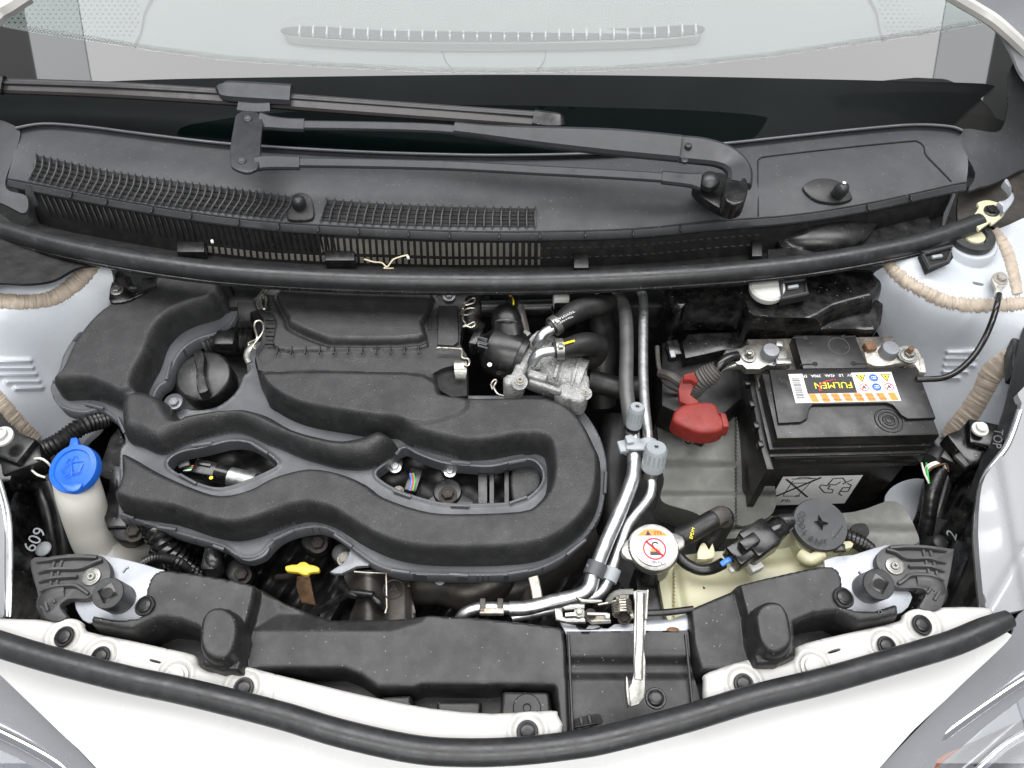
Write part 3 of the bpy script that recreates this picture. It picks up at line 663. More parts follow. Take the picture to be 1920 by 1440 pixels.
M = MB(); bar(M, [(449, 202, 0.128), (480, 205, 0.128), (508, 204, 0.128)], 0.011, 0.006); M.build('clip_foot', MT['wiper_black'], WI)
M = MB(); slab(M, [P(*p, 0.140) for p in cat([(440, 228), (443, 215), (455, 208), (475, 208), (490, 218), (492, 232), (489, 260), (485, 308), (476, 319), (460, 323), (438, 315), (431, 303), (433, 270)], 3, True)], 0.004, 0.001); pl_ = M.build('linkage_plate', MT['wiper_black'], WI)
for u, v in ((465, 224), (454, 303)):
    M = MB(); lathe(M, [(0.0052, 0), (0.0052, 0.0012), (0.0040, 0.0025), (0.0028, 0.0026), (0.0024, 0.0034), (0.001, 0.0036)], P(u, v, 0.140), (0, -0.3, 1)); M.build('rivet', MT['wiper_black'], pl_)
M = MB(); bar(M, [(488, 229, 0.134), (510, 232, 0.134), (540, 235, 0.133), (572, 236, 0.133)], [0.017, 0.013, 0.012, 0.012], 0.006); bar(M, [(572, 236, 0.133), (700, 238, 0.134), (800, 241, 0.136), (858, 245, 0.137)], 0.0085, 0.005)
M.build('upper_rod', MT['wiper_black'], WI)
M = MB(); bar(M, [(855, 244, 0.139), (920, 251, 0.141), (1000, 258, 0.143), (1150, 269, 0.147), (1275, 281, 0.150)], [0.011, 0.0125, 0.0175, 0.0235, 0.0235], 0.011); M.build('main_arm', MT['wiper_black'], WI)
M = MB(); bar(M, [(1276, 282, 0.144), (1310, 285, 0.146), (1345, 292, 0.146), (1370, 305, 0.145), (1384, 325, 0.144), (1384, 352, 0.143)], [0.024, 0.024, 0.022, 0.021, 0.022, 0.021], 0.010); M.build('arm_head', MT['wiper_black'], WI)
for uu, vv in ((1283, 304), (1290, 276)):
    M = MB(); disc(M, P(uu, vv, 0.154), 0.0042, 0.004); M.build('hinge_pin', MT['wiper_black'], WI)
M = MB(); bar(M, [(480, 309, 0.134), (505, 306, 0.134), (563, 307, 0.133)], [0.013, 0.013, 0.012], 0.006); bar(M, [(563, 306, 0.133), (700, 308, 0.132), (850, 312, 0.131), (1000, 320, 0.130), (1150, 328, 0.128), (1240, 334, 0.128)], 0.0085, 0.005); bar(M, [(1240, 334, 0.127), (1290, 339, 0.126), (1312, 342, 0.125)], [0.0115, 0.0125, 0.016], 0.007)
M.build('lower_rod', MT['wiper_black'], WI)
M = MB(); lathe(M, [(0.011, 0), (0.012, 0.006), (0.011, 0.012), (0.007, 0.015), (0.001, 0.016)], P(1330, 346, 0.118), (-0.2, -0.3, 1)); M.build('lower_pivot', MT['rubber'], WI)
M = MB(); slab(M, [P(*p, 0.153) for p in cat([(1363, 333), (1380, 331), (1399, 333), (1403, 348), (1401, 366), (1394, 378), (1378, 383), (1363, 377), (1357, 364), (1358, 346)], 4, True)], 0.022, 0.0025, 3); M.build('pivot_cap', MT['plastic_gloss'], WI)
M = MB(); slab(M, [P(*p, 0.110) for p in cat([(1312, 330), (1350, 322), (1385, 340), (1392, 380), (1382, 394), (1365, 396), (1330, 378), (1300, 352)], 4, True)], 0.012, 0.003); M.build('pivot_base', MT['plastic_smooth'], WI)
# ================================================================ REAR BONNET SEAL
rs = [(-60, 415), (0, 430), (100, 457), (200, 478), (320, 498), (450, 513), (640, 524), (800, 528), (1000, 528), (1200, 521), (1400, 507), (1550, 489), (1700, 461), (1790, 434), (1836, 417)]
SR = thing('bonnet_seal', 'long dusty grey rubber bonnet seal curving across the rear of the bay', 'rubber seal', P(960, 528, 0.05))
M = MB(); tube(M, [P(u, v, 0.058) for u, v in rs], 0.0118, 18, 8); M.build('seal_tube', MT['rubber'], SR)
M = MB(); tube(M, [P(u, v + 20, 0.050) for u, v in rs[:-1]] + [P(1800, 452, 0.052)], 0.0035, 8, 8); M.build('seal_lip', MT['plastic_gloss'], SR)
M = MB(); slab(M, [P(u, v + 14, 0.046) for u, v in rs] + [P(u, v - 14, 0.046) for u, v in rs[::-1]], 0.01); M.build('seal_carrier', MT['black_deep'], SR)
# ================================================================ INNER WINGS
IL = thing('inner_wing', 'silver sheet metal inner wing at the left of the bay with ribs and sealant', 'inner wing', P(60, 650, 0))
oL = [(-80, 500), (0, 505), (60, 520), (120, 500), (190, 488), (212, 520), (206, 568), (196, 600), (160, 650), (150, 740), (190, 790), (165, 822), (140, 842), (75, 834), (40, 800), (0, 760), (-80, 700)]
cLw = [(0, 500, 0.045), (150, 495, 0.03), (210, 520, 0.01), (0, 580, 0.03), (100, 580, 0.005), (0, 700, -0.03), (100, 700, -0.07), (180, 760, -0.13), (80, 830, -0.13), (-60, 700, -0.02), (0, 760, -0.05)]
def ribs(specs, amp=0.004, w=5.0):
    def f(u, v):
        z = np.zeros(len(u))
        for (x0, y0, x1, y1) in specs:
            d = distseg(u, v, [(x0, y0), (x1, y1)], False); z += amp * np.exp(-(d / w) ** 2)
        return z
    return f
surf('wing_sheet', MT['body_grey'], IL, oL, cLw, cell=3.2, skirt=0.01, extra=ribs([(-60, 679, 56, 677), (-60, 691, 60, 690), (-60, 703, 66, 702), (14, 716, 72, 715), (30, 728, 78, 727)], 0.0045, 4.2))
tl = tps(cLw)
def sealstrip(pts, w, fz, name, parent, mat_='sealant', jag=0.22, h=0.0018):
    w = [x * 1.28 for x in w]
    c = np.array(cat([(p[0], p[1], ww) for p, ww in zip(pts, w)], 20)); n = len(c); v = []; f = []
    R = np.random.RandomState(7)
    for i in range(n):
        t = c[min(i + 1, n - 1), :2] - c[max(i - 1, 0), :2]; t /= np.linalg.norm(t) + 1e-9; nn = np.array([-t[1], t[0]])
        j1, j2 = 1 + jag * (R.rand() - .5), 1 + jag * (R.rand() - .5); rid = 0.0015 * R.rand()
        for k, hh in ((-j1, -0.001), (-0.8 * j1, h * 0.6), (-0.3, h + rid), (0.3, h + rid * 0.7), (0.8 * j2, h * 0.6), (j2, -0.001)):
            q = c[i, :2] + nn * k * c[i, 2]; z = float(fz(np.array([q[0]]), np.array([q[1]]))[0]) + hh; v.append(P(q[0], q[1], z))
    for i in range(n - 1):
        for j in range(5): f.append((i * 6 + j, i * 6 + j + 1, (i + 1) * 6 + j + 1, (i + 1) * 6 + j))
    M = MB(); M.add(v, f); return M.build(name, MT[mat_], parent, sharp=60)
sealstrip([(-30, 562), (0, 564), (40, 566), (75, 564), (105, 556), (135, 536), (160, 512), (178, 490)], [12, 12, 12, 12, 13, 14, 14, 12], tl, 'sealant_bead', IL)
sealstrip([(-20, 728), (0, 750), (25, 780), (50, 806), (70, 824)], [11, 11, 11, 10, 9], tl, 'sealant_bead', IL)
surf('wing_shade_sheet', MT['under_dark'], IL, [(-80, 380), (0, 400), (60, 450), (190, 480), (215, 496), (150, 500), (100, 525), (50, 532), (0, 530), (-80, 530)], [(0, 420, 0.055), (200, 490, 0.045), (0, 530, 0.06), (100, 500, 0.048)], cell=8)  # dark sheet cut to the shaded area above the sealant, shade in its colour
# steel gusset with bolt beside the cover
M = MB(); slab(M, [P(*p, 0.005) for p in cat([(206, 566), (207, 540), (216, 512), (228, 508), (240, 520), (250, 535), (268, 532), (272, 548), (255, 556), (235, 565)], 3, True)], 0.006, 0.001)
t = M.build('support_bracket', MT['plastic_gloss']); tag(t, 'glossy black steel bracket bolted beside the left top corner of the engine cover', 'bracket')
hexbolt(P(220, 545, 0.006), 0.0055, MT['zinc'], t)
M = MB(); tube(M, [P(238, 522, 0.014), P(246, 540, 0.015), P(262, 540, 0.014)], 0.004, 8); tube(M, [P(262, 542, 0.012), P(275, 534, 0.018), P(292, 530, 0.018)], 0.0065, 8); M.build('bracket_flange', MT['plastic_smooth'], t)
IR = thing('inner_wing', 'pale silver sheet metal inner wing at the right of the bay beside the battery', 'inner wing', P(1840, 650, 0))
oR = [(1632, 520), (1690, 488), (1760, 465), (1830, 440), (1870, 430), (1960, 420), (1960, 660), (1915, 680), (1890, 730), (1880, 790), (1850, 850), (1800, 880), (1740, 870), (1700, 800), (1660, 640), (1640, 590)]
cRw = [(1680, 500, 0.042), (1830, 460, 0.030), (1920, 440, 0.050), (1700, 545, 0.035), (1800, 580, 0.03), (1920, 570, 0.035), (1660, 620, -0.04), (1800, 680, -0.05), (1900, 640, 0.0), (1760, 850, -0.16), (1850, 830, -0.12), (1900, 720, -0.04), (1650, 560, 0.0)]
tr_ = tps(cRw)
surf('wing_sheet', MT['body_grey'], IR, oR, tr_, cell=3.2, skirt=0.01, holes=[[(1824, 528), (1844, 532), (1842, 536), (1826, 533)]], extra=ribs([(1778, 661, 1830, 660), (1775, 673, 1828, 672), (1772, 685, 1826, 685), (1770, 697, 1812, 697), (1772, 709, 1798, 709)], 0.0045, 4.0))
sealstrip([(1660, 490), (1676, 508), (1700, 528), (1735, 548), (1765, 562), (1800, 571), (1850, 572), (1895, 570), (1935, 566)], [9, 10, 11, 11, 11, 11, 11, 11, 11], tr_, 'sealant_bead', IR, jag=0.5)
sealstrip([(1930, 650), (1893, 672), (1860, 700), (1842, 735), (1820, 770), (1795, 800), (1775, 822)], [13, 16, 19, 17, 18, 17, 13], tr_, 'sealant_bead', IR, jag=0.12)
sealstrip([(1862, 432), (1878, 450), (1890, 475), (1900, 510), (1908, 550)], [8, 9, 10, 10, 9], tr_, 'sealant_bead', IR)
# hinge and strut top on the right
HB = thing('hinge_bracket', 'cream bonnet hinge bracket with a dark bolt at the right end of the seal', 'hinge bracket', P(1858, 395, 0.06))
M = MB(); slab(M, [P(*p, 0.066) for p in cat([(1824, 410), (1836, 388), (1833, 380), (1850, 375), (1866, 378), (1880, 384), (1884, 400), (1872, 412), (1860, 420), (1857, 416), (1840, 428), (1836, 430)], 3, True)], 0.004, 0.0008); M.build('plate', MT['tank_cream'], HB)
M = MB(); slab(M, [P(*p, 0.074) for p in cat([(1872, 378), (1886, 374), (1898, 358), (1884, 340), (1890, 336), (1902, 366), (1897, 382), (1882, 398), (1880, 386)], 3, True)], 0.01, 0.001); M.build('hinge_arm', MT['steel_bracket'], HB)
hexbolt(P(1858, 396, 0.067), 0.0060, MT['plastic_gloss'], HB)
M = MB(); disc(M, P(1859, 396, 0.0662), 0.0095, 0.0015); M.build('washer', MT['plastic_gloss'], HB)
ST = thing('strut_mount', 'round silver strut mount with dark rubber ring under the right end of the seal', 'strut mount', P(1825, 440, 0.03))
M = MB(); lathe(M, [(0.034, -0.03), (0.032, 0.0), (0.030, 0.003)], P(1820, 455, 0.045)); M.build('strut_dome', MT['body_grey'], ST)
M = MB(); lathe(M, [(0.0275, 0.0), (0.028, 0.004), (0.0265, 0.0075), (0.0175, 0.008), (0.016, 0.002)], P(1820, 448, 0.049), hollow=True); M.build('rubber_ring', MT['rubber'], ST)
M = MB(); disc(M, P(1826, 444, 0.050), 0.013, 0.003); M.build('centre_cup', MT['tank_cream'], ST)
surf('hinge_recess', MT['under_metal'], None, [(1800, 358), (1840, 350), (1860, 345), (1960, 300), (1960, 430), (1880, 432), (1850, 420), (1800, 425)], [(1800, 360, 0.03), (1960, 300, 0.035), (1960, 430, 0.04), (1810, 420, 0.03)], cell=10)
tag(bpy.data.objects['hinge_recess'], 'dark grimy recess behind the right bonnet hinge', 'recess')
# black clips hanging below the rear seal
def seal_clip(pts, z, lab, frame_pts):
    t = thing('seal_clip', lab, 'clip', P(pts[0][0], pts[0][1], z), 'square black clips under the rear seal')
    M = MB(); slab(M, [P(*p, z) for p in pts], 0.012, 0.001); M.build('clip_body', MT['black_deep'], t)
    M = MB(); tube(M, [P(*p, z + 0.003) for p in frame_pts], 0.0024, 6, 1, smooth=False); M.build('clip_frame', MT['plastic_cowl'], t)
    c = np.mean(np.array(frame_pts), 0); M = MB(); box(M, P(c[0] + 3, c[1], z + 0.003), (0.013, 0.004, 0.004), rotz(12), 0.0005); M.build('clip_tongue', MT['cap_grey'], t)
seal_clip([(1462, 530), (1512, 523), (1515, 552), (1465, 562)], 0.036, 'square black clip under the rear seal beside the round white cap', [(1464, 529), (1510, 524), (1514, 550), (1467, 560), (1464, 529)])
seal_clip([(1728, 470), (1782, 458), (1788, 482), (1742, 503)], 0.062, 'square black clip under the right end of the rear seal near the strut mount', [(1730, 478), (1742, 502), (1778, 490), (1786, 462), (1732, 476)])
# ground strap
GC = thing('earth_cable', 'black earth cable from the battery to a corroded lug on the right inner wing', 'cable', P(1876, 530, 0.04))
M = MB(); tube(M, [P(*p) for p in [(1873, 552, 0.052), (1869, 572, 0.055), (1861, 600, 0.045), (1846, 635, 0.03), (1825, 668, 0.02), (1798, 694, 0.012), (1770, 708, 0.008), (1740, 711, 0.006), (1718, 711, 0.005)]], 0.0036, 12); M.build('cable', MT['plastic_gloss'], GC)
M = MB(); slab(M, [P(*p, 0.050) for p in cat([(1860, 524), (1866, 512), (1880, 509), (1890, 518), (1889, 532), (1880, 542), (1877, 556), (1866, 555), (1867, 540)], 3, True)], 0.004, 0.001); M.build('lug', MT['zinc_corroded'], GC)
hexbolt(P(1876, 524, 0.050), 0.0058, MT['zinc_corroded'], GC)
# ================================================================ ENGINE COVER
EC = thing('engine_cover', 'large black grained plastic intake cover with looping duct over the engine', 'engine cover', P(650, 850, -0.03))
ZF = -0.040
out = [(430, 520), (441, 560), (446, 588), (436, 608), (420, 622), (395, 631), (370, 639), (347, 654), (332, 674), (321, 700), (314, 716), (299, 727), (290, 747), (292, 765), (312, 772), (345, 769), (375, 771), (405, 765), (430, 749), (447, 730), (458, 706), (470, 694), (490, 640), (800, 640), (822, 700), (826, 728), (845, 742), (1000, 742), (1050, 747), (1082, 763), (1107, 790), (1124, 820), (1134, 850), (1138, 880), (1135, 920), (1128, 960), (1112, 990), (1090, 1017), (1055, 1047), (1010, 1069), (960, 1079), (880, 1081), (780, 1079), (735, 1072), (700, 1059), (665, 1034), (645, 1014), (618, 996), (590, 990), (550, 997), (524, 1009), (507, 1024), (492, 1040), (467, 1049), (442, 1043), (422, 1029), (395, 1020), (340, 1004), (290, 988), (250, 976), (227, 972), (223, 960), (225, 900), (227, 848), (236, 832), (233, 813), (222, 795), (205, 779), (185, 769), (160, 775), (135, 773), (112, 763), (98, 739), (98, 722), (112, 695), (120, 668), (137, 640), (160, 612), (180, 588), (200, 573), (235, 565), (262, 545), (280, 520)]
hA = [(316, 872), (324, 858), (345, 848), (372, 843), (400, 837), (433, 830), (467, 833), (498, 850), (518, 866), (520, 874), (508, 882), (467, 900), (417, 915), (377, 908), (333, 888)]
hB = [(757, 842), (783, 853), (827, 869), (873, 875), (923, 877), (973, 866), (1000, 866), (1016, 884), (1014, 908), (993, 930), (967, 941), (907, 945), (840, 945), (800, 938), (750, 921), (716, 902), (706, 887), (728, 869)]
Lobe = [(434, 520), (430, 560), (425, 582), (410, 598), (367, 611), (335, 628), (311, 657), (297, 690), (281, 722), (270, 745), (268, 765), (240, 772), (215, 762), (185, 750), (155, 749), (127, 750), (112, 736), (106, 715), (116, 684), (134, 645), (160, 610), (187, 583), (215, 565), (250, 556), (285, 530), (300, 515)]
Neck = [(226, 745), (250, 725), (300, 735), (330, 774), (345, 771), (372, 766), (400, 762), (450, 758), (475, 762), (505, 772), (547, 795), (600, 810), (640, 817), (675, 812), (697, 803), (712, 800), (730, 808), (744, 825), (743, 845), (722, 866), (690, 879), (640, 878), (600, 868), (560, 855), (525, 840), (500, 832), (450, 811), (400, 817), (350, 831), (322, 846), (300, 850), (270, 838), (238, 822)]
Ub = [(492, 640), (800, 640), (824, 705), (830, 728), (848, 741), (1000, 740), (1040, 746), (1072, 763), (1098, 790), (1118, 828), (1128, 862), (1127, 912), (1117, 958), (1092, 1000), (1042, 1038), (973, 1057), (840, 1060), (757, 1052), (695, 1029), (645, 998), (618, 984), (583, 977), (547, 985), (500, 1002), (450, 1014), (400, 1006), (333, 983), (233, 962), (229, 900), (229, 852), (240, 846), (300, 880), (367, 909), (417, 922), (467, 912), (500, 895), (533, 883), (583, 873), (640, 881), (690, 902), (723, 926), (790, 949), (853, 956), (973, 952), (1006, 936), (1023, 911), (1028, 882), (1022, 858), (1006, 850), (990, 852), (973, 851), (925, 860), (880, 862), (840, 855), (790, 842), (762, 832), (745, 822), (700, 820), (640, 810), (590, 801), (555, 790), (522, 772), (500, 748)]
wU, wL, wN = wpolyN(Ub, -0.006, -0.037), wpolyN(Lobe, -0.006, -0.037), wpolyN(Neck, -0.010, -0.036)
Up2 = wpoly([(498, 700), (760, 700), (818, 718), (835, 738), (880, 750), (870, 780), (800, 800), (740, 792), (640, 778), (570, 768), (525, 750), (500, 725)], -0.002, 3)
def cov(x, y):
    z = np.full(len(x), ZF)
    o_ = wpoly(out, ZF, 3); d = distseg(x, y, o_)
    z += 0.002 * np.exp(-((d - 0.0015) / 0.0018) ** 2)              # rolled rim
    for h in (hA, hB):
        d = distseg(x, y, wpoly(h, ZF, 3)); z += 0.0035 * np.exp(-((d - 0.0015) / 0.0022) ** 2)
    for pl_, H, r in ((wU, 0.040, 0.0105), (wL, 0.042, 0.0115)):
        z = smax(z, ZF + dome(sdf(x, y, pl_), r, H) - 0.0001, 0.002)
    z = smax(z, ZF + dome(sdf(x, y, wN), 0.016, 0.035), 0.004)
    d = sdf(x, y, Up2); z += np.clip(d / 0.006, 0, 1) * 0.004 * (z > ZF + 0.03)
    z += 0.0009 * np.sin(x * 41 + 2) * np.cos(y * 53)
    return z
ob_ = relief('cover_shell', MT['plastic_grain'], EC, out, ZF, cov, [hA, hB], cell=0.0019, skirt=0.020, sm=4, feats=[wU, wL, wN])
ob_.data.materials.append(MT['plastic_flange'])
for p_ in ob_.data.polygons:
    if p_.center.z < ZF + 0.0042: p_.material_index = 1
# clip tabs round the rim
def tabs(loop, idx, z, drop=0.004):
    for (u0, v0, u1, v1) in idx:
        M = MB(); a, b = P(u0, v0, z), P(u1, v1, z); m_ = (a + b) / 2; tube(M, [a, m_, b], 0.0022, 6, 2, flat=0.8)
        M.build('rim_clip', MT['plastic_flange'], EC)
tabs(out, [(139, 638, 162, 610), (101, 716, 112, 698), (160, 757, 194, 766), (221, 783, 234, 812), (226, 963, 251, 972), (296, 988, 330, 993), (400, 1023, 420, 1030), (513, 1012, 550, 995), (627, 1002, 660, 1025), (733, 1069, 768, 1074), (843, 1077, 878, 1079), (953, 1076, 990, 1070), (1063, 1040, 1098, 1012), (1134, 925, 1136, 885), (360, 836, 397, 831), (470, 830, 502, 850), (337, 890, 368, 907), (738, 920, 770, 932), (845, 948, 880, 949), (955, 944, 988, 932), (846, 866, 882, 869), (953, 868, 986, 862), (742, 852, 750, 842), (320, 678, 312, 712), (432, 612, 420, 620)], ZF + 0.004)
M = MB(); slab(M, [P(*p, ZF + 0.001) for p in cat([(447, 1040), (500, 1022), (503, 1034), (490, 1046), (467, 1052), (452, 1048)], 4, True)], 0.006, 0.001); M.build('mounting_tab', MT['plastic_flange'], EC)
hexbolt(P(328, 757, -0.028), 0.0058, MT['lead'], EC, name='cover_bolt')
M = MB(); disc(M, P(328, 757, -0.034), 0.0115, 0.006); M.build('bolt_seat', MT['plastic_flange'], EC)
# ================================================================ AIR FILTER BOX
AF = thing('air_filter_box', 'square black air filter box with raised lid held by wire clips', 'air filter box', P(650, 620, 0.0))
ofb = [(497, 535), (860, 535), (872, 560), (868, 600), (862, 645), (875, 665), (868, 680), (830, 690), (812, 700), (790, 703), (640, 702), (500, 697), (484, 690), (480, 660), (490, 640), (495, 600)]
lid = wpoly([(533, 530), (795, 530), (793, 600), (786, 632), (640, 636), (600, 630), (545, 606), (536, 590)], 0.016, 3)
rim = wpoly([(512, 525), (812, 525), (806, 570), (803, 625), (790, 650), (640, 652), (514, 652), (512, 600)], 0.010, 3)
low = wpoly([(486, 664), (640, 659), (800, 660), (814, 668), (812, 685), (795, 697), (640, 697), (520, 693), (490, 688)], 0.004, 3)
tower = wpoly([(806, 575), (812, 560), (835, 553), (860, 540), (868, 600), (858, 650), (815, 655)], 0.006, 3)
def afz(x, y):
    z = np.full(len(x), -0.018)
    z = smax(z, -0.018 + dome(sdf(x, y, low), 0.008, 0.017), 0.002)
    z = smax(z, -0.018 + dome(sdf(x, y, rim), 0.004, 0.024), 0.001)
    z = smax(z, -0.018 + dome(sdf(x, y, tower), 0.004, 0.018), 0.001)
    d = sdf(x, y, lid); z += np.clip((d + 0.006) / 0.004, 0, 1) * -0.004 * (d < 0.0) * (sdf(x, y, rim) > 0) * (d > -0.006)
    z = smax(z, 0.000 + dome(d, 0.006, 0.014), 0.001)
    return z
relief('filter_lid', MT['plastic_filter'], AF, ofb, 0.0, afz, cell=0.0019, skirt=0.03, sm=2, feats=[lid, low, rim, tower])
rb = MB(); box(rb, (0, 0, 0), (0.0012, 0.011, 0.004), bev=0.0003); rbm = mesh_from(rb.v, rb.f); rbm.name = 'lid_rib'
for i in range(11): link('lid_rib', rbm, MT['plastic_filter'], AF, Matrix.Translation(P(520 + i * 26.5, 657, 0.006)))
for i in range(7): link('lid_rib', rbm, MT['plastic_filter'], AF, Matrix.Translation(P(506, 555 + i * 15, 0.006)) @ Matrix.Rotation(math.pi / 2, 4, 'Z'))
for u in (807, 820): 
    for v in (596, 612): link('lid_rib', rbm, MT['black_deep'], AF, Matrix.Translation(P(u, v, 0.001)))
M = MB(); slab(M, [P(*p, 0.006) for p in [(822, 572), (858, 572), (860, 640), (850, 648), (820, 646)]], 0.02, 0.002); M.build('lid_tower', MT['plastic_filter'], AF)
M = MB(); slab(M, [P(*p, -0.008) for p in [(815, 655), (868, 650), (876, 668), (876, 742), (848, 745), (817, 728)]], 0.05, 0.002); M.build('outlet_duct', MT['black_deep'], AF)
M = MB(); tube(M, [P(842, 556, 0.006), P(843, 552, 0.006)], 0.004, 6); hexbolt(P(842, 556, 0.004), 0.0055, MT['lead'], AF)
def wclip(loop, plate, lab, z=0.0):
    t = thing('wire_clip', lab, 'wire clip', P(loop[0][0], loop[0][1], z), 'spring wire clips of the air filter box')
    M = MB(); tube(M, [P(p[0], p[1], p[2] if len(p) > 2 else z + 0.012) for p in loop], 0.0014, 8, 5); M.build('wire_loop', MT['spring_wire'], t)
    if plate:
        M = MB(); tube(M, [P(p[0], p[1], p[2] if len(p) > 2 else z + 0.008) for p in plate], [0.004] * len(plate), 10, 5, flat=0.35); M.build('clip_plate', MT['zinc'], t)
wclip([(470, 660, 0.005), (466, 645, 0.008), (473, 640, 0.01), (482, 634, 0.012), (477, 612), (480, 603), (489, 602), (494, 610), (492, 624), (482, 638), (474, 650, 0.01), (480, 655, 0.01)], [(476, 646), (466, 655), (463, 668), (468, 680)], 'wire clip with a tall loop at the lower left corner of the filter box')
wclip([(500, 545), (495, 548), (489, 556), (490, 572), (497, 580), (499, 560), (494, 552)], [(497, 552), (488, 558), (486, 570), (490, 578)], 'wire clip half hidden under the seal at the filter box top left')
wclip([(860, 590, 0.0), (868, 580), (866, 572), (876, 566), (884, 560), (890, 560), (889, 567), (878, 571), (870, 574), (866, 588), (875, 590), (888, 585), (891, 579), (880, 578), (870, 583), (868, 598), (873, 608), (868, 613), (880, 608), (889, 604), (890, 610), (884, 614), (874, 611)], None, 'curly springy wire clip at the right edge of the filter box')
wclip([(820, 655), (822, 652), (845, 653), (862, 654), (866, 657), (866, 668), (870, 672), (878, 673), (880, 681), (876, 686), (870, 683)], None, 'wide wire clip with steel tongue above the duct of the filter box')
M = MB(); loft(M, [[(851, 672, 0.006), (875, 672, 0.006)], [(851, 678, 0.010), (875, 678, 0.010)], [(852, 695, 0.008), (875, 695, 0.008)], [(854, 711, 0.0), (873, 711, 0.0)]], 8, 0.002, 1, 4); M.build('clip_tongue', MT['zinc'], [o for o in bpy.data.objects if o.get('label', '').startswith('wide wire clip')][0])
wclip([(924, 730, -0.02), (921, 720, -0.02), (927, 712, -0.02), (931, 715, -0.02), (926, 725, -0.02), (933, 738, -0.02), (945, 742, -0.02)], None, 'small wire loop poking up behind the cover below the cast valve')
# ================================================================ OIL FILLER CAP and what surrounds it
OC = thing('oil_filler_cap', 'round black oil filler cap with a broad grip bar', 'oil cap', P(383, 700, -0.03))
M = MB(); lathe(M, [(0.033, -0.03), (0.033, -0.004), (0.0335, 0.0), (0.0320, 0.0022), (0.030, 0.0030), (0.001, 0.0035)], P(382, 705, -0.022), (0.0, -0.12, 1), 48); M.build('cap_body', MT['plastic_smooth'], OC)
M = MB(); slab(M, [P(*p, -0.006) for p in cat([(362, 657), (377, 655), (383, 668), (382, 690), (387, 715), (390, 731), (372, 737), (368, 715), (367, 690)], 3, True)], 0.014, 0.002); M.build('grip_bar', MT['plastic_smooth'], OC)
# shaded fillings round the cap
M = MB(); tube(M, [P(*p) for p in [(392, 648, -0.06), (420, 640, -0.055), (445, 640, -0.05), (480, 640, -0.05)]], 0.017, 16, corr=(0.006, 0.08)); o = M.build('breather_hose', MT['conduit']); tag(o, 'short black ribbed breather hose behind the oil filler cap', 'hose')
M = MB(); box(M, P(425, 640, -0.035), (0.026, 0.024, 0.02), bev=0.004); M.build('hose_joint', MT['plastic_smooth'], o)
M = MB(); slab(M, [P(*p, -0.045) for p in [(436, 560), (500, 560), (500, 700), (462, 700), (458, 660), (440, 620)]], 0.05, 0.004); o = M.build('engine_duct', MT['plastic_smooth']); tag(o, 'dark plastic duct between the cover lobe and the filter box', 'duct')
M = MB(); slab(M, [P(*p, -0.026) for p in [(443, 565), (490, 565), (490, 578), (470, 585), (470, 600), (447, 603)]], 0.02, 0.003); M.build('duct_flange', MT['plastic_filter'], o)
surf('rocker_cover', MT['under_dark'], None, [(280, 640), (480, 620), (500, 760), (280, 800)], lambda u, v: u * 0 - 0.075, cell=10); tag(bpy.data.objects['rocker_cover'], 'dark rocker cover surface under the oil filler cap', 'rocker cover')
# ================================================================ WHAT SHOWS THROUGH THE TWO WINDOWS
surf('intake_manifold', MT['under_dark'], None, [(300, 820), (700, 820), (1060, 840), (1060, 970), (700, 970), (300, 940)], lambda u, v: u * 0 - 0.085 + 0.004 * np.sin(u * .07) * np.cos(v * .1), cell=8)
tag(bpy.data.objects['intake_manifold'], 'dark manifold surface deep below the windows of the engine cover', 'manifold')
CS = thing('sensor_connector', 'black plug with coloured wires in the left window of the engine cover', 'connector', P(400, 880, -0.06))
def cylx(M, p, q, r, seg=18, prof=None):
    a, b = Vector(p), Vector(q); L = (b - a).length
    pr = prof(L) if prof else [(r, 0), (r, L)]
    return lathe(M, pr, a, b - a, seg)
a, b = P(368, 878, -0.058), P(412, 888, -0.056)
M = MB(); box(M, (a + b) / 2, ((b - a).length, 0.019, 0.018), rotz(-13), 0.002); box(M, P(385, 872, -0.05), (0.016, 0.006, 0.008), rotz(-13), 0.001); M.build('plug_body', MT['plastic_gloss'], CS)
M = MB(); cylx(M, P(408, 886, -0.056), P(432, 892, -0.056), 0.0115); M.build('plug_collar', MT['plastic_gloss'], CS)
M = MB(); cylx(M, P(430, 893, -0.057), P(478, 905, -0.060), 0.0115); M.build('sensor_barrel', MT['aluminium_dull'], CS)
for k, (c_, dv) in enumerate((('wire_red', -3), ('wire_green', 0), ('wire_white', 3), ('conduit', 5))):
    M = MB(); tube(M, [P(340, 880 + dv, -0.06), P(352, 878 + dv * 1.3, -0.056), P(368, 877 + dv, -0.057)], 0.0011, 6); M.build('wire', MT[c_], CS)
M = MB(); box(M, P(347, 874, -0.056), (0.014, 0.009, 0.012), rotz(20), 0.002); M.build('wire_boot', MT['plastic_smooth'], CS)
M = MB(); disc(M, P(396, 896, -0.046), 0.0022, 0.0006); M.build('yellow_dot', MT['print_yellow'], CS)
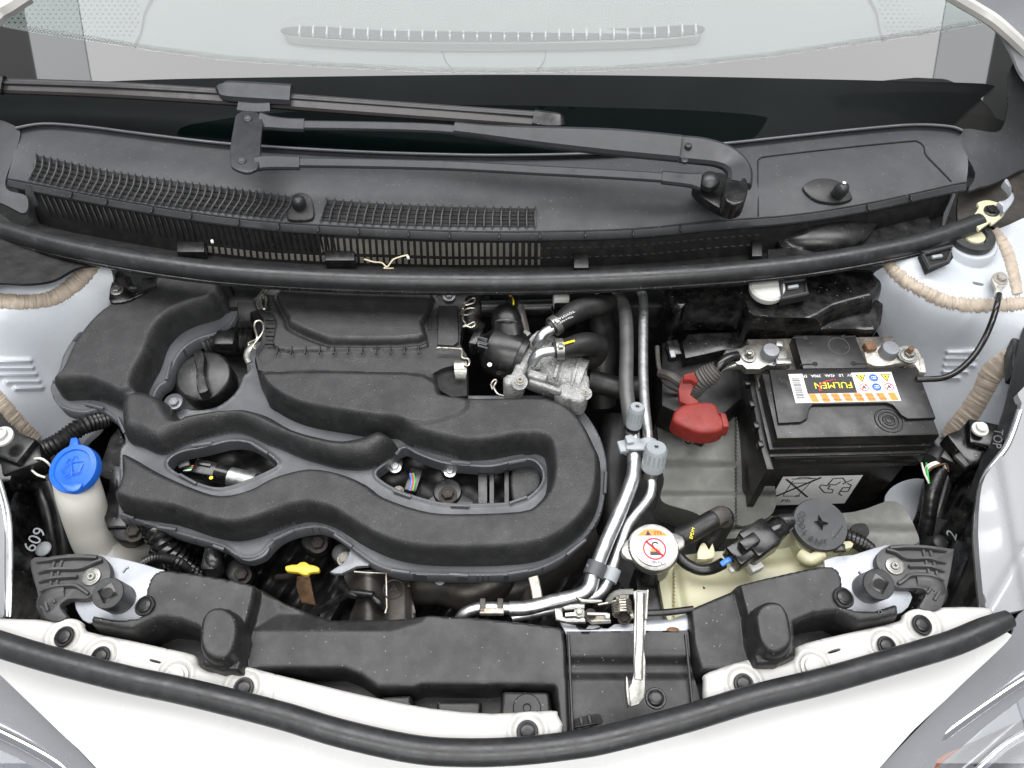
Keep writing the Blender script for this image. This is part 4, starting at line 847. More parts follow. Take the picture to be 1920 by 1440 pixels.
# right window
def flange_bolt(u, v, z, r, lab, m_='aluminium', base=True):
    t = thing('flange_bolt', lab, 'bolt', P(u, v, z), 'bolts in the window of the engine cover')
    hexbolt(P(u, v, z), r, MT[m_], t, name='bolt_head')
    if base: M = MB(); disc(M, P(u, v, z - 0.012), r * 2.2, 0.012); M.build('bolt_boss', MT['plastic_smooth'], t)
flange_bolt(741, 877, -0.055, 0.0050, 'shiny hex bolt at the left of the right cover window')
flange_bolt(844, 885, -0.055, 0.0050, 'shiny hex bolt at the top middle of the right cover window')
flange_bolt(747, 921, -0.065, 0.0045, 'dirty small bolt behind the blue and red wired plug', 'zinc_corroded', False)
flange_bolt(840, 929, -0.050, 0.0075, 'large dull grey bolt on a dark bracket in the right cover window', 'under_metal')
M = MB(); slab(M, [P(*p, -0.056) for p in [(796, 940), (818, 920), (822, 908), (840, 905), (860, 910), (866, 925), (888, 938), (888, 950), (796, 950)]], 0.01, 0.002); tag(M.build('coil_bracket', MT['plastic_smooth']), 'dark bracket under the large bolt in the right cover window', 'bracket')
IC = thing('coil_connector', 'black plug with blue red and green wires in the right window of the cover', 'connector', P(775, 905, -0.06))
M = MB(); box(M, P(776, 905, -0.056), (0.015, 0.030, 0.016), rotz(-12), 0.002); M.build('plug_body', MT['plastic_gloss'], IC)
for c_, du in (('wire_blue', -2), ('wire_red', 1), ('wire_green', 4)):
    M = MB(); tube(M, [P(771 + du, 888, -0.047), P(774 + du, 903, -0.045), P(770 + du, 920, -0.048)], 0.0012, 6); M.build('wire', MT[c_], IC)
M = MB(); tube(M, [P(775, 922, -0.056), P(762, 936, -0.06), P(740, 945, -0.065)], 0.006, 10, corr=(0.003, 0.12)); M.build('wire_conduit', MT['conduit'], IC)
for k, (u, v, w, h) in enumerate(((905, 905, 9, 40), (922, 905, 5, 40), (950, 905, 5, 46))):
    M = MB(); slab(M, [P(u + a * w, v + b * h, -0.052) for a, b in ((-1, -1), (1, -1), (1, 1), (-1, 1))], 0.02, 0.002); tag(M.build('manifold_rib', MT['plastic_smooth']), ('wide', 'narrow', 'rightmost')[k] + ' upright dark plastic rib in the right cover window', 'rib')
M = MB(); slab(M, [P(*p, -0.054) for p in cat([(960, 880), (1005, 872), (1016, 890), (1012, 915), (990, 930), (962, 940)], 4, True)], 0.03, 0.009, 3); tag(M.build('intake_runner', MT['plastic_filter']), 'rounded black intake runner at the right end of the cover window', 'intake runner')
# ================================================================ EGR VALVE
EV = thing('egr_valve', 'pale rough cast metal valve with a black plastic motor housing', 'valve', P(1010, 680, 0.0))
M = MB(); ax = P(985, 620, 0.008) - P(925, 652, 0.0)
lathe(M, [(0.012, -0.030), (0.0135, -0.018), (0.021, -0.013), (0.0305, -0.004), (0.032, 0.004), (0.032, 0.030), (0.029, 0.036), (0.034, 0.036), (0.034, 0.043), (0.02, 0.043)], P(930, 655, -0.012), P(1000, 682, -0.012) - P(930, 655, -0.012), 40); M.build('motor_housing', MT['plastic_smooth'], EV)
M = MB(); box(M, P(905, 645, 0.004), (0.030, 0.020, 0.020), rotz(-20), 0.004); box(M, P(893, 640, 0.004), (0.010, 0.026, 0.024), rotz(-20), 0.002); M.build('motor_socket', MT['plastic_gloss'], EV)
M = MB()
for dv in (-8, 0, 8): tube(M, [P(896, 640 + dv, 0.018), P(914, 645 + dv, 0.018)], 0.0012, 6, 2)
M.build('socket_ribs', MT['plastic_flange'], EV)
M = MB(); tube(M, [P(958, 640, 0.0), P(952, 612, 0.008), P(950, 598, 0.010), P(952, 585, 0.006)], [0.020, 0.019, 0.019, 0.015], 18); M.build('motor_plug', MT['plastic_smooth'], EV)
M = MB(); tube(M, [P(928, 605, 0.014), P(935, 601, 0.026), P(955, 600, 0.030), P(972, 606, 0.018)], 0.0016, 6); M.build('plug_rim', MT['plastic_flange'], EV)
M = MB(); disc(M, P(918, 684, 0.016), 0.0028, 0.0008); disc(M, P(918, 684, 0.0166), 0.0016, 0.0008); M.build('pale_dot', MT['print_white'], EV)
cb = bmesh.new()
def castadd(M):
    slab(M, [P(*p, 0.012) for p in cat([(975, 622), (984, 616), (996, 622), (1000, 640), (1010, 650), (1006, 662), (988, 690), (980, 714), (958, 722), (946, 718), (944, 706), (958, 700), (966, 682), (978, 655)], 2, True)], 0.034, 0.004)
    tube(M, [P(992, 688, -0.014), P(1030, 698, -0.013), P(1062, 708, -0.014), P(1092, 718, -0.015)], [0.026, 0.029, 0.0285, 0.0285], 26, 6)
    tube(M, [P(1000, 645, 0.0), P(1030, 660, 0.0), P(1060, 680, -0.004)], [0.018, 0.02, 0.02], 16)
    slab(M, [P(*p, 0.004) for p in cat([(1072, 684), (1096, 686), (1101, 700), (1106, 722), (1098, 748), (1082, 752), (1062, 745), (1040, 738), (1062, 700)], 3, True)], 0.03, 0.004)
    tube(M, [P(974, 716, 0.016), P(975, 718, -0.02)], 0.0095, 20, 2)
    for q in (0.25, 0.55, 0.85): tube(M, [P(1010 + 78 * q, 693 + 24 * q, -0.013), P(1014 + 78 * q, 694 + 24 * q, -0.013)], 0.0300, 26, 2)
    tube(M, [P(1098, 738, 0.004), P(1098, 739, -0.02)], 0.0075, 16, 2)
    tube(M, [P(1002, 638, 0.014), P(1014, 648, 0.015)], 0.011, 14, 2); tube(M, [P(996, 682, 0.016), P(1010, 680, 0.016)], 0.010, 14, 2)
    box(M, P(1022, 726, 0.012), (0.04, 0.006, 0.01), rotz(-22), 0.002); box(M, P(1045, 690, 0.020), (0.004, 0.03, 0.006), rotz(-15), 0.001)
    box(M, P(1008, 706, 0.018), (0.022, 0.010, 0.008), rotz(-20), 0.002)
M = MB(); castadd(M); M.build('cast_body', MT['cast_alu'], EV, sharp=50)
crossbolt(P(973, 637, 0.013), 0.0036, MT['aluminium'], EV); crossbolt(P(975, 714, 0.0162), 0.0042, MT['zinc_corroded'], EV); crossbolt(P(1098, 737, 0.0042), 0.0030, MT['zinc_corroded'], EV)
M = MB(); tube(M, [P(1006, 645, 0.020), P(1013, 634, 0.030), P(1022, 624, 0.034), P(1036, 616, 0.036)], 0.0064, 14); M.build('water_pipe', MT['aluminium'], EV)
M = MB(); tube(M, [P(998, 682, 0.020), P(1005, 668, 0.030), P(1018, 660, 0.034), P(1040, 657, 0.034)], 0.0064, 14); M.build('water_pipe', MT['aluminium'], EV)
def hose(name, pts, r, lab, m_='rubber_hose', **k):
    M = MB(); tube(M, [P(*p) for p in pts], r, 18, 8, **k); o = M.build(name, MT[m_]); tag(o, lab, 'hose'); return o
def band(c, axis, r, w, parent, name='hose_clamp', m_='zinc'):
    M = MB(); ax = Vector(axis).normalized()
    lathe(M, [(r, -w / 2), (r + 0.0012, -w / 2), (r + 0.0012, w / 2), (r, w / 2)], Vector(c), ax, 24)
    R = frame(ax); box(M, Vector(c) + (Vector((0, -0.4, 0.9)) - ax * Vector((0, -0.4, 0.9)).dot(ax)).normalized() * (r + 0.003), (0.006, 0.005, 0.005), R, 0.0008)
    return M.build(name, MT[m_], parent)
h = hose('coolant_hose', [(1030, 616, 0.034), (1050, 604, 0.036), (1075, 587, 0.034), (1100, 577, 0.03), (1122, 573, 0.024), (1140, 566, 0.012)], [0.0095, 0.0105, 0.0135, 0.0135, 0.0135, 0.013], 'upper black coolant hose with white lettering above the cast valve')
band(P(1041, 610, 0.035), P(1050, 604, 0.036) - P(1030, 618, 0.034), 0.0112, 0.008, h)
X = (P(1090, 580, 0.04) - P(1045, 602, 0.04)).normalized(); Y = Vector((0, 0, 1)).cross(X)
text('TOYOTA', P(1062, 591, 0.0475), 0.0055, -X, -Y + Vector((0, 0, 0.3)), MT['print_white'], h); text('TD6.6 ND50', P(1060, 600, 0.0475), 0.004, -X, -Y + Vector((0, 0, 0.3)), MT['print_white'], h)
h2 = hose('coolant_hose', [(1038, 657, 0.034), (1062, 652, 0.034), (1085, 647, 0.03), (1105, 645, 0.024), (1120, 652, 0.012), (1112, 670, -0.004), (1085, 680, -0.02)], [0.0095, 0.0112, 0.0135, 0.0138, 0.0138, 0.013, 0.013], 'lower black coolant hose with a yellow stripe bending down behind the valve')
band(P(1049, 655, 0.034), (1, 0.12, 0), 0.0116, 0.009, h2)
M = MB(); tube(M, [P(1056, 645, 0.0475), P(1066, 642, 0.0478), P(1077, 639, 0.0465)], 0.0012, 5); M.build('yellow_stripe', MT['print_yellow'], h2)
# connector above
CT = thing('sensor_connector', 'white locking plug hanging under the seal above the upper coolant hose', 'connector', P(1052, 560, 0.02))
M = MB(); box(M, P(1052, 560, 0.018), (0.020, 0.018, 0.022), bev=0.003); M.build('lock_cap', MT['white_plastic'], CT)
M = MB(); box(M, P(1053, 575, 0.010), (0.019, 0.016, 0.022), bev=0.003); box(M, P(1056, 596, -0.01), (0.03, 0.03, 0.02), bev=0.003); M.build('plug_body', MT['plastic_gloss'], CT)
HW = thing('wire_loom', 'frayed wire loom with one yellow wire above the black motor plug', 'wires', P(965, 580, 0.02))
for k in range(7):
    M = MB(); du = (k - 3) * 3.2; tube(M, [P(958 + du * 1.5, 548, 0.01), P(960 + du + (k % 3) * 3, 566, 0.02), P(962 + du * 0.7, 582, 0.02), P(966 + du * 0.6, 600, 0.012)], 0.0014, 6)
    M.build('wire', MT['print_yellow' if k == 2 else ('under_metal' if k % 2 else 'conduit')], HW)
M = MB(); tube(M, [P(972, 575, 0.015), P(978, 600, 0.01), P(983, 625, 0.0), P(978, 645, -0.01)], 0.007, 10); M.build('loom_tube', MT['rubber_dusty'], HW)
for (pts, r, lab, m_) in (([(1100, 712, -0.03), (1130, 720, -0.035), (1165, 728, -0.035), (1200, 726, -0.04)], 0.014, 'dark ribbed hose running right from the cast valve', 'rubber_hose'),
                          ([(1125, 590, -0.05), (1132, 640, -0.05), (1128, 700, -0.06), (1130, 760, -0.09)], 0.017, 'thick dark hose running down behind the air conditioning pipes', 'rubber_hose'),
                          ([(1155, 790, -0.10), (1150, 850, -0.10), (1145, 900, -0.11), (1150, 1000, -0.14)], 0.020, 'dusty dark hose in the gap right of the engine cover', 'rubber_hose'),
                          ([(1110, 1000, -0.16), (1000, 1090, -0.12), (900, 1110, -0.12), (830, 1100, -0.13)], 0.024, 'grimy brown pipe bending under the front edge of the cover', 'under_metal'),
                          ([(905, 545, -0.03), (900, 575, -0.03), (880, 600, -0.03), (900, 620, -0.04)], 0.012, 'thin dark hose between the filter box and the motor housing', 'rubber_hose'),
                          ([(900, 580, -0.02), (980, 578, -0.03), (1060, 576, -0.03)], 0.011, 'horizontal dark hose behind the wire loom', 'conduit')):
    hose('dark_hose', pts, r, lab, m_)
# ================================================================ AIR CONDITIONING PIPES
def pipe(lab, segs, cat_='pipe'):
    t = thing('air_conditioning_pipe', lab, cat_, P(*segs[0][0][0]))
    for pts, r, m_ in segs:
        M = MB(); tube(M, [P(*p) for p in pts], r, 18, 8); M.build('pipe_section', MT[m_], t)
    return t
p1 = pipe('thick pipe of the pair, black above and bright aluminium below, sweeping down to the latch', [([(1120, 552, 0.0), (1150, 556, 0.005), (1166, 568, 0.01), (1173, 595, 0.012), (1175, 650, 0.012), (1174, 720, 0.012), (1178, 762, 0.012), (1184, 800, 0.012)], 0.0085, 'pipe_black'),
  ([(1186, 808, 0.012), (1188, 830, 0.012), (1189, 880, 0.010), (1180, 915, 0.009), (1163, 958, 0.006), (1140, 1010, 0.002), (1120, 1060, -0.004), (1112, 1080, -0.006), (1104, 1104, -0.008), (1082, 1118, -0.009), (1040, 1128, -0.010), (990, 1140, -0.010), (955, 1142, -0.010)], 0.0078, 'aluminium'),
  ([(957, 1141, -0.010), (900, 1140, -0.010), (872, 1150, -0.014), (862, 1162, -0.02)], 0.0060, 'aluminium')])
p2 = pipe('thin mottled aluminium pipe of the pair, right of the thick one', [([(1196, 540, 0.0), (1206, 560, 0.008), (1206, 620, 0.012), (1206, 700, 0.012), (1209, 760, 0.013), (1213, 800, 0.013), (1216, 835, 0.012)], 0.0058, 'aluminium_dull'),
  ([(1219, 892, 0.006), (1222, 912, 0.005), (1216, 935, 0.004), (1195, 962, 0.002), (1178, 985, 0.0), (1165, 1020, -0.003), (1150, 1062, -0.008), (1140, 1090, -0.010), (1126, 1112, -0.012), (1100, 1122, -0.013), (1060, 1135, -0.014), (1010, 1148, -0.014), (960, 1158, -0.016)], 0.0055, 'aluminium')])
def servicecap(u, v, z, axis, r, h, parent):
    t = MB(); R = frame(axis)
    lathe(t, [(r, 0), (r, h * 0.35), (r * 0.95, h * 0.4), (r * 0.93, h * 0.92), (r * 0.82, h), (0.001, h + 0.0004)], P(u, v, z), axis, 28)
    for k in range(14):
        a = k * math.pi / 7; box(t, P(u, v, z) + R @ Vector((math.cos(a) * r * 0.95, math.sin(a) * r * 0.95, h * 0.62)), (0.0012, 0.0012, h * 0.5), R @ rotz(math.degrees(a)))
    o = t.build('service_cap', MT['cap_grey'], parent)
    t = MB(); e = P(u, v, z) + Vector(axis).normalized() * (h + 0.0006)
    for k in range(3): box(t, e, (0.0055, 0.0008, 0.0004), R @ rotz(60 * k))
    k = t.build('star_mark', MT['print_black'], parent); return o
ax1 = (-0.02, 0.55, 0.8)
M = MB(); tube(M, [P(1186, 808, 0.018), P(1188, 792, 0.028)], 0.0062, 16, 2); M.build('service_port', MT['zinc'], p1)
servicecap(1188, 797, 0.026, (0.05, 0.25, 1), 0.0088, 0.028, p1)
M = MB(); lathe(M, [(0.0074, 0), (0.0076, 0.010)], P(1187, 806, 0.018), (0.05, 0.3, 1)); M.build('port_collar', MT['plastic_gloss'], p1)
M = MB(); tube(M, [P(1219, 895, 0.005), P(1223, 880, 0.016)], 0.0075, 16, 2); M.build('service_port', MT['zinc'], p2)
servicecap(1224, 876, 0.014, (0.02, 0.3, 1), 0.0125, 0.030, p2)
def slabbox(t, name, c, size, ang, m_, bev=0.001, tilt=None):
    M = MB(); R = rotz(ang)
    if tilt is not None: R = R @ Matrix.Rotation(math.radians(tilt), 3, 'X')
    box(M, c, size, R, bev); return M.build(name, MT[m_], t)
BR = thing('pipe_bracket', 'pale grey plastic clamp holding the two aluminium pipes together', 'clamp', P(1195, 838, 0.02))
for (u, v) in ((1186, 838), (1214, 838)):
    M = MB(); lathe(M, [(0.0098, -0.006), (0.0112, -0.006), (0.0112, 0.006), (0.0098, 0.006)], P(u, v, 0.013), (0, 1, 0.05), 24); M.build('clamp_ring', MT['cap_grey'], BR)
slabbox(BR, 'clamp_arm', P(1200, 838, 0.022), (0.030, 0.009, 0.004), -3, 'cap_grey'); slabbox(BR, 'clamp_lug', P(1168, 838, 0.018), (0.010, 0.014, 0.006), 12, 'cap_grey'); slabbox(BR, 'clamp_lug', P(1180, 826, 0.024), (0.008, 0.010, 0.008), 12, 'cap_grey')
B2 = thing('pipe_bracket', 'dark grey plastic clip round both pipes near the radiator cap', 'clamp', P(1125, 1070, 0.0))
for (u, v, z, r) in ((1116, 1068, -0.004, 0.0092), (1146, 1078, -0.009, 0.0070)):
    M = MB(); lathe(M, [(r, -0.007), (r + 0.0013, -0.007), (r + 0.0013, 0.007), (r, 0.007)], P(u, v, z), P(1112, 1080, -0.006) - P(1120, 1060, -0.004), 22); M.build('clamp_ring', MT['cap_grey' if r < 0.008 else 'plastic_flange'], B2)
slabbox(B2, 'clamp_lug', P(1105, 1063, 0.0), (0.006, 0.006, 0.006), 20, 'plastic_flange')
B3 = thing('pipe_bracket', 'rusty steel clamp on the pipes in front of the cover', 'clamp', P(922, 1140, -0.01))
for u in (905, 938): slabbox(B3, 'clamp_strap', P(u, 1138, -0.004), (0.006, 0.015, 0.010), 0, 'under_metal')
slabbox(B3, 'clamp_bar', P(922, 1147, -0.003), (0.024, 0.006, 0.008), 0, 'zinc_corroded')
M = MB(); bar(M, [(1000, 1083, -0.03), (1004, 1100, -0.03), (1008, 1122, -0.03)], 0.008, 0.003); tag(M.build('stay_strip', MT['zinc_corroded']), 'narrow pale corroded steel strip below the front edge of the cover', 'stay')
# ================================================================ BATTERY
FL, FRr = P(1457, 822, 0.0), P(1763, 815, 0.0)
bx = (FRr - FL).normalized(); by = Vector((0, 0, 1)).cross(bx); bz = Vector((0, 0, 1)); BW = (FRr - FL).length
RB = Matrix((bx, by, bz)).transposed()
def bl_(x, y, z=0.0): return FL + bx * x + by * y + bz * z
def uvb(u, v, z=0.0):
    d = P(u, v, z) - FL; return d.dot(bx), d.dot(by)
BT = thing('battery', 'black car battery with FULMEN label and grimy rear terminal deck', 'battery', P(1600, 820, -0.19))
yb = uvb(1600, 696)[1]                    # rear of the raised lid
def bslab(name, pts, z, h, m_, bev=0.002, parent=BT, n=0):
    if n: pts = [tuple(p) for p in cat(pts, n, True)]
    M = MB(); slab(M, [bl_(p[0], p[1], z) for p in pts], h, bev); return M.build(name, MT[m_], parent)
rect = lambda x0, x1, y0, y1: [(x0, y0), (x1, y0), (x1, y1), (x0, y1)]
DY = uvb(1560, 632, -0.014)[1]
bslab('lid', rect(0.0, BW, 0.0, yb), 0.0, 0.022, 'battery_black', 0.003)
bslab('terminal_deck', rect(-0.002, BW - 0.004, yb - 0.01, DY), -0.014, 0.03, 'battery_dusty', 0.002)
bslab('lid_skirt', rect(-0.004, BW - 0.002, -0.003, DY), -0.020, 0.012, 'battery_black', 0.002)
bslab('skirt_band', rect(-0.008, BW - 0.004, -0.007, DY), -0.030, 0.030, 'battery_black', 0.003)
bslab('case', rect(-0.002, BW - 0.012, 0.0, DY - 0.005), -0.058, 0.13, 'battery_black', 0.003)
# raised rear part of the lid with the stepped handle edge
steps = [uvb(*p) for p in [(1441, 697), (1716, 692), (1752, 787), (1700, 789), (1688, 782), (1672, 763), (1660, 759), (1522, 762), (1516, 770), (1512, 788), (1500, 795), (1458, 797)]]
M = MB(); slab(M, [bl_(p[0], p[1], 0.0045) for p in steps], 0.006, 0.0012); M.build('lid_step', MT['battery_black'], BT)
gx = uvb(1667, 788); M = MB()
for r in (0.0055, 0.010, 0.0145): lathe(M, [(r, 0), (r + 0.0006, 0.0009), (r + 0.0016, 0.0009), (r + 0.0022, 0)], bl_(gx[0], gx[1], 0.0002), (0, 0, 1), 36, hollow=True)
disc(M, bl_(gx[0], gx[1], 0.0), 0.004, 0.0012); M.build('vent_ring', MT['battery_black'], BT)
M = MB(); tube(M, [bl_(0.004, -0.0075, -0.033), bl_(BW - 0.012, -0.0075, -0.033)], 0.0012, 6, smooth=False); tube(M, [bl_(0.012, -0.0075, -0.047), bl_(BW - 0.012, -0.0075, -0.047)], 0.0016, 6, smooth=False); M.build('moulded_bead', MT['battery_black'], BT)
text('12431', bl_(0.045, -0.0078, -0.040), 0.008, bx, bz, MT['plastic_flange'], BT, 'moulded_number'); text('2 5 0 2 2', bl_(BW - 0.03, -0.0078, -0.054), 0.007, bx, bz, MT['plastic_flange'], BT, 'moulded_number')
# top label
LZ = 0.0052
def luv(a, b):          # label coordinates 0..1 from the photo's label corners (turned by half a circle for lettering)
    c = [uvb(*p, LZ) for p in ((1477, 701), (1670, 698), (1691, 752), (1493, 755))]
    x0 = (c[0][0] + c[3][0]) / 2; x1 = (c[1][0] + c[2][0]) / 2; y1 = (c[0][1] + c[1][1]) / 2; y0 = (c[2][1] + c[3][1]) / 2
    return x0 + (x1 - x0) * a, y1 + (y0 - y1) * b
LB = None
M = MB(); slab(M, [bl_(*luv(a, b), LZ) for a, b in ((0, 0), (1, 0), (1, 1), (0, 1))], 0.0006); LB = M.build('top_label', MT['label_white'], BT)
def lp(name, pts, m_, lift): 
    M = MB(); M.add([bl_(*luv(a, b), LZ + lift) for a, b in pts], [tuple(range(len(pts)))]); return M.build(name, MT[m_], LB)
lp('black_field', [(0.135, 0.0), (0.61, 0.0), (0.61, 0.70), (0.135, 0.70)], 'label_black', 0.0001)
M = MB()
for k in range(8):
    a = 0.137 + k * 0.108; w_ = 0.07
    M.add([bl_(*luv(x, y), LZ + 0.0002) for x, y in ((a, 0.71), (min(a + w_, 0.985), 0.71), (min(a + w_ + 0.02, 1), 0.985), (a + 0.02, 0.985))], [(0, 1, 2, 3)])
M.build('orange_stripes', MT['print_orange'], LB)
M = MB(); R_ = np.random.RandomState(3); y = 0.14
while y < 0.86:
    h_ = 0.012 + 0.018 * R_.rand(); M.add([bl_(*luv(a, b), LZ + 0.0002) for a, b in ((0.02, y), (0.095, y), (0.095, y + h_), (0.02, y + h_))], [(0, 1, 2, 3)]); y += h_ + 0.012 + 0.012 * R_.rand()
M.build('barcode', MT['print_black'], LB)
L0 = (bl_(*luv(1, 0), 0) - bl_(*luv(0, 0), 0)).length; LH = (bl_(*luv(0, 1), 0) - bl_(*luv(0, 0), 0)).length
def ltxt(s, a, b, size, m_, name='lettering', lift=0.0004): return text(s, bl_(*luv(a, b), LZ + lift), size, -bx, -by, MT[m_], LB, name)
ltxt('FULMEN', 0.40, 0.42, LH * 0.30, 'print_yellow', 'brand_lettering')
o = ltxt('12V   L0   42Ah   390A   EN', 0.375, 0.09, LH * 0.135, 'print_white')
ltxt('Do not open. Consult your dealer or agent.', 0.56, 0.80, LH * 0.085, 'print_grey'); ltxt('Ne pas ouvrir. Consultez votre concessionnaire ou agent.', 0.56, 0.92, LH * 0.085, 'print_grey')
M = MB(); tube(M, [bl_(*luv(a, b), LZ + 0.0006) for a, b in ((0.44, 0.24), (0.36, 0.27), (0.29, 0.36), (0.265, 0.50), (0.262, 0.62))], [0.0003, 0.0005, 0.0007, 0.0010, 0.0013], 6, 5, flat=0.2); M.build('red_swoosh', MT['print_red'], LB)
for (a, b, kind) in ((0.70, 0.2, 'tri'), (0.82, 0.2, 'blue'), (0.94, 0.2, 'tri'), (0.70, 0.52, 'no'), (0.82, 0.52, 'blue'), (0.94, 0.52, 'no')):
    c = bl_(*luv(a - 0.01, b), LZ + 0.0003); r = LH * 0.13
    if kind == 'tri':
        M = MB(); M.add([c + bx * r * p + by * r * q for p, q in ((-1, 0.85), (1, 0.85), (0, -0.9))], [(2, 1, 0)]); w = M.build('warning_triangle', MT['print_yellow'], LB)
        M = MB(); 
        for (p, q, s_, t_) in ((-1, 0.85, 1, 0.85), (1, 0.85, 0, -0.9), (0, -0.9, -1, 0.85), (-0.3, 0.4, 0.3, 0.1), (0.0, 0.6, 0, -0.2)): tube(M, [c + bx * r * p + by * r * q, c + bx * r * s_ + by * r * t_], 0.0005, 4, smooth=False)
        M.build('triangle_outline', MT['print_black'], LB)
    elif kind == 'blue':
        M = MB(); disc(M, c, r, 0.0002, seg=24); M.build('blue_disc', MT['print_blue'], LB)
        M = MB(); tube(M, [c + bx * r * .5 + by * r * .3 + bz * .0004, c - bx * r * .5 + by * r * .3 + bz * .0004, c - bx * r * .5 - by * r * .25 + bz * .0004, c + bx * r * .5 - by * r * .25 + bz * .0004, c + bx * r * .5 + by * r * .3 + bz * .0004], 0.0005, 4, smooth=False); tube(M, [c + by * r * .3 + bz * .0004, c - by * r * .3 + bz * .0004], 0.0005, 4, smooth=False); M.build('blue_disc_sign', MT['print_white'], LB)
    else:
        M = MB(); lathe(M, [(r, 0), (r, 0.0003), (r * 0.84, 0.0003), (r * 0.84, 0)], c, seg=24, hollow=True); tube(M, [c + (bx + by) * r * .6, c - (bx + by) * r * .6], 0.0005, 4, smooth=False); M.build('prohibition_sign', MT['print_red'], LB)
        M = MB(); tube(M, [c + bx * r * .4 - by * r * .4, c, c - bx * r * .1 + by * r * .5], 0.0006, 4, smooth=False); tube(M, [c - bx * r * .5 - by * r * .1, c + bx * r * .3], 0.0005, 4, smooth=False); M.build('sign_picture', MT['print_black'], LB)
# front recycling sticker on the case
yf = 0.0; pf = bl_(0, yf, 0)
def fuv(u, v, lift=0.0):
    p = onplane(u, v, pf, by); return p - by * lift
M = MB(); M.add([fuv(u, v, 0.0006) for u, v in ((1468, 893), (1618, 890), (1583, 943), (1438, 947))], [(3, 2, 1, 0)]); FS = M.build('recycling_sticker', MT['label_silver'], BT)
def fline(M, pts, r=0.0006): tube(M, [fuv(u, v, 0.0009) for u, v in pts], r, 5, smooth=False)
M = MB(); fline(M, [(1474, 897), (1513, 930)], 0.0012); fline(M, [(1539, 894), (1455, 929)], 0.0010)
for pts in ([(1487, 900), (1468, 928)], [(1484, 897), (1530, 896)], [(1524, 899), (1498, 926)], [(1468, 929), (1490, 929)], [(1490, 898), (1500, 894), (1516, 894), (1526, 897)], [(1486, 905), (1520, 904)]): fline(M, pts, 0.0005)
lathe(M, [(0.0028, 0), (0.0028, 0.0005), (0.0018, 0.0005), (0.0018, 0)], fuv(1495, 929, 0.0006), -by, 18, hollow=True); M.build('crossed_bin', MT['print_black'], FS)
M = MB()
for pts in ([(1552, 907), (1562, 896), (1580, 895), (1586, 903)], [(1552, 907), (1566, 908), (1576, 902)], [(1586, 903), (1580, 906)], [(1588, 905), (1596, 908), (1590, 920), (1575, 920)], [(1575, 920), (1580, 913), (1592, 913)], [(1575, 920), (1572, 924), (1578, 928)], [(1540, 908), (1536, 912), (1545, 922), (1560, 923), (1562, 917), (1552, 915), (1556, 910), (1540, 908)], [(1586, 903), (1598, 898)]): fline(M, pts, 0.0007)
M.build('recycling_arrows', MT['print_black'], FS)
text('Pb', fuv(1473, 938, 0.0008), 0.0125, bx, bz, MT['print_black'], FS)
# insulated tray left of the battery
TB = thing('battery_tray', 'black plastic battery tray wall with ribbed top edge left of the battery', 'battery tray', P(1390, 900, -0.2))
M = MB(); slab(M, [P(*p, -0.020) for p in [(1392, 645), (1403, 645), (1441, 840), (1452, 880), (1438, 880), (1428, 845)]], 0.16, 0.002); M.build('tray_wall', MT['battery_black'], TB)
for (u, v) in ((1403, 720), (1412, 760), (1420, 800), (1428, 835)): slabbox(TB, 'wall_rib', P(u - 3, v, -0.022), (0.006, 0.008, 0.010), 8, 'battery_black')
# covers and terminals
o = thing('terminal_cover', 'square black plate with slotted corners between the battery terminals', 'cover plate', P(1550, 660, 0.0))
M = MB(); slab(M, [P(*p, 0.006) for p in [(1488, 628), (1604, 628), (1628, 690), (1506, 691)]], 0.022, 0.002); M.build('plate', MT['battery_black'], o)
for pts in ([(1510, 634), (1486, 634)], [(1581, 633), (1604, 631)], [(1528, 683), (1500, 684)], [(1600, 682), (1625, 682)]):
    M = MB(); tube(M, [P(u, v, 0.006) for u, v in pts], 0.0011, 6, smooth=False); disc(M, P(*pts[0], 0.0055), 0.0032, 0.001); M.build('slot', MT['black_deep'], o)
M = MB(); lathe(M, [(0.0125, 0), (0.0125, 0.0004), (0.012, 0.0004), (0.012, 0)], P(1573, 649, 0.0059), seg=36, hollow=True); M.build('round_mark', MT['plastic_flange'], o)
PT = thing('positive_terminal', 'pale corroded clamp on the left battery post with a hex nut', 'battery clamp', P(1430, 665, 0.0))
M = MB(); slab(M, [P(*p, 0.004) for p in cat([(1356, 664), (1362, 655), (1388, 652), (1400, 646), (1418, 648), (1426, 650), (1452, 650), (1455, 642), (1466, 642), (1466, 652), (1477, 656), (1478, 680), (1476, 690), (1460, 688), (1440, 684), (1425, 692), (1400, 692), (1392, 684), (1360, 682)], 1, True)], 0.010, 0.0015); M.build('clamp_body', MT['zinc'], PT)
slabbox(PT, 'clamp_jaw', P(1467, 682, 0.006), (0.018, 0.008, 0.012), 2, 'zinc'); slabbox(PT, 'clamp_jaw', P(1460, 648, 0.008), (0.008, 0.009, 0.010), -10, 'zinc')
M = MB(); lathe(M, [(0.0110, 0), (0.0102, 0.012), (0.0092, 0.0135), (0.001, 0.014)], P(1441, 668, 0.002)); M.build('post', MT['lead'], PT)
hexbolt(P(1404, 668, 0.005), 0.0062, MT['zinc'], PT, name='nut'); M = MB(); disc(M, P(1404, 665, 0.0115), 0.003, 0.0055); M.build('stud', MT['zinc'], PT)
NT = thing('negative_terminal', 'corroded brown and grey clamp on the right battery post with rusty stud', 'battery clamp', P(1680, 670, 0.0))
M = MB(); slab(M, [P(*p, 0.002) for p in cat([(1620, 660), (1640, 652), (1655, 646), (1672, 650), (1690, 654), (1706, 648), (1722, 655), (1730, 672), (1727, 700), (1716, 684), (1700, 678), (1678, 682), (1660, 686), (1640, 686), (1626, 680)], 1, True)], 0.010, 0.0015); M.build('clamp_body', MT['zinc_corroded'], NT)
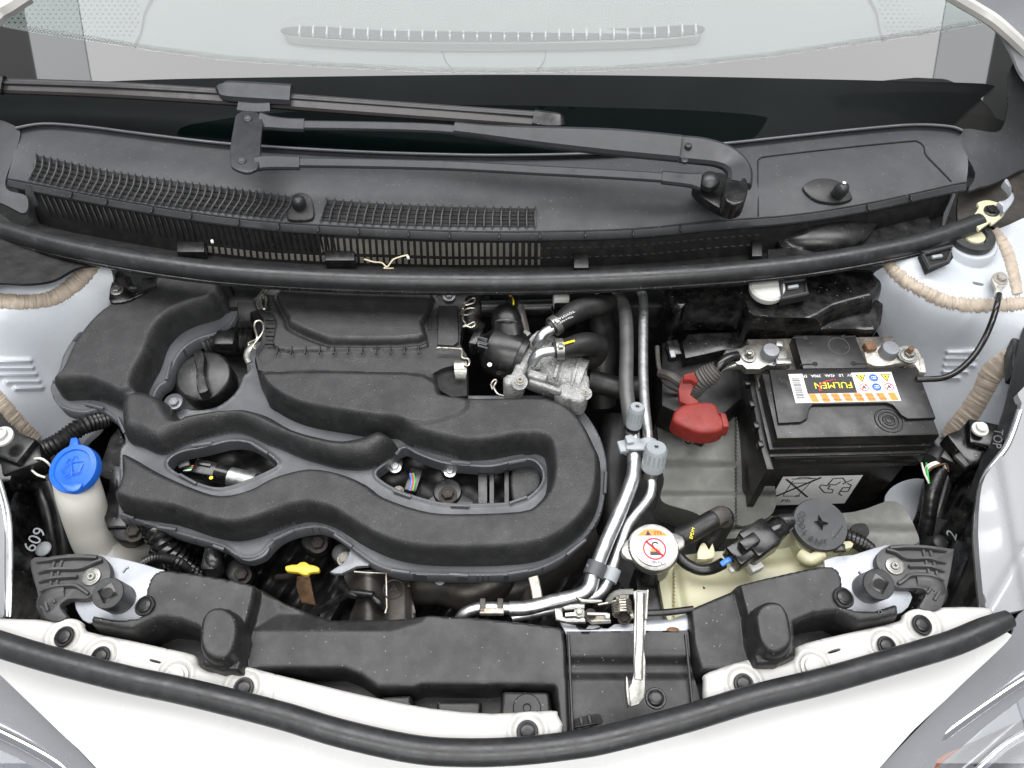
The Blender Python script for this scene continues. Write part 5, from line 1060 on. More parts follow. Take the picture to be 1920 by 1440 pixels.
M = MB(); lathe(M, [(0.0112, 0), (0.0104, 0.012), (0.0095, 0.0135), (0.001, 0.014)], P(1663, 664, 0.001)); M.build('post', MT['lead'], NT)
M = MB(); lathe(M, [(0.0125, 0), (0.0125, 0.002)], P(1701, 666, 0.004)); M.build('washer', MT['zinc'], NT)
hexbolt(P(1703, 666, 0.006), 0.0062, MT['zinc'], NT, name='nut'); M = MB(); disc(M, P(1705, 659, 0.013), 0.0034, 0.007); M.build('stud', MT['rust'], NT)
slabbox(NT, 'clamp_jaw', P(1630, 652, 0.003), (0.012, 0.012, 0.010), 15, 'rust'); slabbox(NT, 'clamp_ear', P(1724, 692, -0.006), (0.006, 0.022, 0.018), -8, 'zinc_corroded')
CB = thing('positive_cable', 'thick black taped positive cable falling from the left terminal', 'cable', P(1340, 700, 0.0))
M = MB(); tube(M, [P(*p) for p in [(1383, 668, 0.012), (1365, 672, 0.014), (1352, 682, 0.012), (1342, 694, 0.006)]], 0.0062, 14); M.build('cable', MT['plastic_gloss'], CB)
M = MB(); tube(M, [P(*p) for p in [(1345, 690, 0.008), (1330, 702, 0.0), (1312, 715, -0.01), (1296, 735, -0.03)]], [0.009, 0.0125, 0.0125, 0.011], 14, corr=(0.0035, 0.06)); M.build('braid_sleeve', MT['rubber_dusty'], CB)
M = MB(); tube(M, [P(*p) for p in [(1378, 682, 0.006), (1356, 690, 0.004), (1346, 700, 0.0), (1338, 712, -0.004)]], [0.004, 0.003, 0.003, 0.005], 8, flat=0.5); M.build('cable_tie', MT['zinc'], CB)
# red terminal boot
RC = thing('terminal_boot', 'faded red plastic terminal boot flipped open beside the battery', 'terminal cover', P(1315, 790, -0.02))
M = MB(); slab(M, [P(*p, 0.004) for p in cat([(1268, 766), (1282, 757), (1310, 752), (1335, 753), (1345, 760), (1350, 775), (1362, 786), (1360, 800), (1345, 808), (1322, 810), (1300, 806), (1266, 790), (1262, 778)], 2, True)], 0.026, 0.005, 4); M.build('boot_body', MT['red_plastic'], RC)
M = MB(); slab(M, [P(*p, 0.006) for p in [(1350, 772), (1362, 774), (1367, 790), (1368, 800), (1356, 800)]], 0.02, 0.003); M.build('boot_ear', MT['red_plastic'], RC)
M = MB(); slab(M, [P(*p) for p in [(1279, 706, 0.020), (1299, 700, 0.020), (1309, 712, 0.016), (1300, 725, 0.010), (1294, 740, 0.006), (1310, 752, 0.004), (1306, 760, 0.002), (1290, 760, 0.0), (1274, 752, 0.0), (1272, 730, 0.006)]], 0.006, 0.001); M.build('boot_lid', MT['red_plastic'], RC)
M = MB(); slab(M, [P(*p) for p in [(1283, 702, 0.028), (1300, 697, 0.026), (1309, 713, 0.02), (1306, 718, 0.018), (1296, 712, 0.020), (1282, 712, 0.024)]], 0.008, 0.001); M.build('boot_lip', MT['red_plastic'], RC)
# relay box behind the battery
RX = thing('relay_box', 'black lidded relay and fuse box under the rear seal behind the battery', 'fuse box', P(1450, 590, 0.0))
rxo = [(1252, 540), (1252, 590), (1262, 604), (1275, 600), (1290, 592), (1375, 592), (1392, 606), (1403, 620), (1480, 624), (1600, 622), (1640, 624), (1650, 600), (1650, 562), (1630, 520), (1400, 520)]
rx2 = wpoly([(1258, 500), (1262, 575), (1300, 578), (1380, 580), (1396, 596), (1410, 606), (1500, 610), (1540, 600), (1570, 582), (1632, 565), (1644, 560), (1638, 500)], 0.018, 2)
rx3 = wpoly([(1245, 480), (1258, 588), (1275, 586), (1292, 582), (1380, 582), (1398, 600), (1410, 610), (1480, 614), (1642, 614), (1645, 560), (1640, 480)], 0.0, 2)
def rxz(x, y):
    z = np.full(len(x), -0.018); z = smax(z, -0.018 + dome(sdf(x, y, rx3), 0.003, 0.014), 0.001)
    return smax(z, -0.004 + dome(sdf(x, y, rx2), 0.010, 0.024), 0.002)
relief('box_lid', MT['plastic_gloss'], RX, rxo, -0.010, rxz, cell=0.0024, skirt=0.06, sm=2, feats=[rx2, rx3])
M = MB(); slab(M, [P(*p, -0.035) for p in [(1290, 625), (1395, 620), (1400, 650), (1360, 656), (1285, 672), (1278, 640)]], 0.04, 0.003); M.build('box_shoulder', MT['plastic_gloss'], RX)
text('RELAY & FUSE', P(1318, 548, 0.0205), 0.007, (1, 0, 0), (0, 1, 0), MT['plastic_gloss'], RX, 'moulded_lettering')
M = MB(); slab(M, [P(*p, -0.055) for p in [(1240, 640), (1290, 640), (1290, 672), (1400, 660), (1400, 740), (1330, 800), (1240, 760)]], 0.05, 0.005); tag(M.build('box_base', MT['under_dark']), 'dark base block under the relay box left of the battery', 'block')
M = MB(); lathe(M, [(0.020, -0.004), (0.022, 0.0), (0.0225, 0.006), (0.020, 0.009), (0.001, 0.010)], P(1437, 544, 0.028)); tag(M.build('fluid_cap', MT['white_plastic']), 'round white fluid cap half hidden under the rear seal behind the battery', 'fluid cap')
WB = thing('wire_bundle', 'small tangled wires and glossy plug in the dark left of the relay box', 'wires', P(1262, 660, 0))
for k, pts in enumerate(([(1232, 650, -0.03), (1236, 690, -0.03), (1250, 720, -0.04), (1280, 735, -0.05)], [(1258, 650, -0.02), (1262, 660, -0.02), (1258, 675, -0.02)], [(1238, 700, -0.03), (1262, 708, -0.02), (1285, 728, -0.03)])):
    M = MB(); tube(M, [P(*p) for p in pts], (0.003, 0.005, 0.006)[k], 8); M.build('wire', MT[('spring_wire', 'plastic_gloss', 'rubber_dusty')[k]] if k else MT['rubber_dusty'], WB)
slabbox(WB, 'plug', P(1262, 658, -0.015), (0.014, 0.022, 0.016), 8, 'plastic_gloss'); slabbox(WB, 'plug_latch', P(1261, 664, -0.006), (0.006, 0.010, 0.003), 8, 'cap_grey')
# gearbox
GB = thing('gearbox', 'grey green cast gearbox housing left of and under the battery', 'gearbox', P(1300, 860, -0.1))
surf('casting', MT['gearbox'], GB, [(1238, 760), (1300, 750), (1400, 770), (1450, 900), (1450, 960), (1400, 985), (1376, 985), (1345, 1010), (1320, 975), (1300, 960), (1250, 945), (1238, 930), (1245, 900), (1236, 850)], [(1240, 760, -0.11), (1340, 850, -0.09), (1430, 900, -0.11), (1260, 940, -0.12), (1400, 980, -0.13), (1300, 800, -0.095)], cell=4, skirt=0.12,
     extra=lambda u, v: 0.008 * np.tanh((v - 870) / 5) * (u < 1380) + 0.005 * np.tanh((v - 925) / 4))
surf('casting', MT['gearbox'], GB, [(1380, 965), (1470, 968), (1600, 960), (1680, 940), (1720, 1000), (1712, 1022), (1640, 1030), (1560, 1030), (1400, 1010), (1340, 1012), (1332, 1000), (1372, 990)], [(1380, 965, -0.13), (1600, 960, -0.12), (1700, 1000, -0.10), (1400, 1010, -0.14)], cell=5, skirt=0.08, extra=lambda u, v: 0.006 * np.tanh((v - 990) / 4))
M = MB(); slab(M, [P(*p, -0.09) for p in cat([(1598, 985), (1622, 982), (1630, 1000), (1616, 1012), (1600, 1005)], 4, True)], 0.01); M.build('casting_hole', MT['black_deep'], GB)
hexbolt(P(1290, 828, -0.088), 0.005, MT['under_metal'], GB)
surf('chassis_rail', MT['body_grey'], None, [(1660, 930), (1700, 900), (1745, 905), (1750, 960), (1715, 1030), (1670, 1000)], [(1660, 930, -0.12), (1745, 905, -0.13), (1715, 1030, -0.14)], cell=8); tag(bpy.data.objects['chassis_rail'], 'grey painted chassis rail between battery and black headlamp wall', 'chassis rail')
# ================================================================ WASHER NECK
WN = thing('washer_filler', 'off white washer filler neck with a bright blue flip cap', 'washer filler', P(170, 950, -0.1))
cz = 0.0
M = MB(); tube(M, [P(140, 894, -0.030), P(150, 930, -0.035), P(168, 985, -0.075), P(190, 1030, -0.11), P(235, 1060, -0.13)], [0.0235, 0.0245, 0.0250, 0.026, 0.03], 28, 8); M.build('neck', MT['neck_white'], WN)
axc = Vector((-0.28, -0.05, 1)).normalized()
M = MB(); lathe(M, [(0.0270, -0.010), (0.0275, -0.002), (0.0268, 0.0008), (0.0215, 0.0014), (0.0205, -0.0006), (0.001, 0.0004)], P(137, 878, 0.002), (-0.10, -0.22, 1), 48); CP = M.build('blue_cap', MT['cap_blue'], WN)
M = MB(); slab(M, [P(*p, 0.0035) for p in cat([(130, 850), (131, 824), (137, 820), (145, 821), (147, 838), (150, 850)], 2, True)], 0.008, 0.0015); M.build('cap_tab', MT['cap_blue'], CP); M = MB(); slab(M, [P(*p, 0.003) for p in cat([(112, 904), (128, 908), (152, 904), (150, 914), (140, 921), (126, 920), (117, 912)], 3, True)], 0.007, 0.002); M.build('cap_tab', MT['cap_blue'], CP)
M = MB()
def capl(pts, r=0.0006): tube(M, [P(u, v, 0.0043 + (v - 878) * -0.00002) for u, v in pts], r, 5, 3)
capl([(113, 880), (125, 872), (140, 867), (158, 866)]); capl([(158, 866), (152, 876), (147, 886)]); capl([(147, 886), (138, 886), (128, 889), (121, 893)]); capl([(121, 893), (116, 886), (113, 880)]); capl([(133, 870), (134, 880), (134, 892)]); capl([(124, 868), (130, 860), (136, 866)]); capl([(136, 862), (142, 856), (147, 860)])
M.build('embossed_symbol', MT['cap_blue'], CP)
M = MB(); slab(M, [P(*p, -0.085) for p in cat([(147, 1000), (152, 998), (160, 1040), (146, 1035), (145, 1015)], 2, True)], 0.01, 0.001); M.build('neck_fin', MT['neck_white'], WN)
M = MB(); tube(M, [P(210, 1060, -0.12), P(250, 1052, -0.13), P(280, 1030, -0.14), (P(300, 1020, -0.16))], [0.03, 0.028, 0.02, 0.016], 20); slab(M, [P(*p, -0.10) for p in cat([(180, 1060), (195, 1030), (206, 1020), (222, 1032), (240, 1052), (262, 1062), (262, 1090), (180, 1080)], 3, True)], 0.05, 0.006); M.build('tank_shoulder', MT['neck_white'], WN)
# ================================================================ LEFT CLUTTER
hose('wiring_conduit', [(45, 850, -0.06), (75, 845, -0.05), (105, 832, -0.045), (130, 815, -0.045), (158, 797, -0.045), (200, 785, -0.06)], 0.0105, 'black ribbed wiring conduit crossing below the left inner wing', 'conduit', corr=(0.0045, 0.10))
M = MB(); slab(M, [P(*p, -0.055) for p in [(205, 820), (222, 800), (240, 840), (240, 990), (200, 990), (190, 960), (205, 900), (180, 890)]], 0.02, 0.003); tag(M.build('engine_bracket', MT['plastic_gloss']), 'black punched bracket plate between washer cap and engine cover', 'bracket'); eb = bpy.data.objects['engine_bracket']
for u, v, r in ((227, 828, 0.0025), (225, 860, 0.010), (208, 883, 0.0025)):
    M = MB(); disc(M, P(u, v, -0.0548), r, 0.0005); M.build('plate_hole', MT['black_deep'], eb)
LH = thing('loom_plug_block', 'tangle of black loom plugs and pale wires at the left edge', 'connector block', P(30, 860, -0.03))
slabbox(LH, 'block', P(28, 845, -0.035), (0.05, 0.035, 0.03), -20, 'plastic_smooth', 0.004); slabbox(LH, 'block', P(50, 870, -0.045), (0.045, 0.03, 0.03), 25, 'plastic_smooth', 0.004); slabbox(LH, 'block', P(8, 880, -0.05), (0.04, 0.05, 0.03), 5, 'plastic_gloss', 0.004)
for pts in ([(65, 860, -0.03), (78, 860, -0.025), (90, 868, -0.03), (96, 876, -0.04)], [(60, 882, -0.04), (70, 890, -0.035), (84, 895, -0.04)]):
    M = MB(); tube(M, [P(*p) for p in pts], 0.0013, 6); M.build('wire', MT['wire_white'], LH)
for k, pts in enumerate(([(92, 900, -0.06), (108, 950, -0.08), (118, 1000, -0.10), (125, 1050, -0.12)], [(70, 900, -0.08), (90, 960, -0.09), (104, 1040, -0.12)])):
    hose('dark_hose', pts, 0.0085, ('black taped loom hanging left of the washer filler neck', 'thin black loom at far left behind the washer neck')[k], 'conduit')
BW2 = thing('wing_bolt', 'white flanged bolt at the far left edge above the black block', 'bolt', P(5, 820, 0.0))
M = MB(); lathe(M, [(0.0125, 0), (0.0125, 0.003), (0.008, 0.004), (0.008, 0.009), (0.006, 0.010), (0.0055, 0.007), (0.001, 0.007)], P(5, 820, 0.0)); M.build('bolt_head', MT['white_plastic'], BW2)
# dark fans of sheet on both sides (headlamp housings)
for s, (pts, zz, lab) in enumerate((([(-60, 900), (20, 880), (60, 900), (85, 960), (100, 1050), (110, 1165), (-60, 1165)], [(0, 900, -0.05), (90, 1000, -0.13), (20, 1160, -0.03), (0, 1000, -0.04), (100, 1150, -0.08)], 'black headlamp housing panel with 609 chalked on it at left'),
                    ([(1690, 1030), (1720, 960), (1742, 880), (1800, 830), (1870, 800), (1850, 880), (1828, 960), (1845, 1140), (1860, 1170), (1720, 1170), (1700, 1060)], [(1720, 960, -0.12), (1840, 860, -0.04), (1830, 1000, -0.04), (1840, 1160, -0.02), (1720, 1160, -0.08), (1750, 1040, -0.12)], 'black headlamp housing panel with a chalked 2 at right'))):
    HP = surf('lamp_housing', MT['plastic_gloss'], None, pts, zz, cell=9, extra=lambda u, v: 0.006 * np.tanh((u * 0.8 + v * 0.3 - (300 if s == 0 else 1760)) / 6) + 0.003 * np.sin(u * .09 + v * .05)); tag(HP, lab, 'lamp housing')
    if s == 0: HL1 = HP
    else: HL2 = HP
fz1 = lambda u, v: tps([(0, 900, -0.05), (90, 1000, -0.13), (20, 1160, -0.03), (0, 1000, -0.04), (100, 1150, -0.08)])(np.array([float(u)]), np.array([float(v)]))[0] + 0.012
text('609', P(66, 1012, -0.075), 0.019, (0.25, 1.0, 0.0), (-1, 0.25, 0.6), MT['cap_grey'], HL1, 'chalk_number')
M = MB(); ball(M, P(81, 1029, -0.085), 0.009, sz=0.3); M.build('paint_dab', MT['cap_grey'], HL1)
text('2', P(1785, 1003, -0.075), 0.020, (0.5, 1.0, 0.0), (-1, 0.5, 0.4), MT['cap_grey'], HL2, 'chalk_number')
M = MB(); ball(M, P(1764, 1016, -0.085), 0.009, sz=0.3); M.build('paint_dab', MT['plastic_cover'], HL2)
RH = thing('loom_plug_block', 'black plug block with white bolt beside the beige sealant at right', 'connector block', P(1830, 850, -0.03))
slabbox(RH, 'block', P(1812, 850, -0.05), (0.05, 0.045, 0.05), 20, 'plastic_gloss', 0.004); slabbox(RH, 'block', P(1800, 870, -0.06), (0.05, 0.03, 0.03), -35, 'plastic_smooth', 0.003); slabbox(RH, 'latch', P(1806, 862, -0.03), (0.014, 0.018, 0.006), 30, 'plastic_bracket', 0.002)
slabbox(RH, 'block', P(1840, 825, -0.03), (0.04, 0.035, 0.03), -15, 'plastic_gloss', 0.004)
M = MB(); lathe(M, [(0.009, 0), (0.009, 0.003), (0.006, 0.004), (0.006, 0.008), (0.0045, 0.009), (0.001, 0.008)], P(1836, 806, -0.008)); M.build('bolt_head', MT['white_plastic'], RH)
LM = thing('wire_loom', 'black taped loom with pale wires fanning out right of the battery', 'wires', P(1745, 890, -0.06))
for k in range(5):
    M = MB(); tube(M, [P(1726 + k * 3, 880 + k * 2, -0.06), P(1730 + k * 5, 868 + k * 2, -0.052), P(1745 + k * 7, 862 + k * 2, -0.052), P(1766 + k * 3, 872 + k * 3, -0.06)] if k > 1 else [P(1728 + k * 9, 868, -0.055), P(1733 + k * 6, 886, -0.053), P(1742, 906, -0.06)], 0.0012, 6); M.build('wire', MT[('wire_white', 'wire_green', 'wire_white', 'wire_white', 'rust')[k]], LM)
M = MB(); tube(M, [P(1765, 880, -0.065), P(1748, 920, -0.075), P(1742, 960, -0.09), P(1735, 1000, -0.11)], 0.0088, 14, corr=(0.009, 0.03)); tube(M, [P(1780, 875, -0.07), P(1768, 925, -0.085), P(1755, 970, -0.10)], 0.008, 12); M.build('taped_stem', MT['conduit'], LM)
M = MB(); tube(M, [P(1752, 830, -0.06), P(1758, 850, -0.06), P(1745, 868, -0.06)], 0.014, 12); M.build('tape_bulge', MT['conduit'], LM)
# ================================================================ BELOW THE COVER FRONT
o = hose('corrugated_hose', [(288, 985, -0.06), (302, 1010, -0.06), (318, 1035, -0.07), (345, 1058, -0.09), (370, 1075, -0.11)], 0.0145, 'glossy black corrugated hose emerging under the left end of the cover', 'plastic_gloss', corr=(0.0065, 0.10))
hose('wiring_conduit', [(272, 1055, -0.04), (290, 1047, -0.035), (315, 1048, -0.035), (335, 1055, -0.04), (350, 1068, -0.06)], 0.0055, 'thin grey ribbed conduit above the left lock carrier', 'conduit', corr=(0.003, 0.12))
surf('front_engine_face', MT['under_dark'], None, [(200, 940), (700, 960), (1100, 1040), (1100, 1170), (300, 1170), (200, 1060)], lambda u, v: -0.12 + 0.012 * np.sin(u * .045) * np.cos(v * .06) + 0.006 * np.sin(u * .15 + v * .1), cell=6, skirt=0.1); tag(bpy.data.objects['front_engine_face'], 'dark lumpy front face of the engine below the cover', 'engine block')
def bolt1(u, v, z, r, m_, lab, boss=0):
    t = thing('engine_bolt', lab, 'bolt', P(u, v, z)); hexbolt(P(u, v, z), r, MT[m_], t, name='bolt_head')
    if boss: M = MB(); disc(M, P(u, v, z - 0.02), r * boss, 0.021); M.build('bolt_boss', MT['under_dark'], t)
bolt1(253, 999, -0.06, 0.008, 'under_metal', 'large dark bolt beside the corrugated hose at left', 2.4)
bolt1(597, 1021, -0.075, 0.0075, 'under_metal', 'rusty hex bolt above the yellow dipstick handle', 2.2)
bolt1(647, 1049, -0.06, 0.006, 'zinc_corroded', 'dull hex bolt on the clamp beside the heat shield', 2)
bolt1(455, 1080, -0.07, 0.007, 'under_metal', 'dark bolt just behind the left radiator cover', 2)
bolt1(825, 1088, -0.06, 0.004, 'lead', 'small bolt hanging below the centre of the cover rim')
DS = thing('dipstick', 'yellow dipstick handle on a grimy brown bracket', 'dipstick', P(567, 1067, -0.03))
M = MB(); slab(M, [P(*p, -0.030) for p in cat([(534, 1064), (538, 1060), (556, 1058), (562, 1054), (572, 1053), (580, 1058), (595, 1062), (599, 1067), (596, 1072), (582, 1073), (576, 1078), (566, 1077), (558, 1073), (538, 1071)], 2, True)], 0.005, 0.0015); M.build('handle', MT['yellow'], DS)
M = MB(); tube(M, [P(567, 1068, -0.035), P(545, 1080, -0.055), P(520, 1082, -0.07)], 0.0035, 8); M.build('tube_neck', MT['under_metal'], DS)
M = MB(); slab(M, [P(*p) for p in [(556, 1080, -0.05), (580, 1080, -0.05), (585, 1105, -0.06), (592, 1135, -0.07), (565, 1130, -0.07), (555, 1100, -0.06)]], 0.004, 0.001); M.build('rusty_bracket', MT['rust'], DS)
slabbox(DS, 'hose_stub', P(398, 1050, -0.06), (0.018, 0.03, 0.02), 0, 'plastic_smooth', 0.005)
hose('dark_hose', [(400, 1040, -0.06), (401, 1060, -0.06), (402, 1090, -0.08)], 0.011, 'short black vertical hose stub in front of the cover', 'plastic_smooth')
for pts, lab in (([(640, 1100, -0.06), (660, 1115, -0.05), (690, 1115, -0.05), (710, 1130, -0.05), (722, 1142, -0.06)], 'black oxygen sensor lead curling over the heat shield'), ([(590, 1150, -0.08), (640, 1120, -0.06), (660, 1112, -0.05), (700, 1116, -0.045)], 'second black lead joining from the left over the heat shield')):
    hose('sensor_lead', pts, 0.0042, lab, 'conduit')
HS = thing('heat_shield', 'stained grey steel heat shield with a stamped round emblem', 'heat shield', P(710, 1120, -0.08))
surf('shield_sheet', MT['under_metal'], HS, [(655, 1070), (755, 1072), (765, 1082), (770, 1110), (772, 1175), (660, 1175), (668, 1120), (650, 1095)], lambda u, v: -0.075 + 0.02 * np.exp(-((u - 690) / 30) ** 2) + 0.004 * np.exp(-((u - 766) / 4) ** 2), cell=4, extra=None)
M = MB(); lathe(M, [(0.010, 0), (0.0108, 0.0006), (0.0116, 0)], P(738, 1105, -0.052), hollow=True); tube(M, [P(731, 1110, -0.053), P(738, 1097, -0.053), P(745, 1110, -0.053)], 0.0006, 5, smooth=False); tube(M, [P(733, 1106, -0.053), P(744, 1104, -0.053)], 0.0006, 5, smooth=False); M.build('stamped_emblem', MT['under_metal'], HS)
M = MB(); tube(M, [P(664, 1072, -0.05), P(690, 1074, -0.05), P(724, 1075, -0.05), P(725, 1140, -0.055), P(722, 1150, -0.055)], 0.001, 6, smooth=False); M.build('spring_rod', MT['zinc_corroded'], HS)
M = MB(); slab(M, [P(*p, -0.045) for p in cat([(658, 1028), (672, 1040), (692, 1050), (690, 1060), (668, 1062), (640, 1075), (618, 1072), (640, 1058), (652, 1045)], 2, True)], 0.006, 0.001); tag(M.build('clamp_plate', MT['lead']), 'folded steel clamp plate under the cover rim beside the heat shield', 'clamp')
hose('exhaust_pipe', [(770, 1100, -0.11), (830, 1098, -0.10), (880, 1110, -0.095), (925, 1090, -0.09), (935, 1060, -0.09)], 0.022, 'rusty grey exhaust manifold pipe under the front of the cover', 'under_metal')
hose('exhaust_pipe', [(985, 1070, -0.11), (990, 1110, -0.11), (980, 1160, -0.12)], 0.014, 'upright brownish pipe right of the manifold under the cover', 'under_metal')
surf('radiator_fan_shroud', MT['black_deep'], None, [(1100, 900), (1240, 900), (1330, 960), (1330, 1180), (1060, 1180)], lambda u, v: u * 0 - 0.16, cell=20); tag(bpy.data.objects['radiator_fan_shroud'], 'black fan shroud deep below the radiator cap', 'fan shroud')
# ================================================================ COOLING PARTS
CTK = thing('coolant_tank', 'cream plastic coolant tank with dirty marks behind the right radiator cover', 'coolant tank', P(1400, 1060, -0.05))
ctz = [(1240, 1040, -0.035), (1300, 1030, -0.03), (1500, 1010, -0.03), (1600, 1020, -0.03), (1280, 1160, -0.04), (1420, 1100, -0.03), (1600, 1070, -0.03)]
surf('tank_body', MT['tank_cream'], CTK, [(1234, 1070), (1242, 1052), (1258, 1046), (1282, 1041), (1345, 1034), (1420, 1032), (1470, 1028), (1530, 1015), (1590, 1012), (1605, 1022), (1612, 1040), (1600, 1075), (1540, 1090), (1390, 1120), (1300, 1175), (1255, 1172)], ctz, cell=4, skirt=0.09, sm=3,
     extra=lambda u, v: 0.006 * np.tanh((v - (1062 + (1290 - u) * 0.05)) / 5) * (u > 1262) - 0.005 * np.exp(-((u - 1262 - (v - 1060) * 0.18) / 11) ** 2) + 0.0)
M = MB(); lathe(M, [(0.030, -0.05), (0.027, -0.03), (0.0255, 0.0)], P(1534, 1008, -0.018)); M.build('filler_neck', MT['tank_cream'], CTK)
M = MB(); tube(M, [P(1502, 1040, -0.015), P(1520, 1050, -0.010), P(1540, 1040, -0.012)], 0.007, 12); M.build('neck_spout', MT['tank_cream'], CTK)
M = MB(); slab(M, [P(*p, -0.012) for p in cat([(1308, 1048), (1312, 1024), (1320, 1017), (1326, 1024), (1330, 1030), (1336, 1018), (1340, 1034), (1338, 1046)], 2, True)], 0.01, 0.001); M.build('hose_cradle', MT['tank_cream'], CTK)
M = MB(); slab(M, [P(*p, -0.014) for p in cat([(1548, 1030), (1552, 1018), (1595, 1014), (1598, 1026), (1570, 1032)], 2, True)], 0.01, 0.001); M.build('tank_shelf', MT['tank_cream'], CTK); slabbox(CTK, 'square_clip', P(1573, 1028, -0.01), (0.012, 0.009, 0.006), -5, 'plastic_gloss', 0.001)
M = MB(); disc(M, P(1320, 1102, -0.028), 0.0015, 0.0006); M.build('spot', MT['print_black'], CTK)
CC = thing('coolant_filler_lid', 'flat dark coolant cap with COOLANT lettering and raised star', 'coolant cap', P(1540, 982, 0.0))
M = MB(); lathe(M, [(0.0285, -0.006), (0.0290, 0.0), (0.0280, 0.002), (0.001, 0.0028)], P(1537, 984, 0.0), (0.03, -0.08, 1), 44); M.build('cap_disc', MT['plastic_cowl'], CC)
M = MB(); slab(M, [P(*p, 0.0015) for p in cat([(1560, 955), (1585, 972), (1580, 988), (1560, 1012)], 2, True)], 0.005, 0.0015); slab(M, [P(*p, 0.0008) for p in cat([(1498, 975), (1500, 990), (1492, 988), (1480, 999), (1478, 993), (1490, 985)], 2, True)], 0.005, 0.001); M.build('cap_strap', MT['plastic_cowl'], CC)
M = MB()
for a, b in (((1527, 978), (1553, 981)), ((1535, 966), (1542, 993))):
    c = P((a[0] + b[0]) / 2, (a[1] + b[1]) / 2, 0.003); pa, pb = P(*a, 0.003), P(*b, 0.003); n_ = (pb - pa).cross(Vector((0, 0, 1))).normalized() * 0.0025
    slab(M, [pa, c + n_, pb, c - n_], 0.002, 0.0)
    for v in M.v[-8:]: pass
tube(M, [P(1527, 978, 0.004), P(1540, 979, 0.0075), P(1553, 981, 0.004)], [0.0004, 0.0022, 0.0004], 4, smooth=False); tube(M, [P(1535, 966, 0.004), P(1540, 979, 0.0075), P(1542, 993, 0.004)], [0.0004, 0.0022, 0.0004], 4, smooth=False)
M.build('raised_star', MT['plastic_gloss'], CC)
ctr = P(1537, 984, 0.0034)
for ch, th in zip('COOLANT', (148, 168, 188, 210, 232, 254, 274)):
    a = math.radians(th); p = ctr + Vector((math.cos(a) * 0.0205, math.sin(a) * 0.0205, 0.0018 + math.sin(a) * 0.0018 - math.cos(a) * 0.0006)); text(ch, p, 0.0092, Vector((-math.sin(a), math.cos(a), 0)), Vector((-math.cos(a), -math.sin(a), 0)), MT['black_deep'], CC, 'letter', thick=0.0006)
RCp = thing('pressure_cap', 'steel radiator cap with round white and orange warning sticker', 'radiator cap', P(1226, 1030, 0.02))
M = MB(); lathe(M, [(0.0255, -0.008), (0.0262, 0.0), (0.0245, 0.0038), (0.0225, 0.0042), (0.001, 0.0040)], P(1225, 1028, 0.010), (0, -0.06, 1), 48); slab(M, [P(*p, 0.0105) for p in cat([(1188, 1003), (1171, 1017), (1165, 1033), (1174, 1047), (1198, 1053), (1226, 1056), (1250, 1048), (1264, 1037), (1284, 1024), (1281, 1006), (1262, 998), (1240, 990), (1210, 992)], 2, True)], 0.006, 0.002); M.build('cap_metal', MT['zinc'], RCp)
M = MB(); tube(M, [P(1225, 1038, -0.002), P(1222, 1068, -0.045)], [0.020, 0.0175], 24, 3); M.build('filler_neck', MT['plastic_gloss'], RCp)
cc = P(1225, 1026, 0.0147); cx = Vector((1, -0.08, 0)).normalized(); cy = Vector((0.08, 1, 0.0)).normalized(); R0 = 0.0198
M = MB(); disc(M, cc, R0, 0.0004, seg=48); STK = M.build('warning_sticker', MT['label_white'], RCp)
M = MB(); pts = [cc + Vector((math.cos(a) * R0, math.sin(a) * R0, 0.0006)) for a in np.linspace(math.radians(38), math.radians(142), 16)]; M.add(pts, [tuple(range(16))]); M.build('orange_segment', MT['print_orange'], STK)
M = MB(); o_ = cc + Vector((-0.004, 0.0145, 0.0008)); M.add([o_ + Vector(p) for p in ((-0.003, -0.002, 0), (0.003, -0.002, 0), (0, 0.004, 0))], [(0, 1, 2)]); tube(M, [cc + Vector((0.003 + dx, 0.0132 + dy, 0.0008)) for dx, dy in ((0, 0), (0, 0.0035), (0.003, 0.0035), (0.003, 0), (0.003, 0.0035), (0.006, 0.003), (0.006, 0))], 0.0004, 4, smooth=False); M.build('warning_marks', MT['print_black'], STK)
rc_ = cc + Vector((0.001, -0.002, 0.0006))
M = MB(); lathe(M, [(0.0120, 0), (0.0120, 0.0004), (0.0102, 0.0004), (0.0102, 0)], rc_, seg=40, hollow=True); tube(M, [rc_ + Vector((-0.008, 0.008, 0.0006)), rc_ + Vector((0.008, -0.008, 0.0006))], 0.0010, 5, smooth=False); M.build('prohibition_ring', MT['print_red'], STK)
M = MB(); flat = lambda pts, l=0.0004: M.add([rc_ + Vector((a, b, l)) for a, b in pts], [tuple(range(len(pts)))])
flat([(-0.005, -0.007), (0.006, -0.007), (0.005, -0.003), (-0.005, -0.003)]); tube(M, [rc_ + Vector((a, b, 0.0006)) for a, b in ((0.0, 0.001), (-0.002, 0.005), (0.001, 0.007), (0.004, 0.0055))], 0.0007, 5); M.build('hand_mark', MT['print_black'], STK)
M = MB(); flat([(-0.005, -0.003), (0.006, -0.003), (0.006, 0.001), (0.004, -0.001), (0.002, 0.001), (0.0, -0.001), (-0.003, 0.001)], 0.0005); M.build('heat_mark', MT['print_orange'], STK)
text('108kPa', cc + Vector((0.0, -0.0165, 0.0007)), 0.0050, cx, cy, MT['print_black'], STK)
for u, sg in ((1180, 1), (1268, -1)):
    text('D', P(u, 1028 - (u - 1180) * 0.12, 0.0125), 0.007, (sg, 0, 0), (0, sg, 0), MT['zinc_corroded'], RCp, 'stamped_letter')
M = MB(); slab(M, [P(*p, -0.05) for p in [(1190, 1065), (1255, 1065), (1268, 1110), (1300, 1180), (1200, 1185)]], 0.05, 0.004); tag(M.build('radiator', MT['plastic_smooth']), 'black radiator top tank below the radiator cap', 'radiator')
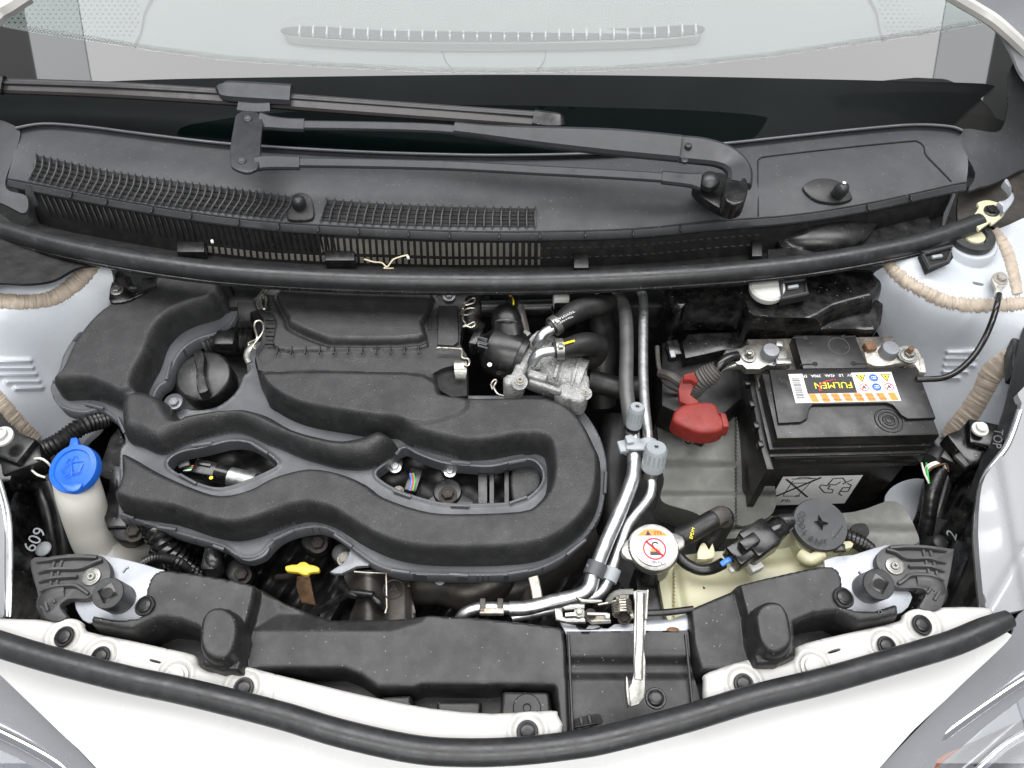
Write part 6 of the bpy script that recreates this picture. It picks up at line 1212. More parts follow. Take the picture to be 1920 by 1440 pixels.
h = hose('overflow_hose', [(1272, 1008, -0.01), (1290, 1002, -0.005), (1315, 987, 0.0), (1338, 974, 0.004), (1354, 967, 0.0), (1358, 976, -0.015), (1345, 1000, -0.03), (1328, 1020, -0.04), (1322, 1034, -0.05)], 0.0105, 'black overflow hose with a chalky bend beside the radiator cap')
M = MB(); tube(M, [P(1338, 973, 0.0065), P(1352, 966, 0.004), P(1358, 974, -0.008)], 0.0100, 12); M.build('worn_bend', MT['rubber_dusty'], h)
text('EPDM', P(1298, 1000, 0.008), 0.005, (0.3, 0.9, 0.1), (-0.9, 0.3, 0.3), MT['print_yellow'], h)
FC = thing('fan_connector', 'black two part plug with blue wire clipped on a white holder', 'connector', P(1405, 1025, 0.0))
da = P(1440, 1000, 0.012) - P(1365, 1050, 0.012); dn = da.normalized()
Rf = frame(dn, (0, 0, 1))
M = MB(); box(M, P(1420, 1016, 0.012), (0.030, 0.032, 0.034), frame(dn, (0, 0, 1)), 0.004); box(M, P(1394, 1034, 0.012), (0.023, 0.024, 0.034), frame(dn, (0, 0, 1)), 0.003); lathe(M, [(0.011, 0), (0.0125, 0.012), (0.0115, 0.02), (0.010, 0.026)], P(1432, 1008, 0.012), dn, 18); M.build('plug_body', MT['plastic_gloss'], FC)
M = MB(); lathe(M, [(0.013, 0), (0.013, 0.004)], P(1436, 1005, 0.012), dn, 18); lathe(M, [(0.0105, 0), (0.0105, 0.005)], P(1376, 1046, 0.011), dn, 18); M.build('plug_ring', MT['plastic_flange'], FC)
M = MB(); box(M, P(1404, 1018, 0.030), (0.012, 0.012, 0.02), frame(dn, (0, 0, 1)), 0.002); M.build('plug_latch', MT['plastic_smooth'], FC)
M = MB(); tube(M, [P(1272, 1043, -0.01), P(1288, 1058, -0.01), P(1312, 1068, -0.008), P(1335, 1066, -0.004), P(1356, 1056, 0.006)], 0.0060, 12); M.build('sleeved_lead', MT['conduit'], FC)
M = MB(); tube(M, [P(1353, 1058, 0.008), P(1362, 1052, 0.011), P(1370, 1048, 0.011)], 0.0030, 8); M.build('blue_wire', MT['wire_blue'], FC); M = MB(); tube(M, [P(1440, 1000, 0.012), P(1448, 992, 0.010)], 0.0022, 8); M.build('blue_wire', MT['wire_blue'], FC)
M = MB(); tube(M, [P(1446, 994, 0.010), P(1455, 984, 0.010), P(1470, 979, 0.004), P(1486, 978, -0.010)], 0.0082, 12, corr=(0.0042, 0.10)); M.build('lead_conduit', MT['conduit'], FC)
slabbox(FC, 'white_holder', P(1396, 1052, 0.0), (0.040, 0.006, 0.006), 33, 'white_plastic'); slabbox(FC, 'white_holder', P(1414, 1062, -0.005), (0.014, 0.012, 0.012), 25, 'white_plastic')
hose('wiring_conduit', [(1572, 1006, -0.02), (1590, 1008, -0.02), (1612, 1018, -0.025), (1630, 1032, -0.035)], 0.0080, 'black ribbed conduit right of the coolant cap', 'conduit', corr=(0.0042, 0.10))
# ================================================================ LOCK CARRIER, LATCH
LC = thing('lock_carrier', 'silver steel lock carrier strip under the latch at centre', 'lock carrier', P(1180, 1180, 0.0))
M = MB(); slab(M, [P(*p, 0.004) for p in [(1050, 1166), (1080, 1172), (1085, 1178), (1098, 1179), (1104, 1172), (1122, 1172), (1130, 1178), (1140, 1178), (1152, 1170), (1205, 1168), (1225, 1160), (1260, 1162), (1275, 1154), (1292, 1152), (1292, 1178), (1286, 1184), (1200, 1187), (1132, 1189), (1125, 1196), (1118, 1203), (1108, 1205), (1098, 1202), (1090, 1192), (1062, 1190)]], 0.003, 0.0008); M.build('strip', MT['steel_bracket'], LC)
M = MB(); slab(M, [P(*p, 0.0046) for p in cat([(1080, 1172), (1092, 1178), (1112, 1179), (1130, 1174), (1122, 1180), (1086, 1180)], 2, True)], 0.001); M.build('strip_slot', MT['black_deep'], LC)
M = MB(); slab(M, [P(*p, 0.0055) for p in cat([(1252, 1183), (1252, 1177), (1262, 1175), (1272, 1178), (1273, 1184)], 3, True)], 0.002, 0.0008); M.build('rust_spot', MT['rust'], LC)
PL = thing('lock_carrier', 'galvanised end plate of the lock carrier at left beside the rubber buffer', 'lock carrier', P(220, 1100, 0.0))
M = MB(); slab(M, [P(*p, 0.010) for p in cat([(180, 1042), (200, 1042), (240, 1050), (296, 1066), (310, 1075), (300, 1130), (270, 1165), (215, 1163), (165, 1168), (148, 1152), (140, 1132), (150, 1110), (175, 1090)], 2, True)], 0.003, 0.0008); M.build('end_plate', MT['steel_bracket'], PL)
PR = thing('lock_carrier', 'galvanised end plate of the lock carrier at right beside the rubber buffer', 'lock carrier', P(1640, 1090, 0.0))
M = MB(); slab(M, [P(*p, 0.010) for p in cat([(1545, 1050), (1600, 1040), (1660, 1022), (1672, 1030), (1680, 1090), (1708, 1112), (1708, 1128), (1692, 1148), (1640, 1160), (1580, 1150), (1560, 1100)], 2, True)], 0.003, 0.0008); M.build('end_plate', MT['steel_bracket'], PR)
M = MB(); tube(M, [P(231, 1073, 0.0102), P(236, 1066, 0.0102), P(241, 1064, 0.0102)], 0.0015, 6); M.build('slot', MT['lead'], PL)
M = MB(); tube(M, [P(1611, 1071, 0.0102), P(1615, 1076, 0.0102), P(1619, 1080, 0.0102)], 0.0022, 6); M.build('slot', MT['lead'], PR)
def latch():
    t = thing('bonnet_latch', 'grimy zinc bonnet latch with torsion springs above the lock carrier', 'latch', P(1130, 1150, 0.0))
    M = MB(); slab(M, [P(*p, 0.016) for p in [(1040, 1140), (1054, 1139), (1056, 1156), (1062, 1158), (1085, 1154), (1097, 1158), (1098, 1166), (1064, 1166), (1042, 1162)]], 0.004, 0.0008); M.build('latch_plate', MT['zinc'], t)
    M = MB(); slab(M, [P(*p, 0.020) for p in [(1054, 1138), (1070, 1132), (1097, 1131), (1096, 1141), (1060, 1143)]], 0.004, 0.0008); slab(M, [P(*p, 0.024) for p in [(1080, 1119), (1095, 1123), (1128, 1124), (1130, 1128), (1110, 1130), (1090, 1128)]], 0.003, 0.0005); M.build('pawl', MT['zinc'], t)
    M = MB(); slab(M, [P(*p, 0.014) for p in [(1098, 1145), (1140, 1150), (1146, 1164), (1110, 1166), (1100, 1158)]], 0.008, 0.0015); M.build('catch', MT['zinc_corroded'], t)
    M = MB(); slab(M, [P(*p, 0.022) for p in [(1100, 1147), (1138, 1148), (1144, 1150), (1144, 1160), (1136, 1160), (1134, 1154), (1100, 1153)]], 0.003, 0.0008); M.build('lever', MT['zinc'], t)
    M = MB(); pts = []
    for k in range(5 * 10 + 1):
        a = k / 10 * 2 * math.pi; pts.append(P(1165, 1129, 0.014) + Vector((math.cos(a) * 0.0088, -k / 50 * 0.013, math.sin(a) * 0.0088)))
    tube(M, pts, 0.0013, 7, smooth=False); M.build('torsion_spring', MT['spring_wire'], t)
    for k in range(3):
        M = MB(); tube(M, [P(1060, 1151 + k * 2, 0.018), P(1080, 1150 + k * 2, 0.018), P(1095, 1153 + k * 1.5, 0.016)], 0.0009, 6); M.build('spring_wire', MT['spring_wire'], t)
    M = MB(); tube(M, [P(1122, 1134, 0.02), P(1150, 1128, 0.026), P(1158, 1125, 0.024)], 0.0012, 6); tube(M, [P(1180, 1145, 0.01), P(1186, 1160, 0.01)], 0.003, 6, smooth=False); M.build('spring_leg', MT['spring_wire'], t)
    hexbolt(P(1166, 1117, 0.020), 0.0045, MT['zinc_corroded'], t); hexbolt(P(1107, 1152, 0.016), 0.004, MT['under_metal'], t); hexbolt(P(1170, 1160, 0.008), 0.0045, MT['under_metal'], t); hexbolt(P(1086, 1148, 0.018), 0.0035, MT['zinc'], t)
    M = MB(); bar(M, [(1140, 1128, 0.030), (1150, 1115, 0.036), (1165, 1110, 0.040), (1188, 1109, 0.044)], 0.004, 0.002); M.build('bridge_strap', MT['zinc'], t)
    # long release lever
    rl = thing('safety_hook', 'long worn zinc safety hook lever reaching over the dark centre panel', 'hook', P(1200, 1200, 0.04))
    M = MB(); slab(M, [P(*p, 0.044) for p in cat([(1187, 1108), (1196, 1105), (1215, 1106), (1214, 1130), (1210, 1190), (1208, 1212), (1211, 1240), (1210, 1290), (1208, 1308), (1198, 1320), (1182, 1325), (1180, 1310), (1178, 1290), (1184, 1280), (1188, 1262), (1188, 1200), (1190, 1130)], 1, True)], 0.003, 0.001); M.build('hook_plate', MT['zinc'], rl)
    M = MB(); tube(M, [P(1201, 1112, 0.0445), P(1200, 1200, 0.0445), P(1198, 1230, 0.0445), P(1197, 1274, 0.0445)], 0.0040, 10, flat=0.3); M.build('pressed_rib', MT['zinc'], rl)
    M = MB(); slab(M, [P(*p, 0.050) for p in cat([(1174, 1268), (1177, 1272), (1180, 1300), (1181, 1322), (1177, 1318), (1174, 1290)], 2, True)], 0.012, 0.0008); M.build('hook_lip', MT['zinc'], rl)
    M = MB(); slab(M, [P(*p) for p in [(1213, 1106, 0.050), (1216, 1106, 0.050), (1213, 1160, 0.048), (1210, 1160, 0.048)]], 0.006); M.build('folded_edge', MT['zinc'], rl)
latch()
hose('release_cable', [(1205, 1150, 0.012), (1240, 1149, 0.012), (1270, 1146, 0.012), (1300, 1142, 0.012)], 0.0034, 'black bonnet release cable running right from the latch', 'conduit')
# ================================================================ RADIATOR COVERS
def cover(name, outl, zref, feats, base, lab, mat_='plastic_cover', cell=0.0021, skirt=0.03, sm=2, post=None):
    fp = [(wpoly(p, z, s), z, r, b) for p, z, r, b, s in feats]
    def h(x, y):
        zz = np.full(len(x), base, float)
        for pl_, z, r, b in fp:
            if z > b:
                d = sdf(x, y, pl_); zz = np.where(d > 0, smax(zz, b + dome(d, r, z - b), 0.0015), zz)
            else:
                d = sdf(x, y, pl_); zz = np.where(d > -0.004, np.minimum(zz, np.where(d > 0, z, z + (zz - z) * np.clip(-d / 0.004, 0, 1))), zz)
        if post: zz = post(x, y, zz)
        return zz
    o = relief(name, MT[mat_], None, outl, zref, h, cell=cell, skirt=skirt, sm=sm, feats=[f_[0] for f_ in fp]); tag(o, lab, 'radiator cover'); return o
blkA = [(166, 1158), (168, 1146), (213, 1155), (258, 1152), (268, 1140), (266, 1120), (268, 1105), (277, 1080), (292, 1067), (312, 1062), (417, 1077), (468, 1088), (482, 1100), (472, 1150), (456, 1215), (452, 1262), (372, 1250), (366, 1180), (292, 1163), (246, 1184), (200, 1178), (163, 1170)]
ovA = [(370, 1170), (378, 1148), (396, 1134), (420, 1133), (442, 1146), (450, 1168), (448, 1200), (438, 1226), (420, 1240), (396, 1240), (376, 1228), (368, 1205)]
plat = [(440, 1098), (490, 1098), (533, 1121), (620, 1152), (727, 1151), (807, 1147), (893, 1152), (973, 1160), (1052, 1170), (1061, 1180), (1065, 1210), (1069, 1277), (1074, 1400), (1048, 1400), (1036, 1290), (935, 1288), (915, 1290), (790, 1288), (775, 1294), (705, 1293), (672, 1270), (640, 1257), (517, 1257), (440, 1262)]
out1 = [(160, 1170), (166, 1145), (213, 1154), (256, 1151), (267, 1138), (265, 1117), (267, 1105), (277, 1080), (292, 1066), (312, 1061), (417, 1076), (470, 1087), (490, 1097), (533, 1120), (620, 1151), (727, 1150), (807, 1146), (893, 1151), (973, 1159), (1052, 1169), (1062, 1180), (1066, 1210), (1070, 1277), (1076, 1410), (900, 1400), (700, 1370), (500, 1320), (300, 1260), (160, 1205)]
crz = wpoly([(460, 1174), (730, 1174), (790, 1156), (807, 1130), (480, 1080)], 0.030, 0)
def post1(x, y, z):
    d = sdf(x, y, crz); k = np.clip(d / 0.02, 0, 1) * (x > P(478, 1100, 0.03).x); z = z - 0.010 * k * (z > -0.01)
    return z
RC1 = cover('radiator_cover', out1, 0.012, [(plat, 0.014, 0.0045, -0.025, 1), (blkA, 0.032, 0.0045, -0.020, 2), (ovA, 0.052, 0.0055, 0.02, 4), ([(712, 1303), (772, 1300), (774, 1350), (712, 1345)], 0.004, 0.003, -0.025, 0), ([(940, 1292), (1032, 1294), (1038, 1360), (936, 1350)], 0.012, 0.003, -0.025, 0), ([(818, 1314), (902, 1314), (902, 1360), (818, 1350)], -0.006, 0.002, -0.025, 0)], -0.025, 'large black radiator cover from left block with oval bump to centre', post=post1)
M = MB(); lathe(M, [(0.013, 0.0), (0.012, 0.0015), (0.004, 0.002), (0.003, 0.0005), (0.001, 0.0005)], P(988, 1328, 0.0122), seg=30); M.build('round_dimple', MT['plastic_cover'], RC1)
out2 = [(1287, 1140), (1292, 1133), (1330, 1118), (1378, 1097), (1390, 1087), (1480, 1066), (1540, 1053), (1565, 1055), (1582, 1070), (1589, 1095), (1584, 1108), (1592, 1132), (1640, 1137), (1684, 1123), (1692, 1150), (1690, 1190), (1500, 1245), (1330, 1290), (1295, 1330), (1290, 1200)]
blkB = [(1382, 1098), (1392, 1088), (1480, 1067), (1540, 1055), (1563, 1057), (1580, 1071), (1587, 1096), (1583, 1108), (1591, 1134), (1640, 1139), (1683, 1125), (1691, 1149), (1689, 1156), (1616, 1170), (1572, 1150), (1495, 1170), (1500, 1230), (1415, 1250), (1395, 1150)]
ovB = [(1414, 1175), (1412, 1148), (1425, 1128), (1447, 1121), (1470, 1128), (1484, 1150), (1490, 1180), (1491, 1206), (1478, 1223), (1457, 1229), (1436, 1222), (1420, 1202)]
lowB = [(1289, 1142), (1294, 1135), (1380, 1099), (1395, 1150), (1418, 1262), (1311, 1262), (1296, 1210)]
RC2 = cover('radiator_cover', out2, 0.012, [(lowB, 0.015, 0.005, -0.02, 1), (blkB, 0.032, 0.0045, -0.02, 2), (ovB, 0.052, 0.0055, 0.02, 4)], -0.02, 'black radiator cover at right with oval bump and stepped tail', skirt=0.03)
M = MB(); lathe(M, [(0.0026, 0), (0.0022, 0.0008), (0.0012, 0.0008), (0.0010, 0)], P(1650, 1148, 0.032)); M.build('pin_mark', MT['plastic_smooth'], RC2)
cp_out = [(1062, 1184), (1290, 1182), (1296, 1250), (1318, 1330), (1330, 1360), (1180, 1400), (1060, 1410), (1066, 1290)]
def cpz(u, v): return 0.002 - 0.006 * np.tanh((v - 1238) / 10) + 0.003 * np.tanh((v - 1268) / 5)
CPN = surf('centre_panel', MT['plastic_cover'], None, cp_out, cpz, cell=5, sm=1); tag(CPN, 'sunken dark centre panel below the latch between both radiator covers', 'panel')
M = MB(); tube(M, [P(1285, 1190, 0.006), P(1290, 1240, 0.004), P(1297, 1310, 0.003), P(1300, 1350, 0.003)], 0.0014, 6); M.build('panel_edge', MT['plastic_cover'], CPN); M = MB(); tube(M, [P(1066, 1190, 0.012), P(1070, 1290, 0.008), P(1074, 1380, 0.006)], 0.0014, 6); M.build('panel_edge', MT['plastic_cover'], CPN)
M = MB(); slab(M, [P(*p, 0.0005) for p in cat([(1077, 1348), (1120, 1338), (1127, 1345), (1128, 1356), (1085, 1368), (1078, 1362)], 2, True)], 0.002); M.build('square_opening', MT['black_deep'], CPN)
slabbox(CPN, 'opening_bar', P(1090, 1353, 0.001), (0.003, 0.010, 0.003), 10, 'plastic_cover'); slabbox(CPN, 'opening_bar', P(1106, 1350, 0.001), (0.003, 0.010, 0.003), 10, 'plastic_cover'); slabbox(CPN, 'opening_bar', P(1098, 1360, 0.001), (0.022, 0.0015, 0.002), 10, 'plastic_cover')
pushclip(P(1229, 1310, -0.002), 0.0100, MT['plastic_smooth'], label='black push clip in the dark centre panel right of the safety hook')
pushclip(P(272, 1136, 0.032), 0.0100, MT['plastic_smooth'], (-0.2, 0, 1), 'black push clip at the left radiator cover beside the rubber buffer'); pushclip(P(1581, 1121, 0.032), 0.0105, MT['plastic_smooth'], (0.2, 0, 1), 'black push clip at the right radiator cover beside the rubber buffer')
# ribbed brackets
def ribbed(pts, z, ribsL, bands, screw, lab, tailpts):
    t = thing('fender_bracket', lab, 'bracket', P(*screw, z), 'ribbed plastic brackets at the bay corners')
    M = MB(); slab(M, [P(*p, z) for p in cat(pts, 3, True)], 0.010, 0.0015); M.build('bracket_body', MT['plastic_bracket'], t)
    for r in ribsL:
        M = MB(); n_ = len(r); tube(M, [P(u, v, z + 0.002) for u, v in r], [0.0006] + [0.0021] * (n_ - 2) + [0.0018] if n_ > 2 else [0.0006, 0.002], 6, 4, flat=1.4); M.build('rib', MT['plastic_bracket'], t)
    for r in bands:
        M = MB(); tube(M, [P(u, v, z + 0.0008) for u, v in r], 0.0018, 6, 4, flat=0.7); M.build('cross_rib', MT['plastic_bracket'], t)
    M = MB(); tube(M, [P(u, v, zz) for u, v, zz in tailpts], [0.011, 0.012, 0.012, 0.010], 14, 6); M.build('moulded_elbow', MT['plastic_bracket'], t)
    M = MB(); disc(M, P(*screw, z), 0.0092, 0.0022); M.build('washer', MT['zinc'], t)
    crossbolt(P(*screw, z + 0.0022), 0.0040, MT['zinc'], t, name='screw')
ribbed([(56, 1050), (90, 1044), (113, 1040), (150, 1039), (182, 1040), (198, 1048), (207, 1066), (205, 1086), (196, 1093), (183, 1100), (172, 1116), (158, 1123), (130, 1123), (118, 1128), (112, 1135), (118, 1146), (125, 1156), (118, 1161), (106, 1165), (84, 1158), (76, 1140), (68, 1105)], 0.020,
       [[(66, 1054), (95, 1050), (120, 1046), (150, 1045), (182, 1046)], [(70, 1075), (88, 1069), (110, 1067), (150, 1066), (175, 1056), (192, 1050)], [(71, 1092), (90, 1086), (110, 1083), (145, 1081)], [(74, 1110), (92, 1103), (110, 1099), (140, 1098), (155, 1106), (166, 1114)]],
       [[(102, 1052), (98, 1070), (94, 1100), (86, 1125), (90, 1145)], [(117, 1050), (110, 1070), (106, 1096), (98, 1115), (103, 1130)]], (172, 1082), 'dark ribbed plastic bracket with cross screw at the left bay corner', [(128, 1112, 0.012), (106, 1118, 0.012), (94, 1132, 0.010), (108, 1156, 0.006)])
ribbed([(1663, 1025), (1680, 1021), (1733, 1022), (1783, 1029), (1788, 1033), (1780, 1080), (1767, 1135), (1755, 1143), (1742, 1145), (1725, 1139), (1732, 1124), (1737, 1111), (1727, 1103), (1688, 1102), (1674, 1094), (1664, 1078), (1650, 1068), (1643, 1050), (1649, 1034)], 0.020,
       [[(1776, 1034), (1755, 1030), (1733, 1027), (1700, 1026), (1668, 1028)], [(1775, 1056), (1755, 1051), (1738, 1047), (1700, 1047), (1680, 1036), (1662, 1031)], [(1773, 1072), (1755, 1066), (1738, 1062), (1704, 1062)], [(1771, 1089), (1755, 1083), (1740, 1079), (1708, 1079), (1695, 1088), (1684, 1095)]],
       [[(1730, 1028), (1735, 1048), (1743, 1080), (1746, 1100), (1738, 1112)], [(1743, 1030), (1750, 1052), (1758, 1082), (1762, 1105), (1752, 1125)]], (1677, 1062), 'dark ribbed plastic bracket with cross screw at the right bay corner', [(1712, 1092, 0.012), (1740, 1096, 0.012), (1752, 1112, 0.010), (1738, 1135, 0.006)])
for s, (top_, base_, lab) in enumerate((((202, 1112), (226, 1124), 'round black rubber buffer with square hole at the left'), ((1648, 1095), (1626, 1104), 'round black rubber buffer with square hole at the right'))):
    t = thing('rubber_buffer', lab, 'rubber buffer', P(*base_, 0.01), 'tall rubber buffers on the lock carrier')
    a, b = P(*base_, 0.010), P(*top_, 0.040); ax_ = b - a
    M = MB(); lathe(M, [(0.0150, 0), (0.0150, ax_.length - 0.001), (0.0142, ax_.length), (0.001, ax_.length)], a, ax_, 36); M.build('buffer_body', MT['rubber'], t)
    Rx = frame(ax_, (1, 0, 0)); M = MB(); box(M, b + ax_.normalized() * 0.0002, (0.0145, 0.0145, 0.001), Rx @ rotz(35 if s == 0 else 55), 0.0003); M.build('square_recess', MT['plastic_gloss'], t)
    M = MB(); disc(M, b + ax_.normalized() * 0.0006, 0.0052, 0.0006, ax_); M.build('round_hole', MT['black_deep'], t)
# ================================================================ WHITE FLANGES AND CLIPS
def flange(outl, rings, lab, seams, slots):
    o_ = wpoly(outl, 0.018, 2)
    rc = [(P(u, v, 0.018).x, P(u, v, 0.018).y, r) for u, v, r in rings]
    sm_ = [wpoly(s_, 0.018, 0, False) for s_ in seams]
    def h(x, y):
        z = np.full(len(x), 0.018)
        for cx_, cy_, r in rc:
            d = np.hypot(x - cx_, y - cy_); z += 0.0022 * np.exp(-((d - r) / 0.0022) ** 2) - 0.001 * (d < r - 0.003)
        for s_ in sm_: z -= 0.0016 * np.exp(-(distseg(x, y, s_, False) / 0.0011) ** 2)
        d = sdf(x, y, o_); z -= 0.003 * (1 - np.clip(d / 0.004, 0, 1)) ** 2
        return z
    return tag(relief('bumper_flange', MT['flange_white'], None, outl, 0.018, h, [s_ for s_ in slots], cell=0.0019, skirt=0.008, sm=2), lab, 'bumper flange')
fl1 = flange([(-60, 1150), (0, 1158), (67, 1160), (108, 1165), (120, 1160), (135, 1159), (152, 1165), (160, 1182), (240, 1199), (313, 1215), (363, 1227), (368, 1243), (383, 1255), (410, 1256), (437, 1244), (513, 1262), (640, 1293), (707, 1308), (807, 1327), (923, 1337), (1033, 1331), (1046, 1339), (1053, 1378), (963, 1402), (873, 1405), (773, 1397), (640, 1368), (533, 1333), (433, 1309), (333, 1287), (233, 1264), (100, 1230), (0, 1200), (-60, 1180)],
              [(121, 1194, 0.0165), (189, 1230, 0.0165), (457, 1288, 0.0165), (990, 1371, 0.0165), (330, 1268, 0.0150)], 'white painted bumper flange with black clips running along the left front', [[(313, 1213), (300, 1240), (292, 1270)], [(515, 1262), (508, 1310)]], [[(281, 1235), (301, 1240), (299, 1244), (281, 1240)]])
fl2 = flange([(1322, 1312), (1322, 1272), (1330, 1259), (1423, 1230), (1437, 1240), (1460, 1243), (1480, 1238), (1494, 1224), (1496, 1211), (1540, 1197), (1625, 1178), (1688, 1163), (1697, 1150), (1713, 1142), (1737, 1141), (1752, 1143), (1770, 1137), (1847, 1137), (1865, 1147), (1855, 1180), (1780, 1210), (1680, 1240), (1547, 1277), (1413, 1310), (1324, 1332)],
              [(1394, 1281, 0.0165), (1662, 1211, 0.0165), (1728, 1172, 0.0165), (1524, 1250, 0.0150)], 'white painted bumper flange with black clips at the right front', [[(1540, 1197), (1552, 1225), (1562, 1260)]], [[(1554, 1221), (1574, 1215), (1575, 1220), (1555, 1226)]])
GC_ = 'push clips in the bumper flange'
for u, v, r, lab, tl_ in ((121, 1194, 0.0098, 'leftmost black push clip in the left white flange', 0.12), (189, 1231, 0.0094, 'second black push clip from the left in the left white flange', 0.1), (457, 1290, 0.0094, 'black push clip half under the seal right of the left oval bump', 0.0), (989, 1372, 0.0098, 'black push clip at the centre end of the left white flange', 0.0),
                     (1394, 1282, 0.0092, 'black push clip at the inner end of the right white flange', 0.0), (1662, 1211, 0.0092, 'middle black push clip of the right white flange', -0.1), (1728, 1172, 0.0098, 'rightmost black push clip in the right white flange', -0.12)):
    pushclip(P(u, v, 0.0185), r, MT['plastic_smooth'], (-tl_, -0.05, 1), lab, GC_, spin=u % 60)
for u, v, lab in ((330, 1270, 'white painted bolt cap in the left flange half under the seal'), (1524, 1251, 'white painted bolt cap in the right flange half under the seal')):
    M = MB(); lathe(M, [(0.0115, 0), (0.0115, 0.0012), (0.0085, 0.0015), (0.0080, 0.004), (0.006, 0.0048), (0.001, 0.005)], P(u, v, 0.0185)); tag(M.build('bolt_cap', MT['flange_white']), lab, 'bolt cap')
# ================================================================ FRONT SEAL AND BUMPER
fs = [(-60, 1188), (0, 1208), (100, 1238), (233, 1272), (333, 1293), (433, 1317), (533, 1343), (640, 1375), (773, 1404), (873, 1411), (973, 1408), (1073, 1397), (1140, 1385), (1280, 1349), (1413, 1309), (1547, 1276), (1680, 1238), (1780, 1208), (1847, 1180), (1892, 1160)]
FSL = thing('bonnet_seal', 'thick dark rubber bonnet seal sweeping across the front of the bay', 'rubber seal', P(960, 1408, 0.03))
M = MB(); n_ = len(fs); tube(M, [P(u, v, 0.030) for u, v in fs], [0.0118] * (n_ - 2) + [0.0112, 0.0085], 20, 8, flat=0.85); M.build('seal_tube', MT['rubber'], FSL)
M = MB(); tube(M, [P(u, v + 17, 0.022) for u, v in fs[:-2]], 0.0045, 8, 8); M.build('seal_lip', MT['plastic_gloss'], FSL)
FB = surf('front_bumper', MT['body_white'], None, [(-80, 1200), (0, 1216), (100, 1246), (233, 1280), (433, 1325), (640, 1384), (773, 1410), (873, 1415), (973, 1412), (1140, 1392), (1413, 1316), (1680, 1246), (1847, 1190), (1890, 1186), (1896, 1195), (1850, 1240), (1770, 1315), (1640, 1450), (1480, 1700), (960, 1800), (420, 1720), (190, 1450), (120, 1380), (0, 1265), (-80, 1190)],
     [(-80, 1200, 0.016), (433, 1325, 0.014), (873, 1415, 0.014), (1413, 1316, 0.014), (1880, 1190, 0.016), (60, 1310, -0.008), (200, 1450, -0.015), (700, 1440, 0.0), (960, 1600, -0.04), (960, 1800, -0.12), (1300, 1440, -0.005), (1640, 1450, -0.018), (1770, 1310, -0.008)], cell=14, sm=2, skirt=0.03)
tag(FB, 'white painted front bumper panel below the front seal', 'bumper')
# ================================================================ HEADLAMPS AND FENDERS
HLt = thing('headlamp', 'left headlamp corner with clear lens chrome edge and grey surround', 'headlamp', P(40, 1420, -0.05))
surf('grey_surround', MT['fender_silver'], HLt, [(-420, 1090), (0, 1262), (90, 1345), (188, 1450), (280, 1560), (120, 1560), (-420, 1250)], [(-420, 1150, -0.07), (0, 1262, -0.022), (188, 1450, -0.030), (-80, 1250, -0.02), (120, 1500, -0.05), (0, 1350, -0.035)], cell=14, sm=1)
surf('lamp_bowl', MT['lamp_inner'], HLt, [(-420, 1200), (0, 1362), (130, 1448), (260, 1600), (-420, 1600)], lambda u, v: -0.075 + 0.010 * np.sin((u * 0.6 - v) * 0.03), cell=12, sm=0)
M = MB(); tube(M, [P(*p) for p in [(-60, 1345, -0.036), (0, 1372, -0.038), (60, 1402, -0.04), (110, 1432, -0.043), (150, 1462, -0.045)]], 0.006, 12); M.build('chrome_edge', MT['chrome'], HLt)
M = MB(); tube(M, [P(*p) for p in [(-60, 1375, -0.05), (0, 1398, -0.05), (50, 1424, -0.05), (100, 1455, -0.05)]], 0.005, 12, flat=0.5); M.build('amber_reflector', MT['amber'], HLt)
surf('lens', MT['lamp_lens'], HLt, [(-420, 1190), (0, 1358), (130, 1440), (260, 1580), (-420, 1600)], lambda u, v: -0.045 + 0.0 * u, cell=20, sm=0)
HRt = thing('headlamp', 'right headlamp corner with clear lens chrome edge and amber glow', 'headlamp', P(1820, 1400, -0.05))
surf('grey_surround', MT['fender_silver'], HRt, [(2330, 1000), (1925, 1140), (1905, 1155), (1898, 1190), (1850, 1240), (1770, 1315), (1640, 1450), (1560, 1560), (1700, 1560), (1760, 1420), (2330, 1160)], [(2330, 1080, -0.07), (1900, 1180, -0.008), (1770, 1315, -0.024), (1640, 1450, -0.032), (1900, 1280, -0.035), (1720, 1450, -0.04), (2000, 1150, -0.03)], cell=12, sm=1)
surf('lamp_bowl', MT['lamp_inner'], HRt, [(2330, 1120), (1920, 1285), (1800, 1370), (1700, 1445), (1600, 1600), (2330, 1600)], lambda u, v: -0.085 + 0.012 * np.sin((u * 0.8 + v) * 0.03), cell=12, sm=0)
M = MB(); tube(M, [P(*p) for p in [(2000, 1235, -0.034), (1925, 1270, -0.036), (1860, 1312, -0.038), (1790, 1362, -0.04), (1700, 1432, -0.045), (1660, 1470, -0.046)]], 0.0055, 12); M.build('chrome_edge', MT['chrome'], HRt)
M = MB(); tube(M, [P(*p) for p in [(1860, 1345, -0.062), (1820, 1370, -0.06), (1780, 1402, -0.062), (1740, 1440, -0.06)]], [0.001, 0.005, 0.006, 0.004], 12, flat=0.5); M.build('amber_reflector', MT['amber'], HRt)
M = MB(); tube(M, [P(*p) for p in [(1930, 1370, -0.06), (1880, 1400, -0.06), (1830, 1445, -0.06)]], 0.005, 12); tube(M, [P(*p) for p in [(1960, 1320, -0.065), (1900, 1350, -0.065), (1850, 1345, -0.065)]], 0.0025, 12); M.build('chrome_bar', MT['chrome'], HRt)
surf('lens', MT['lamp_lens'], HRt, [(2330, 1110), (1920, 1280), (1800, 1365), (1700, 1440), (1600, 1580), (2330, 1600)], lambda u, v: -0.045 + 0.0 * u, cell=20, sm=0)
FRt = thing('front_fender', 'white front fender with creased edge at the right of the bay', 'fender', P(1900, 950, 0.0))
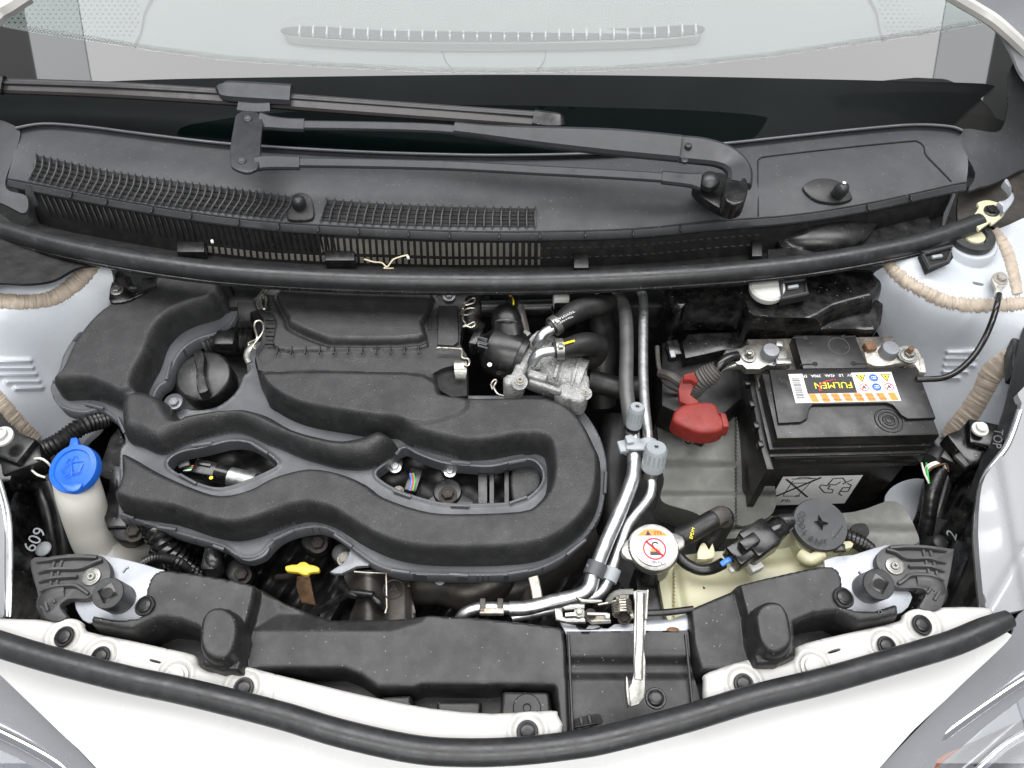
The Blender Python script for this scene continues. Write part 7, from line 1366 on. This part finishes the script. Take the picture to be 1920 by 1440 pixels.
surf('fender_panel', MT['fender_white'], FRt, [(2330, 480), (1945, 700), (1916, 755), (1905, 800), (1880, 848), (1848, 892), (1838, 930), (1834, 1000), (1840, 1080), (1848, 1140), (1866, 1150), (1890, 1146), (1925, 1142), (2330, 1040)], [(1945, 700, 0.03), (1880, 848, 0.012), (1838, 950, 0.006), (1848, 1130, 0.004), (2040, 600, 0.03), (2020, 900, -0.01), (2030, 1090, -0.03), (2330, 520, 0.0), (2330, 1020, -0.08), (1920, 1000, 0.008), (1925, 1140, -0.01)], cell=7, sm=2, skirt=0.01,
     extra=lambda u, v: -0.006 * np.tanh((u - (1888 + (v - 950) * 0.18)) / 6) - 0.004 * np.exp(-((u - 1905 - (v - 1050) * -0.6) / 8) ** 2) * (v > 1020))
M = MB(); tube(M, [P(*p) for p in [(1912, 770, 0.012), (1888, 835, 0.006), (1848, 890, 0.0), (1834, 940, -0.004), (1829, 1000, -0.006), (1834, 1080, -0.006), (1841, 1142, -0.006)]], 0.0035, 10); M.build('bright_edge', MT['aluminium'], FRt)
FGR = thing('gap_seal', 'dark rubber gap seal with moulded letters along the right fender', 'rubber seal', P(1890, 800, 0.0))
M = MB(); loft(M, [[(1935, 570, 0.03), (1912, 640, 0.012), (1900, 700, 0.006), (1876, 790, -0.008), (1838, 870, -0.02), (1815, 930, -0.03)], [(1960, 580, 0.034), (1925, 650, 0.022), (1918, 720, 0.016), (1893, 800, 0.004), (1856, 878, -0.008), (1832, 940, -0.02)]], 50, 0.004); M.build('seal_strip', MT['rubber'], FGR)
text('TOP', P(1870, 822, 0.002), 0.013, (-0.35, -0.9, -0.1), (0.9, -0.35, 0.2), MT['plastic_smooth'], FGR, 'moulded_letters')
M = MB(); slab(M, [P(*p, 0.004) for p in cat([(1900, 700), (1915, 700), (1930, 690), (1960, 660), (1960, 560), (1925, 560), (1915, 580), (1900, 620), (1898, 650)], 2, True)], 0.02, 0.003); M.build('seal_block', MT['plastic_smooth'], FGR)
FLt = thing('front_fender', 'pale fender edge strip at the far left beside the black lamp housing', 'fender', P(0, 1060, 0.0))
surf('fender_panel', MT['fender_white'], FLt, [(-420, 820), (-120, 880), (-20, 900), (2, 950), (8, 1000), (8, 1080), (8, 1158), (-120, 1164), (-420, 1190)], [(-420, 1000, -0.08), (-100, 900, -0.02), (0, 950, 0.0), (4, 1150, 0.0), (-100, 1160, -0.03)], cell=10, sm=0)
for du, r in ((11, 0.0035), (18, 0.0022)):
    M = MB(); tube(M, [P(-18 + du, 900, -0.004), P(-2 + du, 960, -0.004), P(2 + du, 1020, -0.006), P(2 + du, 1100, -0.006), P(0 + du, 1158, -0.008)], r, 10); M.build('bright_edge', MT['aluminium'], FLt)
